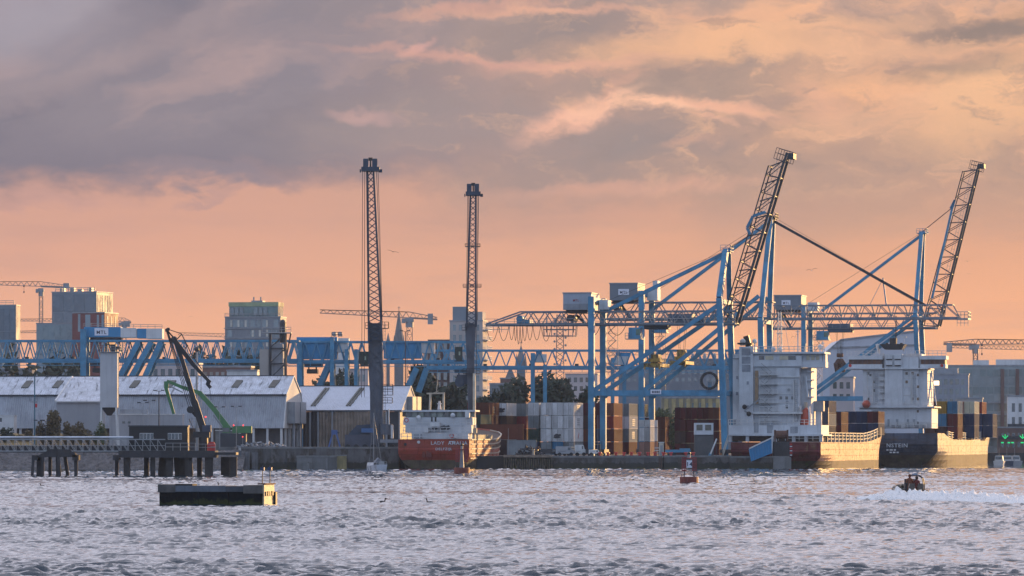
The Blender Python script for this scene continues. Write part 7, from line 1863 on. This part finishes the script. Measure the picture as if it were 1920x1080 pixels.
def backlit(m, clear=0.0, thru=.5):
    """droplets pass light on: half of it comes through"""
    g = N(m.node_tree); bs = g.n['Principled BSDF']; out = g.n['Material Output']
    tr = g.new('ShaderNodeBsdfTranslucent'); tr.inputs[0].default_value = (.95, .93, .9, 1)
    mx = g.new('ShaderNodeMixShader'); mx.inputs[0].default_value = thru
    g.l.new(bs.outputs[0], mx.inputs[1]); g.l.new(tr.outputs[0], mx.inputs[2]); g.l.new(mx.outputs[0], out.inputs[0])
    if clear:
        tp = g.new('ShaderNodeBsdfTransparent'); m2 = g.new('ShaderNodeMixShader'); m2.inputs[0].default_value = clear
        g.l.new(mx.outputs[0], m2.inputs[1]); g.l.new(tp.outputs[0], m2.inputs[2]); g.l.new(m2.outputs[0], out.inputs[0])
backlit(foam, 0, .12)
spraym = mat('water_spray', (.88, .86, .84), .8, var=.05); backlit(spraym, .42)
def wake():
    """churned foam trailing away to the right, plus heaped bow wash on both sides"""
    vs, fs = [], []
    xa, xb = bx0 - 5.0, bx0 + 15; nx, ny = 260, 44
    for i in range(nx):
        x = xa + (xb - xa) * i / (nx - 1); s_ = x - bx0
        yc = BY - 1.2 - 3.0 * max(0, s_ + .6); half = 1.5 + .34 * max(0, s_) if s_ > 0 else max(.25, 1.5 + s_ * .26)
        yf = half * 5.0
        for j in range(ny):
            v = j / (ny - 1) * 2 - 1; y = yc + v * yf
            hmp = (1 - v * v) * (.06 + .34 * math.exp(-((s_ - 3) / 5.0) ** 2) + .26 * math.exp(-((s_ + 1.6) / 1.6) ** 2))
            nz = mnoise.fractal((x * 1.6, y * .5, 4.0), .6, 2.1, 5) * .30
            z = .13 + hmp * 1.35 * (1 + nz * 2.0) + nz * .22 * (1 - v * v) - .42 * abs(v) ** 5 - (.2 if i in (0, nx - 1) else 0)
            vs.append((x, y, z))
    for i in range(nx - 1):
        for j in range(ny - 1): fs.append((i * ny + j, (i + 1) * ny + j, (i + 1) * ny + j + 1, i * ny + j + 1))
    o = B().add(vs, fs).build('wake_foam', foam, None, True); tag(o, kind='stuff')
    b = B(); rs = random.Random(5)
    def flake(b, x, y, z, r_):
        u = Vector((rs.gauss(0, 1), rs.gauss(0, 1), rs.gauss(0, .7))).normalized() * r_; w_ = u.orthogonal().normalized() * r_; c_ = Vector((x, y, z))
        b.add([c_ - u, c_ - w_ * .8, c_ + u, c_ + w_ * .8], [(0, 1, 2, 3)])
    for _ in range(9000):
        if rs.random() < .55:      # plume on the left
            u = rs.random() ** .8; x = bx0 - .9 - 3.9 * u; hgt = 1.05 * (1 - u) ** 1.1 * (.35 + .65 * math.sin(min(1, .2 + (1 - u) * 1.2) * 1.5)); z = hgt * rs.random() ** 1.25 + .02; y = BY + rs.gauss(.6, .9)
        else:                      # plume on the right
            u = rs.random(); x = bx0 + 1.0 + 7.5 * u; hgt = .92 * math.exp(-((u - .14) / .26) ** 2) + .30; z = hgt * rs.random() ** 1.4; y = BY - 1.0 * (x - bx0) + rs.gauss(1.2, 1.2)
        flake(b, x, y, z, rs.uniform(.016, .05) * (1.4 - .6 * z))
    for _ in range(11000):         # boiling white water along the trail
        u = rs.random() ** 1.15; x = bx0 - 3.6 + 17 * u; s_ = x - bx0
        y = BY - 1.2 - 3.0 * max(0, s_ + .6) + rs.gauss(0, 1.6 + .5 * max(0, s_)) * (1 if rs.random() < .6 else 2.0)
        z = .12 + abs(rs.gauss(0, .12 + .10 * math.exp(-abs(s_ - 2) / 5)))
        flake(b, x, y, z, rs.uniform(.025, .065))
    tag(b.build('spray', spraym, None), kind='stuff')
wake()

# ---------------------------------------------------------------- birds
gullw = mat('gull_white', (.62, .62, .62), .8, var=.1); gulld = mat('dark_bird', (.03, .03, .035), .8)
def bird(label, px, py, span, Y, up, bank, m, rz=0.0, grp='gulls in flight'):
    S2 = MP(span, Y) / 2; t = thing('flying_gull' if m is gullw else 'flying_bird', label, 'bird', (WX(px, Y), Y, WZ(py, Y)), rz, grp); t.rotation_euler = (0, bank, rz)
    L = S2 * .42
    B().ball((0, 0, 0), L * .42, 8, 6, (.55, 1.7, .5)).ball((0, L * .75, L * .06), L * .17, 6, 5).build('body', m, t)
    for s_ in (-1, 1):
        p = [(0, L * .22, 0), (0, -L * .22, 0), (s_ * S2 * .5, -L * .12, S2 * up), (s_ * S2 * .5, L * .3, S2 * up), (s_ * S2, -L * .2, S2 * up * .55), (s_ * S2 * .97, -L * .08, S2 * up * .55)]
        e = L * .05
        B().add([(x, y, z + e) for x, y, z in p] + [(x, y, z - e) for x, y, z in p], [(0, 1, 2, 3), (3, 2, 4, 5), (6, 9, 8, 7), (9, 11, 10, 8), (0, 3, 9, 6), (3, 5, 11, 9), (1, 7, 8, 2), (2, 8, 10, 4), (5, 4, 10, 11)]).build('wing', gulld, t)
    B().add([(-L * .14, -L * .6, 0), (L * .14, -L * .6, 0), (L * .2, -L * 1.05, 0), (-L * .2, -L * 1.05, 0), (0, -L * .55, .02)], [(0, 3, 2, 1), (0, 1, 4), (1, 2, 4), (2, 3, 4), (3, 0, 4)]).build('tail', m, t)
for a in [('dark bird gliding right of the tall harbour crane', 737, 472, 22, 500, .12, R(14), gulld), ('pale gull gliding in the sky between the two raised booms', 1522, 507, 20, 600, .32, R(-10), gullw), ('black and white gull crossing in front of the white bridge', 1491, 632, 15, 380, .5, R(-24), gullw),
          ('small bird right of the far raised boom', 1814, 490, 11, 700, .15, 0, gulld), ('tiny bird below its neighbour right of the far boom', 1816, 514, 8, 700, .45, 0, gulld), ('tiny bird left of the apartment tower', 333, 589, 6, 800, .4, 0, gulld), ('tiny bird closest to the apartment tower', 358, 594, 8, 800, .3, 0, gulld),
          ('dark bird skimming the water below the concrete platform', 505, 953, 27, 330, .34, 0, gulld), ('brown bird with raised wings right of the jetty piles', 444, 903, 9, 500, 1.1, 0, gulld), ('dark bird low over the water behind the platform', 400, 900, 12, 520, .2, R(16), gulld),
          ('pale gull in front of the mottled shed roof', 101, 723, 10, 900, .25, 0, gullw), ('pale gull below the annex roof edge', 127, 748, 7, 900, .4, 0, gullw), ('pale gull passing the walkway truss', 168, 843, 9, 700, .2, 0, gullw), ('tiny speck bird high left of the tall crane', 632, 400, 5, 900, .3, 0, gulld), ('tiny bird above the gantry near the tall crane', 565, 415, 4, 900, .3, 0, gulld), ('tiny bird over the far left city', 470, 487, 4, 900, .3, 0, gulld), ('tiny bird in the grey cloud between both harbour cranes', 908, 309, 4, 900, .3, 0, gulld), ('pale gull against the red ship lower deck stairs', 1304, 742, 9, 940, .2, 0, gulld)]:
    bird(*a)
for i, (px, py) in enumerate([(717, 943), (806, 944), (80, 913)]):
    Y = CAM_H * F / (py - 834); t = thing('floating_cormorant', ['dark cormorant low on the water left of centre', 'dark cormorant with raised neck right of its mate', 'dark seabird on the water near the left edge'][i], 'bird', (WX(px, Y), Y, .05), R(70 if i else -60))
    B().ball((0, 0, .05), .14, 8, 6, (.8, 2.0, .6)).build('body', gulld, t); b = B().tube((0, .22, .08), (0, .28, .3), .045, 6); b.ball((0, .3, .32), .06, 6, 5); b.bar((0, .34, .32), (0, .46, .33), .03); b.build('neck_and_head', gulld, t)
for i, (f, l) in enumerate([(1.75, 'brown gull resting on the timber board of the platform'), (3.3, 'gull standing on the middle of the platform edge'), (4.9, 'dark gull standing on the right half of the platform')]):
    x = WX(293, 401.5) + f * math.cos(R(12)); Y = 403.2 - f * math.sin(R(12)) + .5; t = thing('perched_gull', l, 'bird', (x, Y, 1.65 if i == 0 else 1.5), R(60 + 50 * i))
    B().ball((0, 0, .14), .075, 8, 6, (.8, 1.9, .8)).ball((0, .13, .24), .05, 6, 5).build('body', gullw if i < 2 else gulld, t); B().bar((0, 0, 0), (0, 0, .1), .02).build('leg', yellowp, t); B().bar((0, .17, .24), (0, .23, .23), .02).build('bill', yellowp, t)

# ---------------------------------------------------------------- haze over the harbour
hz = B().bx(-1290, 1290, -240, 4080, -4.5, 80).build('haze', mat('haze_surface_placeholder', (1, 1, 1)))
m = bpy.data.materials.new('harbour_haze'); m.use_nodes = True; nt = m.node_tree; nt.nodes.clear()
o = nt.nodes.new('ShaderNodeOutputMaterial'); v = nt.nodes.new('ShaderNodeVolumePrincipled'); nt.links.new(v.outputs[0], o.inputs['Volume'])
v.inputs['Color'].default_value = (.64, .78, 1.0, 1); v.inputs['Density'].default_value = .000038; v.inputs['Anisotropy'].default_value = 0.0
hz.data.materials[0] = m; tag(hz, kind='stuff')
bpy.data.materials.remove(bpy.data.materials['haze_surface_placeholder'])
